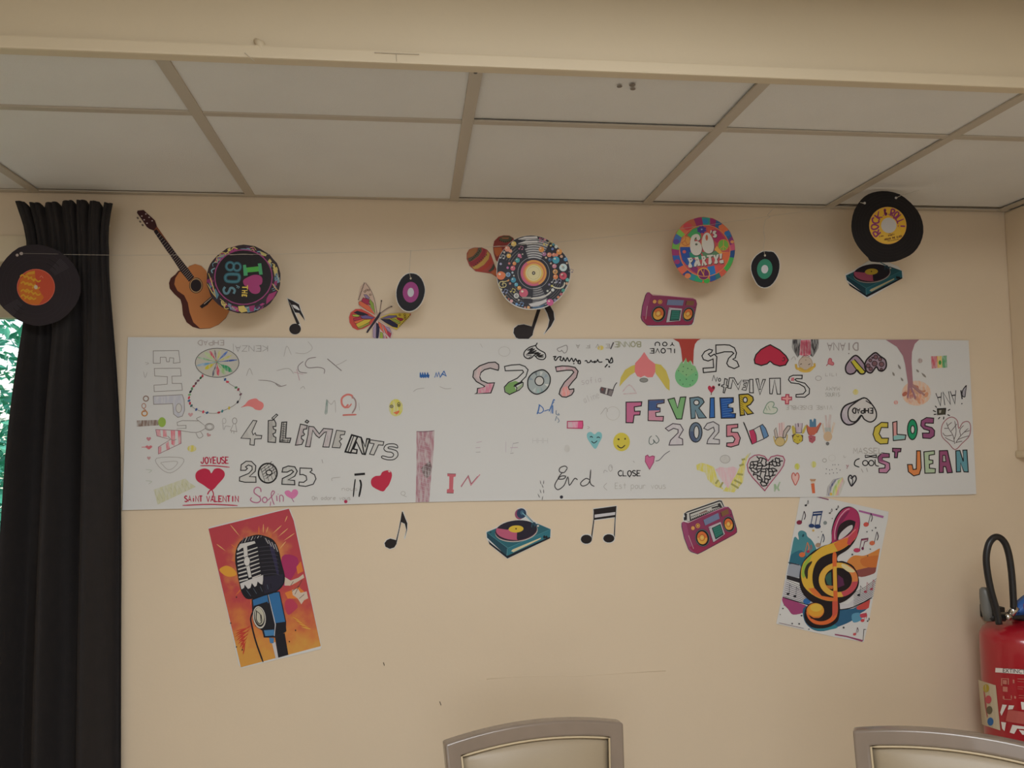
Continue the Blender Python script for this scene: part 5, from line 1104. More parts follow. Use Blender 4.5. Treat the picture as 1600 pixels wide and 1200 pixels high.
p8.part('lettering', 'yellow THE'); YE = 'b8a048'
for q_ in ([(690, 686), (706, 686), (705, 756), (689, 756), (690, 733), (612, 732), (612, 710), (690, 711)], [(608, 765), (700, 768), (700, 782), (662, 780), (660, 805), (698, 808), (698, 822), (606, 815), (606, 800), (640, 802), (642, 782), (608, 780)], [(605, 832), (692, 838), (690, 878), (668, 876), (672, 858), (655, 856), (652, 870), (640, 868), (642, 854), (628, 852), (625, 872), (600, 868)]): p8.fill(q_, YE)
p8.part('thread'); p8.line([(410, 195), (620, 180), (790, 190)], .9, '8c7c70')
p8.done()
# --- eighth note with beam flag, left
N0 = (430, 400, 6.1538)
def note(label, f, outl, fills, group='black paper notes', k=.45, whites=()):
    s = Sheet('note_cutout', label, 'wall decoration', outl, f, k=k)
    for nm, q in fills: s.part(nm); s.fill(q, '1c1616', sm=False)
    for q in whites: s.part('white_gap'); s.fill(q, 'a8a6a8')
    s.done(); return s
hd_ = ell(191, 702, 56, 52, 22)
note('small black eighth note cut from paper between the 80s disc and the butterfly', N0,
     [(110, 402), (170, 425), (232, 458), (250, 520), (275, 570), (292, 632), (270, 600), (232, 555), (200, 545), (215, 600), (242, 655), (250, 700), (232, 745), (190, 760), (150, 745), (132, 705), (140, 672), (170, 650), (205, 645)],
     [('flag', [(116, 408), (168, 430), (228, 465), (245, 525), (268, 570), (286, 622), (262, 590), (230, 548), (190, 543), (160, 480)]), ('stem', [(120, 412), (150, 470), (235, 650), (212, 665), (160, 540)]), ('note_head', hd_)],
     whites=[[(162, 470), (190, 472), (215, 488), (232, 512), (235, 524), (210, 515), (180, 498)]], k=.45)
# --- butterfly
bt = Sheet('butterfly_cutout', 'coloured-in paper butterfly with stained-glass wings', 'wall decoration',
  [(868, 250), (905, 290), (940, 370), (965, 450), (985, 545), (1004, 540), (1016, 422), (1030, 430), (1015, 540), (1100, 482), (1128, 485), (1100, 502), (1022, 560), (1100, 552), (1240, 545), (1308, 552), (1290, 590), (1230, 650), (1168, 718), (1110, 695), (1135, 740), (1120, 790), (1070, 838), (1010, 842), (950, 820), (928, 780), (930, 690), (905, 690), (880, 742), (872, 730), (895, 685), (850, 702), (790, 715), (745, 690), (712, 640), (706, 590), (722, 540), (770, 508), (820, 505), (800, 470), (800, 400), (820, 290)], N0, k=.56, paper='a89484')
bt.part('wing', 'upper left wing'); bt.fill([(866, 258), (900, 292), (935, 370), (962, 450), (980, 560), (965, 580), (810, 490), (802, 410), (822, 290)], 'ac9484')
for q_, c_ in (([(850, 370), (880, 372), (908, 400), (905, 415), (870, 405)], '7c6c84'), ([(845, 400), (905, 420), (900, 450), (918, 475), (850, 455), (828, 430)], '8c2c44'), ([(820, 432), (905, 480), (962, 568), (880, 520), (806, 470), (802, 445)], 'c05c40'), ([(912, 415), (945, 455), (965, 560), (920, 490), (905, 440)], '74883c')): bt.shape(q_, c_, .5, '241c20')
bt.line([(868, 258), (930, 350), (962, 450), (980, 570)], .6, '302428')
for i in range(13): bt.ell(858-5*i*.9-2, 262+i*13, 7, 5, '382c28', rot=20, n=6)
for (x, y) in ((862, 342), (880, 328), (900, 328), (915, 372)): bt.oline(x, y, 9, 8, .7, '483428')
bt.part('wing', 'lower left wing'); bt.fill([(965, 592), (900, 545), (830, 510), (775, 510), (725, 545), (710, 590), (715, 640), (745, 690), (790, 712), (850, 698), (920, 660)], 'a84038', sm=False)
for q_, c_ in (([(755, 545), (790, 528), (850, 545), (905, 568), (820, 572)], '20202c'), ([(738, 565), (790, 562), (815, 575), (800, 585), (750, 582)], '8c9c40'), ([(815, 580), (870, 568), (955, 592), (930, 605), (840, 602)], '5c4c78'), ([(752, 600), (812, 585), (840, 602), (790, 625), (755, 622)], '942c40'), ([(755, 630), (840, 605), (880, 608), (800, 650), (770, 650)], 'bc5c3c'), ([(775, 655), (860, 612), (925, 610), (900, 640), (800, 690), (785, 675)], 'b09c38'), ([(790, 690), (910, 640), (905, 655), (830, 695), (800, 698)], '84883c')): bt.shape(q_, c_, .5, '241c20')
bt.part('wing', 'upper right wing'); bt.fill([(1012, 590), (1100, 556), (1240, 548), (1305, 555), (1290, 588), (1230, 648), (1165, 712), (1080, 660)], 'b09c3c')
for q_, c_ in (([(1015, 600), (1090, 572), (1165, 572), (1172, 585), (1120, 598), (1050, 602)], '60547c'), ([(1010, 605), (1100, 608), (1180, 660), (1175, 690), (1130, 680), (1060, 640)], '1e1c34'), ([(1110, 602), (1150, 605), (1205, 640), (1195, 655), (1150, 635)], '84923c'), ([(1165, 590), (1225, 600), (1232, 615), (1205, 628), (1175, 608)], '8c2c44')): bt.shape(q_, c_, .5, '241c20')
for i in range(9): bt.ell(1198+i*12, 672-i*12.5, 6, 5, '302418', n=6)
for (x, y) in ((1198, 568), (1245, 565), (1248, 585), (1248, 602)): bt.oline(x, y, 9, 8, .7, '483418')
bt.fill([(1290, 556), (1306, 556), (1300, 575)], 'a03c34')
bt.part('wing', 'lower right wing'); bt.fill([(975, 612), (990, 625), (1090, 680), (1132, 738), (1118, 788), (1068, 832), (1010, 836), (952, 815), (932, 780), (935, 700), (950, 640)], 'b09c98')
for q_, c_ in (([(940, 700), (968, 640), (966, 800), (942, 780)], '8c7c94'), ([(972, 640), (1000, 660), (1002, 720), (990, 805), (970, 802)], '201c38'), ([(990, 630), (1020, 650), (1050, 745), (1010, 700), (995, 670)], 'c05c48'), ([(1010, 730), (1035, 740), (1040, 815), (1002, 812)], '84923c'), ([(1025, 650), (1060, 680), (1105, 790), (1060, 740)], 'b8504c'), ([(1050, 672), (1095, 690), (1120, 738), (1080, 718)], '8c7898'), ([(1075, 720), (1118, 745), (1105, 790), (1085, 760)], '8c2c44'), ([(1042, 755), (1065, 815), (1042, 815)], 'a86c8c'), ([(1060, 760), (1085, 800), (1070, 812)], 'b04440')): bt.shape(q_, c_, .5, '241c20')
for i in range(9): bt.ell(950+i*17, 812+math.sin(i/8*3.1)*18, 6, 6, '302424', n=6)
bt.part('body'); bt.fill([(1018, 545), (1000, 590), (965, 640), (925, 690), (890, 740), (876, 738), (885, 715), (930, 650), (955, 610), (985, 570), (1005, 540)], '28202c')
bt.part('antenna'); bt.line([(1005, 548), (1012, 490), (1022, 435)], .7, '382c28'); bt.ell(1022, 432, 7, 9, '382c28', n=8)
bt.part('antenna'); bt.line([(1012, 555), (1060, 515), (1115, 488)], .7, '382c28'); bt.ell(1118, 487, 10, 6, '382c28', n=8)
bt.done()
# --- records that hang on threads
def record(label, f, yaw, cx, cy, outl, col, hole, ring, inner, rot=0, k=.5):
    s = Sheet('record_cutout', label, 'wall decoration', outl, f, y=HY, yaw=0, k=k)
    s.part('vinyl'); s.fill([(cx+(x-cx)*.965, cy+(y-cy)*.965) for x, y in outl], '17161a')
    s.part('record_label', 'coloured label ring'); s.ell(cx, cy-2, *ring, col, rot=rot)
    s.part('centre', 'white centre'); s.ell(cx, cy, *inner, 'a4a4a8', rot=rot)
    s.part('punch_hole', 'punched hole'); s.ell(*hole, 9, 11, 'a09888', n=10)
    s.done(); return s
pk = [(1300, 160), (1360, 170), (1410, 215), (1440, 290), (1443, 350), (1425, 420), (1390, 480), (1345, 520), (1290, 538), (1235, 525), (1190, 480), (1166, 420), (1160, 350), (1172, 290), (1205, 220), (1250, 175)]
def hanging(label, f, outl, c, col, hole, ring, inner, rot=0, k=.58):
    return record(label, f, 0, c[0], c[1], smooth(outl, True, 2), col, hole, ring, inner, rot, k)
hanging('small black record with magenta label hanging on a thread by the butterfly', N0, pk, (1303, 350), '84386c', (1303, 215), (77, 100), (31, 44), rot=3)
gr = [(1265, 412), (1310, 418), (1350, 470), (1365, 530), (1358, 600), (1330, 670), (1280, 728), (1220, 745), (1165, 720), (1125, 650), (1103, 580), (1110, 510), (1150, 450), (1210, 412)]
hanging('small black record with green label hanging near the right of the wall', (980, 320, 5.715), gr, (1228, 575), '2e6e58', (1230, 452), (69, 90), (31, 38), rot=6, k=.52)
# --- maracas
M1 = (710, 340, 5.714)
mq = [(370, 380), (352, 320), (345, 260), (355, 210), (395, 170), (440, 158), (490, 160), (525, 180), (545, 215), (600, 260), (600, 480), (420, 560), (368, 525), (330, 500), (260, 490), (190, 480), (135, 430), (110, 370), (110, 320), (130, 285), (180, 265), (240, 265), (290, 285), (325, 325), (345, 380), (370, 455), (395, 460), (390, 400)]
mr = Sheet('maracas_cutout', 'paper cut-out of two red and orange maracas half behind the colourful record', 'wall decoration', mq, M1, k=.55, paper='7c3c30')
mr.part('maraca', 'large front maraca'); MR = [(395, 530), (365, 520), (335, 500), (300, 488), (250, 488), (195, 478), (150, 440), (118, 390), (112, 330), (130, 290), (175, 270), (235, 268), (285, 288), (320, 325), (345, 390), (375, 460), (400, 470)]
mr.fill(MR, '8c4038', sm=False)
def band(poly, col): mr.fill(poly, col)
band([(115, 345), (130, 292), (175, 272), (205, 272), (195, 310), (160, 345), (118, 360)], '8c5c38'); band([(120, 365), (165, 345), (205, 300), (212, 270), (240, 270), (245, 300), (215, 345), (160, 385), (128, 395)], '4c4838')
band([(130, 400), (175, 385), (225, 345), (252, 300), (258, 275), (280, 288), (275, 330), (240, 380), (185, 425), (150, 430)], '7c2c34'); band([(160, 440), (200, 425), (250, 385), (285, 335), (295, 300), (315, 325), (305, 370), (265, 420), (210, 455), (175, 460)], 'a08040')
band([(185, 470), (230, 455), (280, 420), (318, 370), (325, 335), (340, 375), (330, 410), (290, 450), (240, 482)], '94382c'); band([(300, 480), (330, 450), (350, 410), (362, 440), (350, 465), (318, 485)], '3c3c30'); band([(325, 492), (355, 465), (395, 475), (395, 525), (365, 520)], 'a05838')
for t_ in range(8):
    mr.ell(140+t_*12, 388-t_*10-t_*t_*.4, 5, 6, '1c1816', n=6); mr.ell(175+t_*16, 432-t_*14, 6, 5, '2c3428', n=6)
mr.part('maraca', 'smaller rear maraca'); mr.fill([(372, 372), (354, 320), (348, 260), (360, 212), (398, 174), (440, 162), (488, 164), (522, 184), (560, 240), (480, 330), (400, 390)], '74302c', sm=False)
mr.fill([(400, 185), (440, 165), (490, 165), (520, 185), (500, 215), (450, 225), (410, 210)], '4a4836'); mr.fill([(420, 178), (490, 178), (480, 192), (430, 190)], '845438'); mr.fill([(352, 270), (420, 265), (430, 310), (380, 350), (360, 320)], '9c5430')
for t_ in range(7): mr.ell(405+t_*17, 205+math.sin(t_/6*3.14)*12, 5, 5, '1c1816', n=6)
mr.line([(345, 258), (400, 255), (480, 257)], .9, 'a89080', sm=False)
mr.done()
# --- black note under the colourful record
note('large black quaver cut from paper hanging below the colourful record', M1,
     [(755, 790), (800, 790), (835, 770), (868, 800), (895, 860), (898, 910), (870, 970), (798, 1048), (795, 1035), (830, 980), (842, 920), (825, 860), (795, 815), (770, 820), (735, 930), (712, 1000), (700, 1055), (660, 1090), (600, 1100), (545, 1075), (522, 1030), (528, 985), (565, 955), (620, 948), (690, 968), (720, 880)],
     [('note_head', [(690, 972), (708, 1000), (698, 1050), (660, 1085), (605, 1095), (550, 1072), (527, 1030), (533, 988), (568, 960), (620, 953)]), ('stem', [(738, 820), (770, 820), (728, 945), (706, 1010), (690, 972)]), ('flag', [(798, 795), (850, 780), (885, 840), (893, 910), (862, 970), (802, 1040), (836, 975), (848, 915), (830, 855)])], k=.46)
# --- colourful record
K1 = (760, 360, 9.2286)
oc = smooth([(640, 72), (740, 82), (860, 120), (980, 195), (1090, 300), (1170, 410), (1205, 540), (1215, 640), (1190, 760), (1130, 880), (1050, 990), (920, 1080), (800, 1125), (650, 1145), (520, 1130), (400, 1085), (290, 1000), (210, 880), (160, 760), (145, 620), (155, 480), (200, 350), (280, 240), (390, 140), (510, 90)], True, 2)
cr = Sheet('colourful_record', 'large paper record crowded with coloured bubbles and notes, orange and cream label', 'wall decoration', oc, K1, y=HY, k=.56, rough=.45)
cx, cy = 680, 615
cr.part('vinyl'); cr.fill([(cx+(x-cx)*.986, cy-6+(y-cy)*.984) for x, y in oc], '1c1a22')
for i in range(34):
    rr = 215+i*8.2; c = 'a8a8a8' if i % 4 else '3c3c40'
    if i % 4 == 3: c = '605e62'
    top = [(cx+rr*math.cos(R(a)), cy-rr*1.0*math.sin(R(a))) for a in range(62, 112 if i < 20 else 108, 6)]
    cr.line([(x, y) for x, y in top], .8, c, sm=False)
    bot = [(cx+rr*math.cos(R(a)), cy+rr*math.sin(R(a))) for a in range(62, 98, 6)]
    if i % 4 != 2: cr.line(bot, .75, c, sm=False)
for y0, y1 in ((88, 140), (150, 200)):
    cr.fill([(450, y0+40), (560, y0+5), (730, y0), (740, y1-20), (640, y1-5), (500, y1)], 'b4b2b0'); cr.line([(470, y1-2), (600, y1-20), (735, y1-22)], .8, '2c2c30')
cr.fill([(610, 1060), (760, 1030), (860, 990), (870, 1030), (760, 1085), (640, 1100)], 'a8a6a6'); cr.fill([(640, 1110), (760, 1095), (860, 1060), (800, 1110), (700, 1130)], '34506c')
for i in range(7): cr.line([(cx+(300+i*34)*math.cos(R(a)), cy+(300+i*34)*math.sin(R(a))) for a in range(110, 150, 6)], .35, '8c8a88', sm=False); cr.line([(cx+(290+i*36)*math.cos(R(a)), cy+(290+i*36)*math.sin(R(a))) for a in range(205, 240, 6)], .35, '8c8a88', sm=False); cr.line([(cx+(330+i*30)*math.cos(R(a)), cy+(330+i*30)*math.sin(R(a))) for a in range(20, 60, 6)], .35, '7c7a78', sm=False)
cr.oline(cx, cy, 228, 228, .5, '9c9ca0', n=36)
cr.part('record_label', 'orange, pink and cream label'); cr.ell(cx, cy, 188, 188, 'a8506c', n=36); cr.fill([(cx+186*math.cos(R(a)), cy+186*math.sin(R(a))) for a in range(-125, 70, 8)]+[(cx+60, cy)], 'c8843c'); cr.ell(cx+4, cy, 158, 160, 'c87048', n=32); cr.ell(cx+8, cy, 132, 134, 'c89a4c', n=32); cr.ell(cx, cy, 112, 114, 'b8ae84', n=32); cr.oline(cx, cy, 90, 92, .4, '9c8c64', n=24); cr.oline(cx+4, cy, 150, 150, .4, '8c4c3c', n=28)
cr.part('spindle_hole'); cr.ell(cx, cy+2, 24, 26, '2a221e'); cr.ell(cx, cy+2, 10, 10, 'b8b0a0')
cr.part('small_beads', 'tiny coloured beads printed on the vinyl')
BU = [(392, 198, 38, 'b89c54'), (300, 270, 40, 'b87c68'), (345, 300, 26, 'b8846c'), (322, 370, 32, 'bc9040'), (475, 365, 27, 'a85c78'), (447, 435, 33, '3c8484'), (402, 480, 27, 'bc7440'), (380, 548, 36, 'ac5464'), (328, 478, 18, 'a86460'), (305, 540, 18, 'a8608c'), (208, 655, 62, 'bc6440'), (232, 650, 45, 'c48c44'), (312, 640, 34, '6c8cac'), (387, 718, 38, '347890'), (428, 783, 27, '4c8ca0'), (472, 832, 29, 'b8843c'), (535, 905, 64, 'a84c60'), (532, 912, 36, 'b87c78'), (430, 945, 38, 'a8a8a4'), (340, 768, 17, '9c7468'), (205, 485, 18, '8c8ca4'), (360, 1020, 24, 'b08484'), (435, 1065, 20, '5c80a8'), (605, 1112, 22, 'bc8c5c'), (557, 1112, 14, 'a87868'),
      (792, 278, 40, 'bc7c3c'), (832, 345, 30, '8c6080'), (905, 355, 34, 'b8745c'), (970, 355, 28, 'b4705c'), (1010, 355, 24, 'b8705c'), (1048, 312, 42, 'bc7c40'), (1000, 430, 52, '3c8498'), (915, 425, 28, '2c5474'), (978, 518, 32, 'ac7484'), (1105, 538, 56, 'a8b8bc'), (1080, 540, 34, '4080a8'), (990, 598, 36, 'c08850'), (995, 672, 36, 'bc7044'), (1103, 660, 54, 'a84454'), (1165, 715, 26, '5c9c98'), (1158, 768, 20, 'ac8c70'), (1105, 865, 25, '3c7c70'), (1075, 922, 20, 'a05860'), (1035, 965, 20, 'b07050'), (990, 1008, 18, '7c7494'), (915, 1040, 50, 'a84c78'), (1003, 238, 25, 'a8aca4'), (965, 205, 18, '3c7480'), (952, 270, 20, '5c6c9c'), (858, 395, 16, 'a89c8c'), (1080, 378, 22, 'b08c74'), (1140, 420, 28, '4c7ca0'), (845, 135, 18, 'a87878'), (770, 118, 14, '8c4c60'), (928, 478, 15, '9c8c84'), (905, 782, 17, '746c84'), (955, 860, 24, 'b4b4b0'), (830, 205, 18, 'b0a060'), (1160, 475, 15, 'a89484'), (375, 610, 16, '8c9ca8'), (395, 655, 12, 'a8a8a0'), (498, 390, 13, 'a05c70'), (520, 345, 12, 'a09888'), (255, 315, 14, 'a89c90'), (465, 1005, 14, '9c9890'), (880, 875, 16, 'a8a8a0'), (320, 990, 12, '9c4838'), (275, 950, 12, '9c7c48'), (210, 855, 18, 'b0a890')]
for x, y, r_, c in sorted(BU, key=lambda v: v[2]):
    if r_ > 17: cr.part('bubble')
    cr.ell(x, y, r_, r_, c, n=14 if r_ > 25 else 9)
    if r_ > 26: cr.ell(x-r_*.3, y-r_*.35, r_*.3, r_*.25, 'c0b0a0', n=7)
cr.part('small_beads')
for x, y in ((430, 945), (1105, 538), (1103, 658), (990, 600), (312, 640)): cr.oline(x, y, 14, 14, .6, '2c2a30', n=12); cr.ell(x, y, 5, 5, '2c2a30', n=7)
cr.part('tonearm', 'pale tonearms'); cr.line([(930, 885), (870, 935), (780, 970), (640, 985)], 2.4, 'b0aca4'); cr.fill([(510, 960), (640, 962), (645, 992), (515, 985)], '7c7874'); cr.line([(940, 805), (1000, 832), (1070, 835), (1115, 800), (1125, 750)], 2.0, 'b0ac9c'); cr.ell(942, 803, 18, 14, 'b0a860')
cr.part('printed_notes', 'little printed music notes'); cr.line([(325, 720), (270, 740), (200, 745), (182, 790), (215, 825), (270, 815), (282, 780), (245, 762), (222, 790)], 1.3, 'a89c6c'); cr.line([(235, 730), (240, 830)], .7, 'a89c6c'); cr.line([(325, 715), (300, 735)], 2.2, 'bc7c40')
for (x, y, s_, c) in ((350, 885, 1, 'b0a458'), (240, 895, 1, '7c84a4'), (470, 1080, 1, '6c8cb4'), (870, 215, 1.2, 'b0a468'), (770, 160, .9, '9c5c74'), (1010, 750, 1, '8c8ca4'), (200, 400, 1, 'a8a8a8'), (470, 270, .9, 'a06478'), (940, 750, 1, 'a8a8a8'), (1190, 600, .9, '6c6470')):
    cr.ell(x, y, 14*s_, 10*s_, c, n=8); cr.line([(x+10*s_, y), (x+25*s_, y-45*s_), (x+65*s_, y-30*s_), (x+55*s_, y+5*s_)], .7, c, sm=False); cr.ell(x+46*s_, y+8*s_, 14*s_, 10*s_, c, n=8)
cr.done()
# --- 60's party disc, hanging
S6 = (1040, 330, 10)
s6 = Sheet('sixties_disc', "round rainbow disc reading 60'S PARTY! in white groovy letters", 'wall decoration', disc_outline(590, 605, 497, 515, 44, 4, 9), S6, y=HY, k=.52, paper='9c5034', rough=.45)
s6.part('patterned_rim')
RC = [(-178, '5c8c40'), (-163, '3c5c8c'), (-150, '6c9c48'), (-140, 'b05c48'), (-122, '9c5440'), (-108, '7c2c58'), (-93, '2c7c74'), (-78, '7c2c58'), (-66, '2c5078'), (-54, 'b85c3c'), (-38, '2c5078'), (-25, '6c3060'), (-12, 'a04860'), (0, '24406c'), (14, '3c8848'), (28, '3c8c40'), (42, 'a84c3c'), (56, '2c6060'), (66, '24487c'), (78, 'b0503c'), (92, '288058'), (108, '287078'), (120, '2c3c6c'), (132, 'b05440'), (146, '24407c'), (158, '284c88'), (170, '7c2c58'), (182, '5c8c40')]
def arc_pt(cx, cy, rx, ry, a): return (cx+rx*math.cos(R(a)), cy+ry*math.sin(R(a)))
for (a0, c), (a1, _) in zip(RC, RC[1:]):
    n_ = 4; s6.fill([arc_pt(590, 605, 492, 510, a0+(a1-a0)*t/n_) for t in range(n_+1)]+[arc_pt(608, 620, 400, 405, a1-(a1-a0)*t/n_) for t in range(n_+1)], c)
for (x, y, r_, c) in ((345, 240, 70, 'a84048'), (620, 160, 45, '2c6c98'), (165, 480, 50, '4c3c80'), (1040, 480, 30, 'b0744c'), (345, 1010, 48, 'b06844'), (640, 1085, 50, '34883c'), (870, 250, 45, 'b06040'), (180, 790, 45, '7c2c58'), (965, 350, 50, '2c5c90')): s6.ell(x, y, r_, r_*.85, c, n=14)
s6.part('inner_disc', 'patchwork of flowers and peace signs'); s6.ell(610, 620, 396, 402, '9c4448', n=36)
def clipc(pts): 
    out = []
    for x, y in pts:
        d = math.hypot((x-610)/390, (y-620)/396)
        out.append((x, y) if d <= 1 else (610+(x-610)/d, 620+(y-620)/d))
    return out
for q_, c in (([(330, 380), (420, 280), (520, 240), (560, 420), (400, 460)], '3c8450'), ([(220, 560), (240, 480), (300, 390), (400, 420), (400, 560), (280, 560)], 'b07c40'), ([(220, 600), (225, 560), (390, 560), (400, 760), (330, 850), (260, 760)], '24407c'), ([(370, 640), (560, 680), (560, 760), (380, 720)], '2c7058'), ([(560, 640), (780, 620), (900, 700), (600, 740)], '4c6c50'), ([(650, 240), (760, 260), (720, 420), (660, 400)], 'a84c3c'), ([(720, 290), (830, 300), (930, 430), (800, 500), (740, 440)], '8c2c50'), ([(760, 600), (800, 540), (880, 640), (990, 640), (900, 720)], 'b88440'), ([(880, 650), (1005, 640), (985, 750), (930, 840), (880, 800)], 'b4583c'), ([(760, 850), (930, 840), (860, 940), (770, 980)], 'ac4844'), ([(650, 870), (760, 850), (790, 990), (690, 1010)], '286098'), ([(330, 850), (500, 880), (500, 980), (420, 940)], '6c2c58'), ([(560, 450), (680, 430), (640, 560), (560, 560)], 'b09040'), ([(330, 720), (430, 740), (560, 840), (400, 880), (320, 830)], '2c4c80')): s6.fill(clipc(q_), c)
for i in range(8): s6.leaf((562, 290), (562+78*math.cos(i*.785+.3), 290+62*math.sin(i*.785+.3)), 44, '3c3474')
s6.ell(562, 285, 14, 12, '6c84a4')
s6.ell(900, 530, 88, 92, '9c6c3c', n=20); s6.ell(900, 530, 78, 82, '5c8c3c', n=20); s6.line([(905, 440), (898, 615)], 1, 'a87c40'); s6.line([(900, 540), (850, 590)], 1, 'a87c40'); s6.line([(900, 540), (955, 585)], 1, 'a87c40')
s6.oline(315, 460, 72, 78, 1.0, '9c5434'); s6.line([(315, 385), (300, 460), (245, 500)], .9, '9c5434'); s6.line([(300, 460), (340, 530)], .9, '9c5434'); s6.ell(290, 636, 28, 26, 'a04c4c')
s6.ell(592, 978, 98, 96, 'b0843c', n=20); s6.ell(592, 985, 84, 84, '5c2450', n=20); s6.line([(545, 905), (600, 1010)], 1.3, 'b0843c'); s6.line([(600, 905), (592, 1000)], .7, 'b0843c')
s6.part('orange_ring'); s6.ell(610, 620, 400, 406, 'b87848', inner=.975, n=40)
s6.part('lettering', "white 60'S PARTY! with dark shadow")
def bub(pts, sm=True):
    s6.fill([(x+8, y+9) for x, y in pts], '3a3430', sm=sm); s6.fill(pts, 'a8a49c', sm=sm)
bub([(460, 360), (505, 362), (532, 395), (535, 440), (505, 462), (485, 440), (480, 410), (455, 425), (450, 470), (500, 470), (545, 510), (565, 580), (550, 650), (505, 688), (445, 685), (400, 640), (380, 560), (385, 460), (410, 390)]); s6.ell(478, 520, 20, 17, '4c5448')
bub([(628, 340), (672, 345), (710, 390), (745, 470), (755, 560), (735, 630), (690, 660), (640, 655), (590, 610), (565, 530), (568, 440), (590, 375)]); s6.ell(640, 415, 20, 46, '9c5038')
bub([(700, 300), (718, 305), (715, 330), (698, 355), (695, 330)]); bub([(770, 305), (790, 325), (770, 345), (798, 370), (790, 405), (760, 415), (735, 395), (760, 375), (735, 350), (738, 318)])
def let(pts): bub(pts, False)
let([(340, 735), (400, 725), (425, 760), (405, 795), (385, 805), (415, 860), (400, 885), (360, 880), (350, 860), (368, 800)]); let([(450, 720), (505, 715), (530, 790), (548, 850), (500, 858), (490, 820), (478, 865), (440, 865), (445, 820), (470, 770)])
let([(555, 705), (610, 700), (628, 740), (605, 775), (648, 835), (615, 850), (585, 800), (588, 850), (560, 855), (570, 780)]); let([(640, 690), (735, 680), (735, 705), (705, 712), (720, 800), (700, 832), (665, 830), (668, 760), (670, 715), (645, 715)])
let([(738, 690), (768, 682), (782, 720), (795, 680), (832, 672), (820, 720), (800, 755), (815, 800), (795, 822), (755, 818), (770, 760)]); let([(840, 670), (880, 660), (870, 745), (845, 745)]); let([(842, 770), (900, 760), (905, 810), (860, 818), (835, 800)])
s6.ell(392, 757, 10, 10, '4c4438'); s6.ell(590, 735, 9, 9, '4c4438'); s6.ell(487, 762, 8, 10, '4c4438')
s6.done()
# --- Rock & Roll record, hanging
RR = (1320, 290, 6.3154)
ro = smooth([(320, 58), (420, 55), (540, 85), (640, 160), (720, 250), (765, 350), (776, 460), (745, 570), (680, 660), (600, 710), (500, 748), (400, 758), (260, 750), (230, 712), (160, 640), (100, 550), (68, 450), (68, 350), (95, 240), (160, 140), (230, 85)], True, 2)
rr_ = Sheet('record_cutout', 'large black paper record with yellow ROCK & ROLL label hanging in front of the ceiling edge', 'wall decoration', ro, RR, y=2.30, k=.56, paper='141214', rough=.5)
rr_.part('vinyl_grooves', 'slightly paler groove bands')
for a_ in (230, 262, 290, 318): rr_.oline(425, 395, a_, a_, .5, '1f1c1d', n=40)
rr_.part('record_label', 'yellow label'); rr_.ell(424, 394, 184, 184, 'bc8c4c', n=40); rr_.ell(424, 394, 178, 178, 'b8902e', n=40); rr_.ell(424, 470, 130, 95, 'b8943a', n=24)
rr_.part('centre', 'pale centre hole'); rr_.ell(434, 392, 76, 76, 'a4a09c', n=28)
rr_.part('lettering', 'ROCK & ROLL in purple round the label'); PU = '74305c'
def arctext(sh, txt, cx, cy, r0, r1, a0, a1, lw, col):
    n_ = len(txt)
    for i, ch in enumerate(txt):
        am = a0+(a1-a0)*(i+.5)/n_; aw = (a1-a0)/n_*.74
        for st in GLY.get(ch, '').split(';'):
            if not st: continue
            sm = st[0] == '~'; st = st.lstrip('~'); pp = []
            for q in st.split():
                u, v = (float(t)/10 for t in q.split(','))
                aa = R(am-aw/2+aw*u); rr = r1+(r0-r1)*v; pp.append((cx+rr*math.cos(aa), cy+rr*math.sin(aa)))
            sh.line(pp, lw, col, sm=sm)
arctext(rr_, 'ROCK', 426, 394, 98, 168, -226, -120, 2.5, PU); arctext(rr_, '.&.', 426, 394, 106, 162, -122, -80, 2.1, PU); arctext(rr_, 'ROLL!', 426, 394, 98, 168, -80, 12, 2.4, PU)
rr_.part('fine_print'); rr_.write('PARTY', 428, 482, 62, 14, .7, '5c3c28', rot=-14); rr_.write('AROUND THE CLOCK', 385, 508, 180, 16, .8, '5c3c28', rot=-12); rr_.write('45 RPM', 330, 495, 52, 12, .6, '6c4c30', rot=-8); rr_.write('RECORDS', 420, 535, 110, 9, .4, '6c4c30', rot=-10); rr_.write('VOL I', 430, 470, 40, 8, .35, '6c4c30', rot=-14)
rr_.part('punch_hole', 'reinforced holes'); rr_.ell(193, 174, 13, 12, 'a09c98', n=12); rr_.ell(503, 122, 13, 12, 'a09c98', n=12); rr_.line([(148, 168), (190, 174)], .9, '989488'); rr_.line([(503, 122), (550, 100)], .9, '989488')
rr_.done()
# --- record at the far left, in front of the curtain
VL = (0, 290, 4.8)
vo = smooth([(240, 443), (330, 450), (440, 490), (520, 555), (580, 640), (606, 750), (590, 850), (540, 930), (450, 1010), (340, 1045), (250, 1050), (140, 1010), (60, 950), (0, 890), (-35, 800), (-40, 720), (-10, 630), (50, 540), (140, 465)], True, 2)
vl = Sheet('record_cutout', 'black paper record with orange and yellow label hanging before the curtain', 'wall decoration', vo, VL, y=HY-.006, k=.66, paper='241f24', rough=.35)
vl.part('vinyl_grooves')
for a_ in (200, 232, 262): vl.oline(272, 762, a_, a_*1.02, .5, '2c272c', n=44)
for sgn in (0, 180):
    for i in range(8):
        a_ = sgn-52+i*2.6; vl.fill([(272+165*math.cos(R(a_)), 762+165*math.sin(R(a_))), (272+290*math.cos(R(a_)), 762+275*math.sin(R(a_))), (272+290*math.cos(R(a_+1.6)), 762+275*math.sin(R(a_+1.6))), (272+165*math.cos(R(a_+1.6)), 762+165*math.sin(R(a_+1.6)))], '332e33')
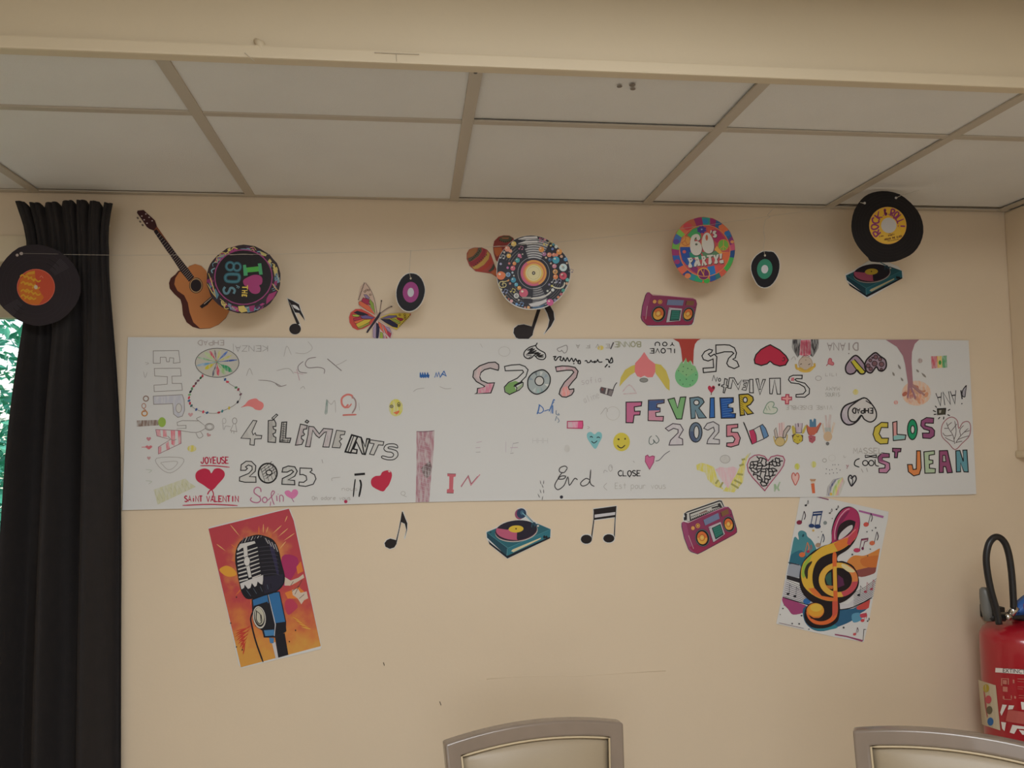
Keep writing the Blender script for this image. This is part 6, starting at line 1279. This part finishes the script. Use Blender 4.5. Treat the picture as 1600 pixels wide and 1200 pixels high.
for a_ in (195, 232): 
    vl.line([(272+a_*math.cos(R(t)), 762+a_*math.sin(R(t))) for t in range(-66, -38, 4)], .9, '0c0a0c'); vl.line([(272+a_*math.cos(R(t)), 762+a_*math.sin(R(t))) for t in range(118, 142, 4)], .9, '0c0a0c')
vl.part('record_label', 'orange label with yellow pattern'); vl.ell(270, 762, 143, 137, 'a84430', n=36); vl.oline(270, 762, 140, 134, .7, 'b86858', n=36)
vl.fill([(270, 762), (262, 636), (205, 650), (155, 700), (136, 770), (160, 850), (220, 890), (290, 895), (330, 840), (300, 790)], 'b06028')
q8 = random.Random(4)
for i in range(15):
    x, y = 172+(i % 4)*30+q8.uniform(-5, 5), 690+(i//4)*50+q8.uniform(-8, 8)+(i % 4)*8
    if math.hypot(x+12-270, (y-762)) > 122: continue
    vl.line([(x-18, y), (x, y-14), (x+20, y+2), (x+40, y-8)], 2.3, 'b8882c')
vl.fill([(185, 672), (215, 648), (262, 640), (262, 662), (215, 668)], 'b8842c'); vl.line([(300, 690), (312, 678), (325, 695)], 1, 'b86c58')
vl.part('spindle_hole', 'white centre hole'); vl.ell(270, 762, 14, 16, 'b8a890', n=12)
vl.part('punch_hole', 'white hole rings'); vl.ell(130, 522, 11, 11, '9c9088', n=10); vl.ell(161, 510, 14, 12, '9c9088', n=10)
vl.part('tied_line', 'nylon line across the disc'); vl.line([(161, 510), (300, 511), (440, 514)], .7, '6c645e')
vl.done()
# --- turntables
TT = (580, 780, 5.333)
def turntable(label, arm, fn, outl, k):
    s = Sheet('turntable_cutout', label, 'wall decoration', [(0, 0), (1, 0), (0, 1)], TT, k=k) if False else None
    s = fn(label, outl, k)
    s.part('base', 'teal plinth'); s.fill([(962, 275), (1130, 205), (1390, 205), (1495, 250), (1140, 408)], '24545e'); s.fill([(962, 275), (1140, 408), (1132, 480), (965, 320)], '1c3c48'); s.fill([(1140, 408), (1495, 250), (1492, 312), (1132, 480)], '28606c'); s.fill([(975, 340), (990, 360), (1132, 472), (1490, 312), (1492, 325), (1135, 494), (985, 375)], '141820')
    s.line([(962, 275), (1140, 408), (1495, 250)], .6, '4c8088', sm=False); s.line([(1135, 410), (1130, 470)], .6, '5c9098', sm=False)
    s.part('slot', 'cream strip'); s.fill([(1165, 432), (1180, 418), (1415, 320), (1412, 332), (1185, 442)], 'b0a888')
    s.part('knob'); s.ell(1442, 315, 9, 14, '16181c'); s.ell(1460, 318, 10, 14, '16181c'); s.ell(995, 275, 6, 5, '16181c', n=8)
    s.part('platter'); s.ell(1210, 268, 178, 88, 'a09890', rot=-6, n=32); s.ell(1208, 262, 176, 86, '3c2030', rot=-6, n=32)
    s.part('vinyl'); s.ell(1208, 258, 170, 82, '1e1a26', rot=-6, n=32); s.fill([arc_pt(1206, 262, 166, 78, a) for a in range(85, 205, 10)]+[(1140, 255)], '9c4c64')
    s.fill([(1100, 262), (1150, 250), (1215, 275), (1212, 340), (1130, 330)], '9c4c64')
    s.part('record_label', 'yellow label'); s.ell(1207, 248, 62, 30, 'b89c34', rot=-3); s.ell(1207, 246, 7, 7, '3c2c18', n=8)
    s.part('tonearm')
    if arm:
        s.ell(1235, 125, 38, 44, '7c4058'); s.ell(1252, 118, 40, 42, '24344c'); s.ell(1258, 112, 16, 20, '38586c')
    s.line([(1258, 112) if arm else (1300, 160), (1330, 180), (1362, 225)], 1.4, '6c98a4'); s.line([(1270, 105) if arm else (1310, 165), (1345, 185), (1385, 222)], .8, '182430'); s.ell(1352, 215, 18, 26, '203c4c', rot=30); s.ell(1350, 232, 10, 20, '16222c'); s.ell(1390, 222, 9, 8, 'b0a8a0', n=8)
    s.done()
def mk2(label, outl, k): return Sheet('turntable_cutout', label, 'wall decoration', outl, TT, k=k)
turntable('teal turntable cut-out with raised round arm pivot below the banner', True, mk2,
          [(1200, 100), (1225, 72), (1270, 72), (1298, 95), (1300, 130), (1340, 165), (1395, 205), (1498, 248), (1500, 318), (1360, 392), (1135, 498), (1060, 442), (985, 375), (960, 330), (955, 270), (1040, 235), (1100, 195), (1170, 178), (1215, 175), (1200, 140)], .58)
def mk1(label, outl, k):
    s = Sheet('turntable_cutout', label, 'wall decoration', [(148, 712), (215, 680), (320, 612), (470, 622), (545, 655), (582, 700), (584, 738), (316, 900), (300, 890), (175, 790), (150, 750)], (1290, 280, 4.8), k=k)
    dst = [(1290+x/4.8, 280+y/4.8) for x, y in ((152, 722), (572, 690), (310, 882))]
    s.aff([(962, 275), (1495, 255), (1135, 490)], dst); return s
turntable('teal turntable cut-out tucked under the ROCK & ROLL record', False, mk1, None, .85)
# --- radios
BX = (1040, 775, 12)
def boombox(s, handle):
    s.part('case', 'magenta case'); s.fill([(300, 500), (335, 480), (420, 505), (1110, 200), (1180, 205), (1230, 260), (1335, 620), (1335, 680), (1290, 715), (690, 1040), (600, 1088), (470, 1045), (430, 990), (350, 780), (300, 560)], '74304c')
    s.fill([(300, 510), (335, 488), (390, 520), (500, 990), (590, 1080), (470, 1045), (430, 990), (350, 780)], '803c5c'); s.fill([(440, 960), (1320, 600), (1330, 670), (1285, 710), (690, 1035), (600, 1080), (520, 1040)], '7c2844')
    s.line([(395, 500), (1100, 215), (1150, 205)], 1.0, 'a0607c', sm=False); s.line([(430, 740), (525, 990)], .6, 'b09c98', sm=False); s.line([(300, 510), (300, 570), (350, 790), (430, 1000), (475, 1045), (600, 1088), (690, 1045), (1290, 718), (1335, 680), (1335, 620), (1230, 260)], .8, '2c1820', sm=False)
    if handle:
        s.part('handle', 'grey carrying handle and controls'); s.fill([(345, 330), (400, 290), (1000, 80), (1050, 85), (1100, 200), (440, 485), (400, 480), (360, 380)], '2a2828'); s.fill([(370, 325), (1010, 105), (1035, 110), (1085, 205), (1060, 208), (1020, 130), (440, 325), (455, 470), (400, 480), (400, 330)], 'a4a29e'); s.fill([(460, 345), (975, 155), (985, 180), (860, 215), (870, 240), (1020, 200), (1030, 220), (480, 440)], 'a09e98')
        s.fill([(620, 330), (760, 265), (800, 285), (640, 345)], '6c5450'); s.fill([(340, 400), (370, 390), (385, 455), (345, 460)], '1c1c20')
        for i in range(16): s.fill([(490+i*34, 420-i*14.2), (512+i*34, 410-i*14.2), (514+i*34, 428-i*14.2), (494+i*34, 438-i*14.2)], '2a2626')
        for i in range(5): s.ell(490+i*28, 385-i*10, 10, 12, '222022', n=7)
    s.part('tuner_window', 'blue grey window'); s.fill([(705, 450), (985, 315), (1012, 425), (738, 555)], '606a84'); s.line([(705, 450), (738, 555)], .6, '40283c', sm=False)
    s.part('meter', 'brown panel'); s.fill([(1035, 300), (1165, 240), (1190, 330), (1060, 385)], '6c4c34'); s.line([(1030, 310), (1055, 390)], .8, '2c1820', sm=False); s.ell(1222, 352, 10, 10, '3c1c28')
    s.part('cassette_deck', 'grey framed teal deck'); s.fill([(798, 585), (1030, 480), (1115, 720), (890, 875)], '26242a'); s.fill([(805, 580), (1030, 485), (1110, 715), (895, 865)], '9c989c'); s.fill([(862, 600), (1025, 522), (1090, 720), (935, 815)], '1c2428'); s.fill([(880, 605), (1015, 540), (1075, 705), (940, 785)], '2a6458')
    for i in range(4): s.line([(890+i*14, 640+i*38), (1020+i*14, 585+i*38)], .5, '1c443c', sm=False)
    s.ell(828, 600, 9, 9, '26242a', n=8)
    for nm, (x, y, rx, ry) in (('speaker', (690, 785, 138, 168)), ('speaker', (1185, 530, 112, 150))):
        s.part(nm, 'orange speaker cone in a black ring'); s.ell(x, y, rx, ry, '1c1c20', rot=-12, n=30); s.oline(x, y, rx*.93, ry*.93, .7, '64686c', rot=-12, n=26); s.ell(x, y, rx*.76, ry*.76, '141416', rot=-12, n=26); s.ell(x-4, y, rx*.69, ry*.72, 'b05c30', rot=-12, n=26); s.fill([(x-4+rx*.67*math.cos(R(a)), y+ry*.7*math.sin(R(a))) for a in range(0, 181, 15)], 'b88c3c'); s.ell(x-8, y-6, rx*.40, ry*.38, '944c24', n=20); s.ell(x-10, y-4, rx*.31, ry*.30, 'b88c48', n=18); s.ell(x-10, y-4, rx*.14, ry*.14, 'b8a05c', n=12)
    s.part('knob', 'yellow knobs'); s.ell(510, 602, 40, 44, '5c2c30'); s.ell(510, 602, 34, 38, 'b8844c'); s.ell(602, 557, 42, 45, 'b08040'); s.ell(602, 557, 28, 30, '6c3c30'); s.ell(602, 557, 18, 20, 'b89048')
    s.done()
s = Sheet('radio_cutout', 'tilted magenta radio cut-out with grey handle, below the banner', 'wall decoration',
          [(290, 500), (330, 470), (325, 400), (335, 330), (400, 285), (1000, 68), (1055, 75), (1110, 190), (1180, 195), (1240, 255), (1345, 620), (1345, 690), (1290, 725), (690, 1055), (600, 1098), (465, 1055), (420, 1000), (340, 790), (288, 560)], BX, k=.57)
boombox(s, True)
s = Sheet('radio_cutout', 'magenta radio cut-out without handle, its top edge torn, above the banner', 'wall decoration',
          [(172, 780), (192, 782), (230, 812), (262, 830), (290, 812), (330, 815), (500, 838), (612, 848), (618, 900), (605, 1010), (592, 1065), (560, 1080), (195, 1088), (180, 1082), (135, 1020), (138, 930), (155, 830)], (980, 320, 5.715), k=.6)
s.aff([(690, 785), (1185, 530), (602, 557)], [(980+x/5.715, 320+y/5.715) for x, y in ((280, 975), (545, 978), (293, 867))])
boombox(s, False)
# --- single quaver and beamed notes below the banner
note('small black quaver cut from paper, first on the left below the banner', TT,
     [(258, 96), (270, 100), (285, 150), (305, 195), (304, 250), (282, 335), (272, 325), (290, 260), (275, 205), (250, 195), (232, 290), (215, 370), (195, 408), (155, 420), (115, 400), (105, 365), (125, 335), (160, 322), (205, 335), (225, 255), (240, 180)],
     [('note_head', [(205, 340), (212, 372), (192, 402), (155, 414), (118, 396), (111, 366), (130, 340), (160, 328)]), ('stem', [(256, 104), (262, 104), (250, 190), (230, 280), (212, 368), (206, 345), (230, 250), (243, 180)]), ('flag', [(262, 102), (282, 155), (301, 200), (299, 255), (278, 328), (293, 255), (280, 205), (250, 190), (250, 150)])], k=.58)
note('pair of black beamed notes cut from paper between the turntable and the radio', (880, 770, 5.333),
     [(248, 130), (445, 104), (450, 120), (440, 210), (432, 370), (430, 400), (405, 418), (370, 422), (335, 405), (328, 375), (345, 345), (385, 338), (420, 345), (428, 210), (262, 232), (250, 340), (244, 390), (225, 425), (185, 432), (148, 412), (140, 378), (160, 350), (200, 342), (236, 350), (250, 200)],
     [('beam', [(252, 136), (444, 110), (438, 202), (258, 226)]), ('stem', [(254, 140), (262, 140), (258, 240), (240, 385), (234, 352), (252, 220)]), ('stem', [(436, 115), (444, 112), (436, 220), (430, 375), (422, 352), (430, 210)]), ('note_head', ell(193, 387, 47, 38)), ('note_head', ell(380, 380, 47, 35))],
     whites=[[(262, 182), (434, 160), (432, 184), (262, 208)]], k=.58)
# --- microphone poster
MP = (310, 780, 4.444)
m_ = Sheet('microphone_poster', 'tilted poster of a vintage silver microphone on a red and orange burst', 'poster', [(68, 196), (624, 60), (640, 75), (668, 150), (855, 1022), (850, 1040), (297, 1174), (280, 1150), (180, 690)], MP, k=.58)
m_.part('background', 'red to orange painted burst')
bgp = [(70, 205), (628, 66), (662, 150), (850, 1020), (295, 1168)]
P0 = m_.P(410, 430); P1_ = m_.P(410, 190)
m_.fill(bgp, wash('poster_burst', [(0, '962834'), (.50, '9a2e32'), (.62, 'a4462e'), (.74, 'ae642c'), (.88, 'b07c30')], .58, (P0.x, P0.z, (P1_.z-P0.z)*.86, 'b06c34')))
m_.part('glow', 'orange and yellow splashes round the microphone')
q8 = random.Random(8)
for i in range(40):
    a = i*9+q8.uniform(-3, 3); r_ = q8.uniform(.75, 1.15)
    cx_, cy_ = 420, 470
    e1 = (cx_+230*r_*math.cos(R(a)), cy_+280*r_*math.sin(R(a)))
    if i % 3 == 0 and 95 < e1[0] < 600 and 175 < e1[1] < 1000: m_.leaf((cx_+100*math.cos(R(a)), cy_+140*math.sin(R(a))), e1, 9, ('b4602e', 'b8743c', 'bc8440')[i % 3])
m_.fill([(145, 490), (190, 462), (240, 480), (265, 520), (230, 538), (185, 530)], 'bc8430', sm=True); m_.fill([(580, 400), (680, 400), (690, 470), (640, 560), (590, 600)], '8c2850', sm=True); m_.fill([(640, 690), (690, 740), (660, 780), (620, 800), (600, 720)], '9c3448', sm=True)
m_.fill([(600, 650), (700, 610), (755, 660), (745, 700), (680, 690), (620, 690)], 'bc6c30'); m_.fill([(680, 470), (712, 430), (728, 500), (690, 520)], 'b8682e')
for q_ in ([(600, 540), (640, 565), (695, 545), (728, 520), (735, 545), (685, 575), (640, 600), (598, 600)], [(650, 630), (690, 620), (710, 650), (752, 640), (762, 688), (735, 700), (715, 730), (690, 690), (655, 665)]): m_.fill(q_, 'b0a090'); 
for (a_, c_) in (((640, 600), (660, 570)), ((650, 640), (700, 600)), ((670, 660), (720, 560)), ((700, 690), (735, 660))): m_.line([a_, c_], .8, '4c3430', sm=False)
for a_, c_ in (((450, 240), (452, 170)), ((515, 240), (580, 180)), ((555, 260), (625, 200)), ((590, 290), (670, 235)), ((560, 350), (610, 290)), ((290, 260), (220, 175)), ((190, 360), (125, 310)), ((470, 235), (485, 190)), ((600, 160), (618, 115))): m_.leaf(a_, c_, 7, 'c08c5c')
for i in range(16): m_.leaf((370-i*3, 870+i*9), (250+i*4, 960+i*8-(i % 3)*30), 9, ('a83c2c', 'a03428')[i % 2])
for i in range(8): m_.leaf((640+i*10, 800+i*12), (720+i*9, 860+i*6), 8, ('b05c2c', 'c89440')[i % 2])
for x, y in ((265, 680), (305, 1045), (632, 988), (675, 910), (265, 1025), (225, 860)): m_.ell(x, y, 5, 6, '2c1c20', n=6)
m_.part('stand', 'black stand and cable'); m_.fill([(512, 1000), (535, 990), (555, 1095), (538, 1108)], 'a8a4a4'); m_.fill([(530, 940), (600, 930), (625, 1080), (555, 1100)], '17161c'); m_.line([(385, 770), (365, 820), (370, 870), (400, 990), (450, 1130)], 2.4, '17161c')
m_.part('mount', 'blue bracket'); m_.fill([(370, 695), (480, 655), (540, 640), (565, 640), (610, 850), (608, 920), (540, 960), (455, 960), (440, 900), (375, 790)], '1a1820'); m_.fill([(378, 700), (478, 662), (488, 720), (385, 750)], '2c5c88'); m_.fill([(488, 655), (560, 645), (603, 850), (535, 860)], '2a5c88'); m_.fill([(530, 860), (605, 850), (612, 915), (545, 945)], '16161c'); m_.fill([(455, 910), (525, 905), (530, 945), (465, 950)], '3c6c94'); m_.line([(485, 660), (535, 870), (528, 950)], 1.3, 'a8a8ac', sm=False); m_.fill([(492, 960), (525, 965), (522, 1000), (498, 998)], '3c6890')
m_.fill([(385, 740), (480, 710), (525, 870), (520, 905), (440, 910), (395, 880)], '17161c')
m_.part('dial', 'round silver dial'); m_.ell(424, 820, 46, 82, '16141a', rot=-8); m_.ell(424, 820, 44, 78, 'a8a49c', rot=-8); m_.ell(424, 818, 37, 68, '1c1a20', rot=-8); m_.ell(424, 812, 32, 60, 'a09c8c', rot=-8); m_.line([(405, 770), (402, 830), (420, 862), (440, 850), (435, 800)], 1.4, '201c20'); m_.line([(400, 775), (430, 800), (432, 850)], 1, '201c20')
m_.part('microphone_head', 'ribbed black and silver head'); 
hq = smooth([(395, 250), (455, 255), (520, 285), (555, 350), (575, 440), (598, 530), (590, 590), (540, 640), (450, 670), (350, 692), (310, 660), (290, 600), (270, 500), (258, 420), (268, 340), (310, 280)], True, 3)
m_.fill(hq, '17151c'); m_.line(hq, 1, '0e0c12', sm=False, closed=True)
m_.fill([(490, 290), (520, 320), (545, 420), (560, 520), (545, 520), (520, 420), (500, 350)], '26223c'); m_.fill([(450, 540), (590, 520), (588, 585), (540, 635), (460, 655), (450, 600)], '201e2c')
m_.fill([(270, 345), (290, 310), (390, 290), (398, 305), (300, 340), (275, 360)], 'aca8a4')
m_.fill([(312, 325), (338, 320), (345, 400), (370, 540), (350, 545), (330, 460), (318, 400)], 'aca8a4')
for i in range(8):
    y0 = 365+i*27; dx = i*4.5
    m_.fill([(266+dx*.55, y0+10), (312+dx, y0-6), (314+dx, y0+4), (267+dx*.55, y0+20)], 'a8a4a0'); m_.fill([(342+dx, y0-12), (410+dx*.8, y0-34), (411+dx*.8, y0-27), (344+dx, y0-3)], 'a8a4a0'); m_.line([(415+dx*.8, y0-30), (500+dx*.7, y0-38), (550+dx*.5, y0-28)], .7, '3c3a44')
m_.ell(338, 430, 22, 34, 'b0aca8', n=20); m_.oline(338, 430, 22, 34, .8, '2c2a2c')
m_.fill([(290, 585), (350, 560), (450, 525), (450, 560), (445, 592), (432, 588), (412, 570), (405, 600), (392, 608), (372, 582), (362, 615), (345, 622), (322, 592), (318, 615), (300, 625)], 'aca8a6')
for i in range(7): m_.line([(300+i*22, 300-i*6+ (6-i)), (320+i*20, 262-i*1.5)], 1.1, 'a09c98' if i % 2 else '5c5a60'); 
for i in range(8): m_.line([(455+i*11, 262+i*7), (475+i*11, 300+i*9)], .9, 'a4a0a0' if i % 2 else '3c3a40')
for i in range(9): m_.line([(310+i*24, 635-i*6), (345+i*20, 680-i*8)], .8, '44505c' if i % 2 else '0c0c12')
m_.done()
# --- treble clef poster
TP = (1200, 760, 4.8)
t_ = Sheet('treble_clef_poster', 'tilted white poster of a rainbow treble clef among colourful notes', 'poster', [(248, 45), (905, 190), (898, 250), (850, 480), (760, 1000), (718, 1168), (500, 1130), (62, 1030), (105, 830), (180, 400)], TP, k=.56)
t_.part('watercolour_wash', 'teal, orange and violet paint washes')
for q_, c in (([(195, 385), (230, 400), (225, 350), (250, 330), (285, 345), (295, 375), (325, 400), (350, 440), (360, 490), (300, 560), (240, 620), (160, 560)], '3c7078'), ([(165, 520), (250, 480), (300, 560), (250, 600), (160, 590)], '285868'), ([(150, 590), (240, 590), (240, 680), (140, 660)], '80848c'), ([(330, 600), (430, 560), (480, 580), (400, 700), (350, 800), (330, 700)], '2c4c48'),
              ([(590, 580), (640, 520), (720, 520), (790, 490), (850, 470), (830, 600), (740, 640), (660, 650)], 'b07038'), ([(640, 640), (740, 610), (830, 590), (820, 640), (700, 680)], '74403c'), ([(700, 540), (850, 520), (840, 600), (720, 600)], 'a86030'),
              ([(105, 828), (170, 850), (250, 880), (290, 900), (280, 940), (190, 962), (150, 920), (115, 880)], '843a60'), ([(280, 900), (470, 920), (600, 915), (760, 860), (740, 920), (680, 960), (640, 1000), (560, 1040), (420, 1085), (330, 1070), (270, 1000)], '28506c'), ([(330, 1060), (400, 1082), (520, 1060), (480, 1030), (400, 1040)], '2c6c78'), ([(670, 900), (770, 850), (760, 910), (680, 925)], 'a4403c'), ([(630, 960), (690, 950), (700, 1000), (640, 1020)], '4c7c94'), ([(690, 960), (735, 950), (740, 975), (700, 985)], 'a03c48')): t_.fill([(min(max(x, 248-.19*(y-45)+10), 905-.191*(y-190)-12), y) for x, y in smooth(q_)], c)
t_.part('staves', 'curved music staves')
t_.fill([(125, 700), (240, 770), (420, 880), (600, 880), (790, 740), (780, 840), (640, 915), (520, 930), (380, 910), (240, 870), (110, 825)], 'a8a6a8')
for i in range(9):
    t_.line([(135-i*3, 700+i*15), (240, 745+i*14), (300, 790+i*12)], .7, '201e22'); t_.line([(640, 800+i*12), (720, 760+i*13), (815-i*3, 690+i*16)], .7, '201e22')
t_.line([(110, 830), (240, 870), (400, 912), (520, 925), (640, 905), (780, 835)], 1.6, '201e22'); t_.fill([(140, 665), (235, 690), (240, 725), (140, 695)], '201e22'); t_.line([(150, 570), (235, 590)], 1.2, '281c24')
for (x, y) in ((150, 805), (200, 825), (680, 815), (730, 790), (775, 770)): t_.ell(x, y, 12, 9, '201e22' if x < 725 else '8c3444', n=9); t_.line([(x+9, y), (x+12, y-70), (x+28, y-50)], 1.0, '201e22' if x < 725 else '8c3444', sm=False)
t_.part('frame_marks', 'mauve border strokes'); t_.fill([(265, 48), (455, 95), (453, 103), (264, 55)], '6c3450'); t_.fill([(680, 176), (868, 222), (862, 238), (680, 190)], '8c5480'); t_.fill([(500, 1105), (590, 1120), (712, 1152), (705, 1165), (590, 1130), (500, 1115)], '7c3c58'); t_.line([(80, 1022), (180, 1045), (270, 1065)], .7, '5c3444'); t_.line([(735, 1072), (718, 1072), (712, 1155)], 1.1, '2c2628', sm=False)
for (x, y, sx, c, c2) in ((234, 270, 1.0, '6c2438', '241c28'), (735, 285, 1.0, 'a84840', '342830'), (780, 425, 1.0, 'ac5c40', '342830'), (255, 512, 1.1, 'b05c38', 'b06840'), (300, 488, .6, '8c2c40', 'a05040'), (375, 440, 1.0, '8c7460', '303848'), (708, 1005, .7, 'a43c40', 'a43c40'), (648, 1108, .6, 'a4484c', '4c2c34'), (282, 142, .45, '201e22', '201e22'), (462, 200, .4, '5c5854', '4c4a4c'), (512, 172, .35, '282628', '282628'), (745, 1010, .3, '282628', '282628')):
    t_.part('printed_note'); t_.ell(x, y, 21*sx, 17*sx, c, rot=-10, n=14); t_.line([(x+16*sx, y-5*sx), (x+36*sx, y-85*sx)], .9*max(.7, sx), c2, sm=False); t_.line([(x+36*sx, y-85*sx), (x+46*sx, y-50*sx), (x+36*sx, y-20*sx)], 1.3*max(.6, sx), c2)
t_.part('printed_note', 'dark blue beamed notes'); t_.fill([(335, 190), (410, 183), (400, 215), (332, 222)], '223458'); t_.fill([(340, 200), (400, 196), (398, 202), (340, 207)], 'a09ca0')
for x in (335, 368, 400): t_.line([(x, 210), (x-18, 300)], 1.2, '223458', sm=False)
t_.ell(325, 295, 22, 15, '223458'); t_.ell(370, 300, 24, 16, '223458'); t_.ell(427, 273, 14, 14, '6c7474'); t_.ell(338, 330, 9, 9, 'a88c50')
t_.part('printed_note', 'crimson beamed notes'); t_.ell(665, 478, 26, 16, '9c3450'); t_.line([(685, 475), (700, 395), (748, 388), (745, 408), (722, 415), (710, 470)], 1.2, '542038', sm=False); t_.ell(708, 465, 9, 12, '5c2440'); t_.line([(700, 403), (748, 396)], 1.4, '7c2848', sm=False)
t_.part('printed_notes', 'ink specks')
for (x, y, r_) in ((110, 915, 6), (250, 968, 7), (180, 1028, 6), (232, 1030, 7), (90, 960, 4), (565, 1058, 8), (305, 1070, 5), (375, 380, 4), (400, 340, 4), (480, 240, 4), (740, 340, 5), (805, 310, 6), (780, 330, 5), (765, 470, 5), (120, 890, 4), (630, 510, 7), (745, 520, 5)): t_.ell(x, y, r_, r_, '3c3c40', n=7)
t_.ell(262, 368, 6, 12, '1c3c48', rot=20); t_.ell(290, 860, 28, 22, '28588c')
t_.part('treble_clef_shadow', 'black depth of the clef')
sh = [(525, 520), (600, 470), (660, 390), (688, 290), (680, 210), (650, 168), (600, 150), (545, 175), (500, 240), (475, 330), (472, 420), (400, 450), (320, 500), (260, 570), (235, 660), (240, 760), (290, 840), (370, 885), (440, 895), (520, 880), (590, 850), (660, 780), (680, 700), (640, 600), (560, 560), (520, 560)]
t_.fill(sh, '1c1618', sm=True); t_.fill([(270, 960), (290, 900), (340, 870), (520, 860), (530, 980), (500, 1030), (430, 1060), (340, 1060), (285, 1020)], '1c1618', sm=True)
t_.part('treble_clef', 'rainbow clef'); 
t_.fill([(478, 430), (478, 340), (505, 250), (550, 182), (605, 156), (652, 172), (682, 225), (684, 290), (655, 385), (600, 440), (530, 480), (500, 470)], '8c2c50', sm=True)
t_.fill([(500, 420), (500, 340), (530, 255), (570, 205), (610, 180), (580, 230), (540, 290), (522, 350), (520, 410)], '6c2444', sm=True)
t_.fill([(520, 405), (516, 350), (530, 300), (560, 268), (605, 250), (650, 262), (656, 285), (640, 320), (600, 372), (560, 395)], '221a1e', sm=True)
t_.fill([(526, 400), (535, 360), (562, 328), (600, 298), (630, 290), (630, 318), (600, 352), (565, 382)], 'a8a4a4', sm=True)
t_.line([(518, 412), (560, 396), (610, 365), (648, 318), (662, 270)], 3.2, '94344c'); t_.line([(500, 400), (500, 330), (530, 240), (580, 180), (610, 168)], 1.6, 'b07c8c'); t_.line([(520, 412), (600, 375), (655, 320)], 1.4, 'b4747c')
t_.fill([(340, 500), (400, 455), (480, 425), (530, 405), (600, 380), (650, 330), (660, 380), (600, 440), (530, 482), (440, 510), (380, 545), (345, 600), (330, 680), (345, 760), (400, 820), (460, 838), (510, 840), (500, 858), (420, 852), (330, 810), (265, 745), (245, 660), (260, 580), (300, 530)], 'b49034', sm=True)
t_.fill([(530, 405), (600, 380), (655, 325), (668, 360), (600, 440), (530, 482), (520, 485), (490, 430)], 'b4642e'); t_.fill([(600, 380), (655, 325), (672, 300), (668, 370), (610, 440), (590, 430)], 'a03c48'); t_.fill([(258, 590), (300, 530), (330, 510), (300, 580), (290, 660), (262, 690), (248, 660)], '7c9438'); t_.fill([(300, 765), (345, 760), (400, 820), (510, 838), (500, 858), (420, 852), (340, 815)], 'b46030'); t_.fill([(285, 690), (270, 640), (290, 585), (325, 560), (325, 575), (300, 620), (295, 685)], '2c2820', sm=True)
t_.ell(525, 700, 147, 130, 'b8903c', n=36, inner=.70); t_.fill([arc_pt(525, 700, 147, 130, a) for a in range(-60, 60, 10)]+[arc_pt(525, 700, 104, 92, a) for a in range(59, -61, -10)], 'b46c3c'); t_.fill([arc_pt(525, 700, 147, 130, a) for a in range(5, 80, 10)]+[arc_pt(525, 700, 104, 92, a) for a in range(79, 4, -10)], 'a04048')
t_.fill([(560, 580), (620, 610), (650, 640), (600, 640), (550, 600)], 'b8ac80', sm=True)
t_.ell(520, 705, 80, 82, '1c1618', n=24); t_.fill([(425, 680), (450, 650), (470, 640), (475, 750), (440, 730)], '2c4c44'); t_.fill([(520, 660), (560, 690), (570, 740), (520, 760)], '4c2440'); t_.fill([(430, 740), (490, 745), (480, 770), (450, 765)], 'a0602e')
t_.fill([(482, 510), (510, 505), (512, 620), (518, 800), (520, 940), (495, 1000), (430, 1035), (350, 1030), (300, 990), (285, 940), (320, 985), (380, 1010), (440, 1000), (480, 960), (488, 860), (485, 700)], 'b4582e', sm=True)
t_.fill([(486, 600), (512, 600), (514, 780), (488, 780)], 'b89038'); t_.fill([(480, 860), (520, 860), (518, 950), (480, 985)], 'a84838')
t_.ell(352, 932, 66, 58, 'b4682e', n=26); t_.ell(356, 925, 60, 50, 'b8842e', n=24); t_.ell(358, 908, 44, 30, 'b8983c', n=18); t_.fill([(300, 960), (340, 985), (400, 985), (370, 995), (320, 990)], '2c1a18')
t_.done()
# --- garland line and threads
M_LINE = mat('nylon_line', (.50, .44, .36), .35)
def thread(name, label, pts, r=.0006, y=HY-.003):
    bm = bmesh.new(); P_ = [on_plane(p_[0], p_[1], p_[2] if len(p_) > 2 else y) for p_ in pts]
    o_ = sum(P_, Vector())/len(P_)
    tube(bm, [p-o_ for p in P_], r, 5)
    o = from_bm(name, bm, M_LINE, None, smooth=True); o.location = o_; tag(o, label, 'string'); return o
thread('garland_string', 'thin clear nylon line strung across the wall for the discs', [(33, 396), (60, 397), (200, 399), (330, 398), (440, 397), (640, 392), (780, 385), (880, 377.5), (980, 367), (1050, 359), (1110, 351), (1200, 338), (1280, 327), (1350, 317.5, 2.297)], .0005)
thread('thread', 'short thread holding the record with magenta label', [(642, 391), (640.5, 410), (639.5, 425), (641.5, 434)], .0007)
thread('thread', 'curled thread holding the record with green label', [(1210, 324), (1199, 336), (1203, 339), (1196, 343), (1193, 358), (1195, 372), (1193, 388), (1195, 398)], .0008)
thread('thread', 'line end leaving the ROCK & ROLL record towards the ceiling', [(1400, 309, 2.297), (1409, 305, 2.297), (1436, 297, 2.30)], .0005)
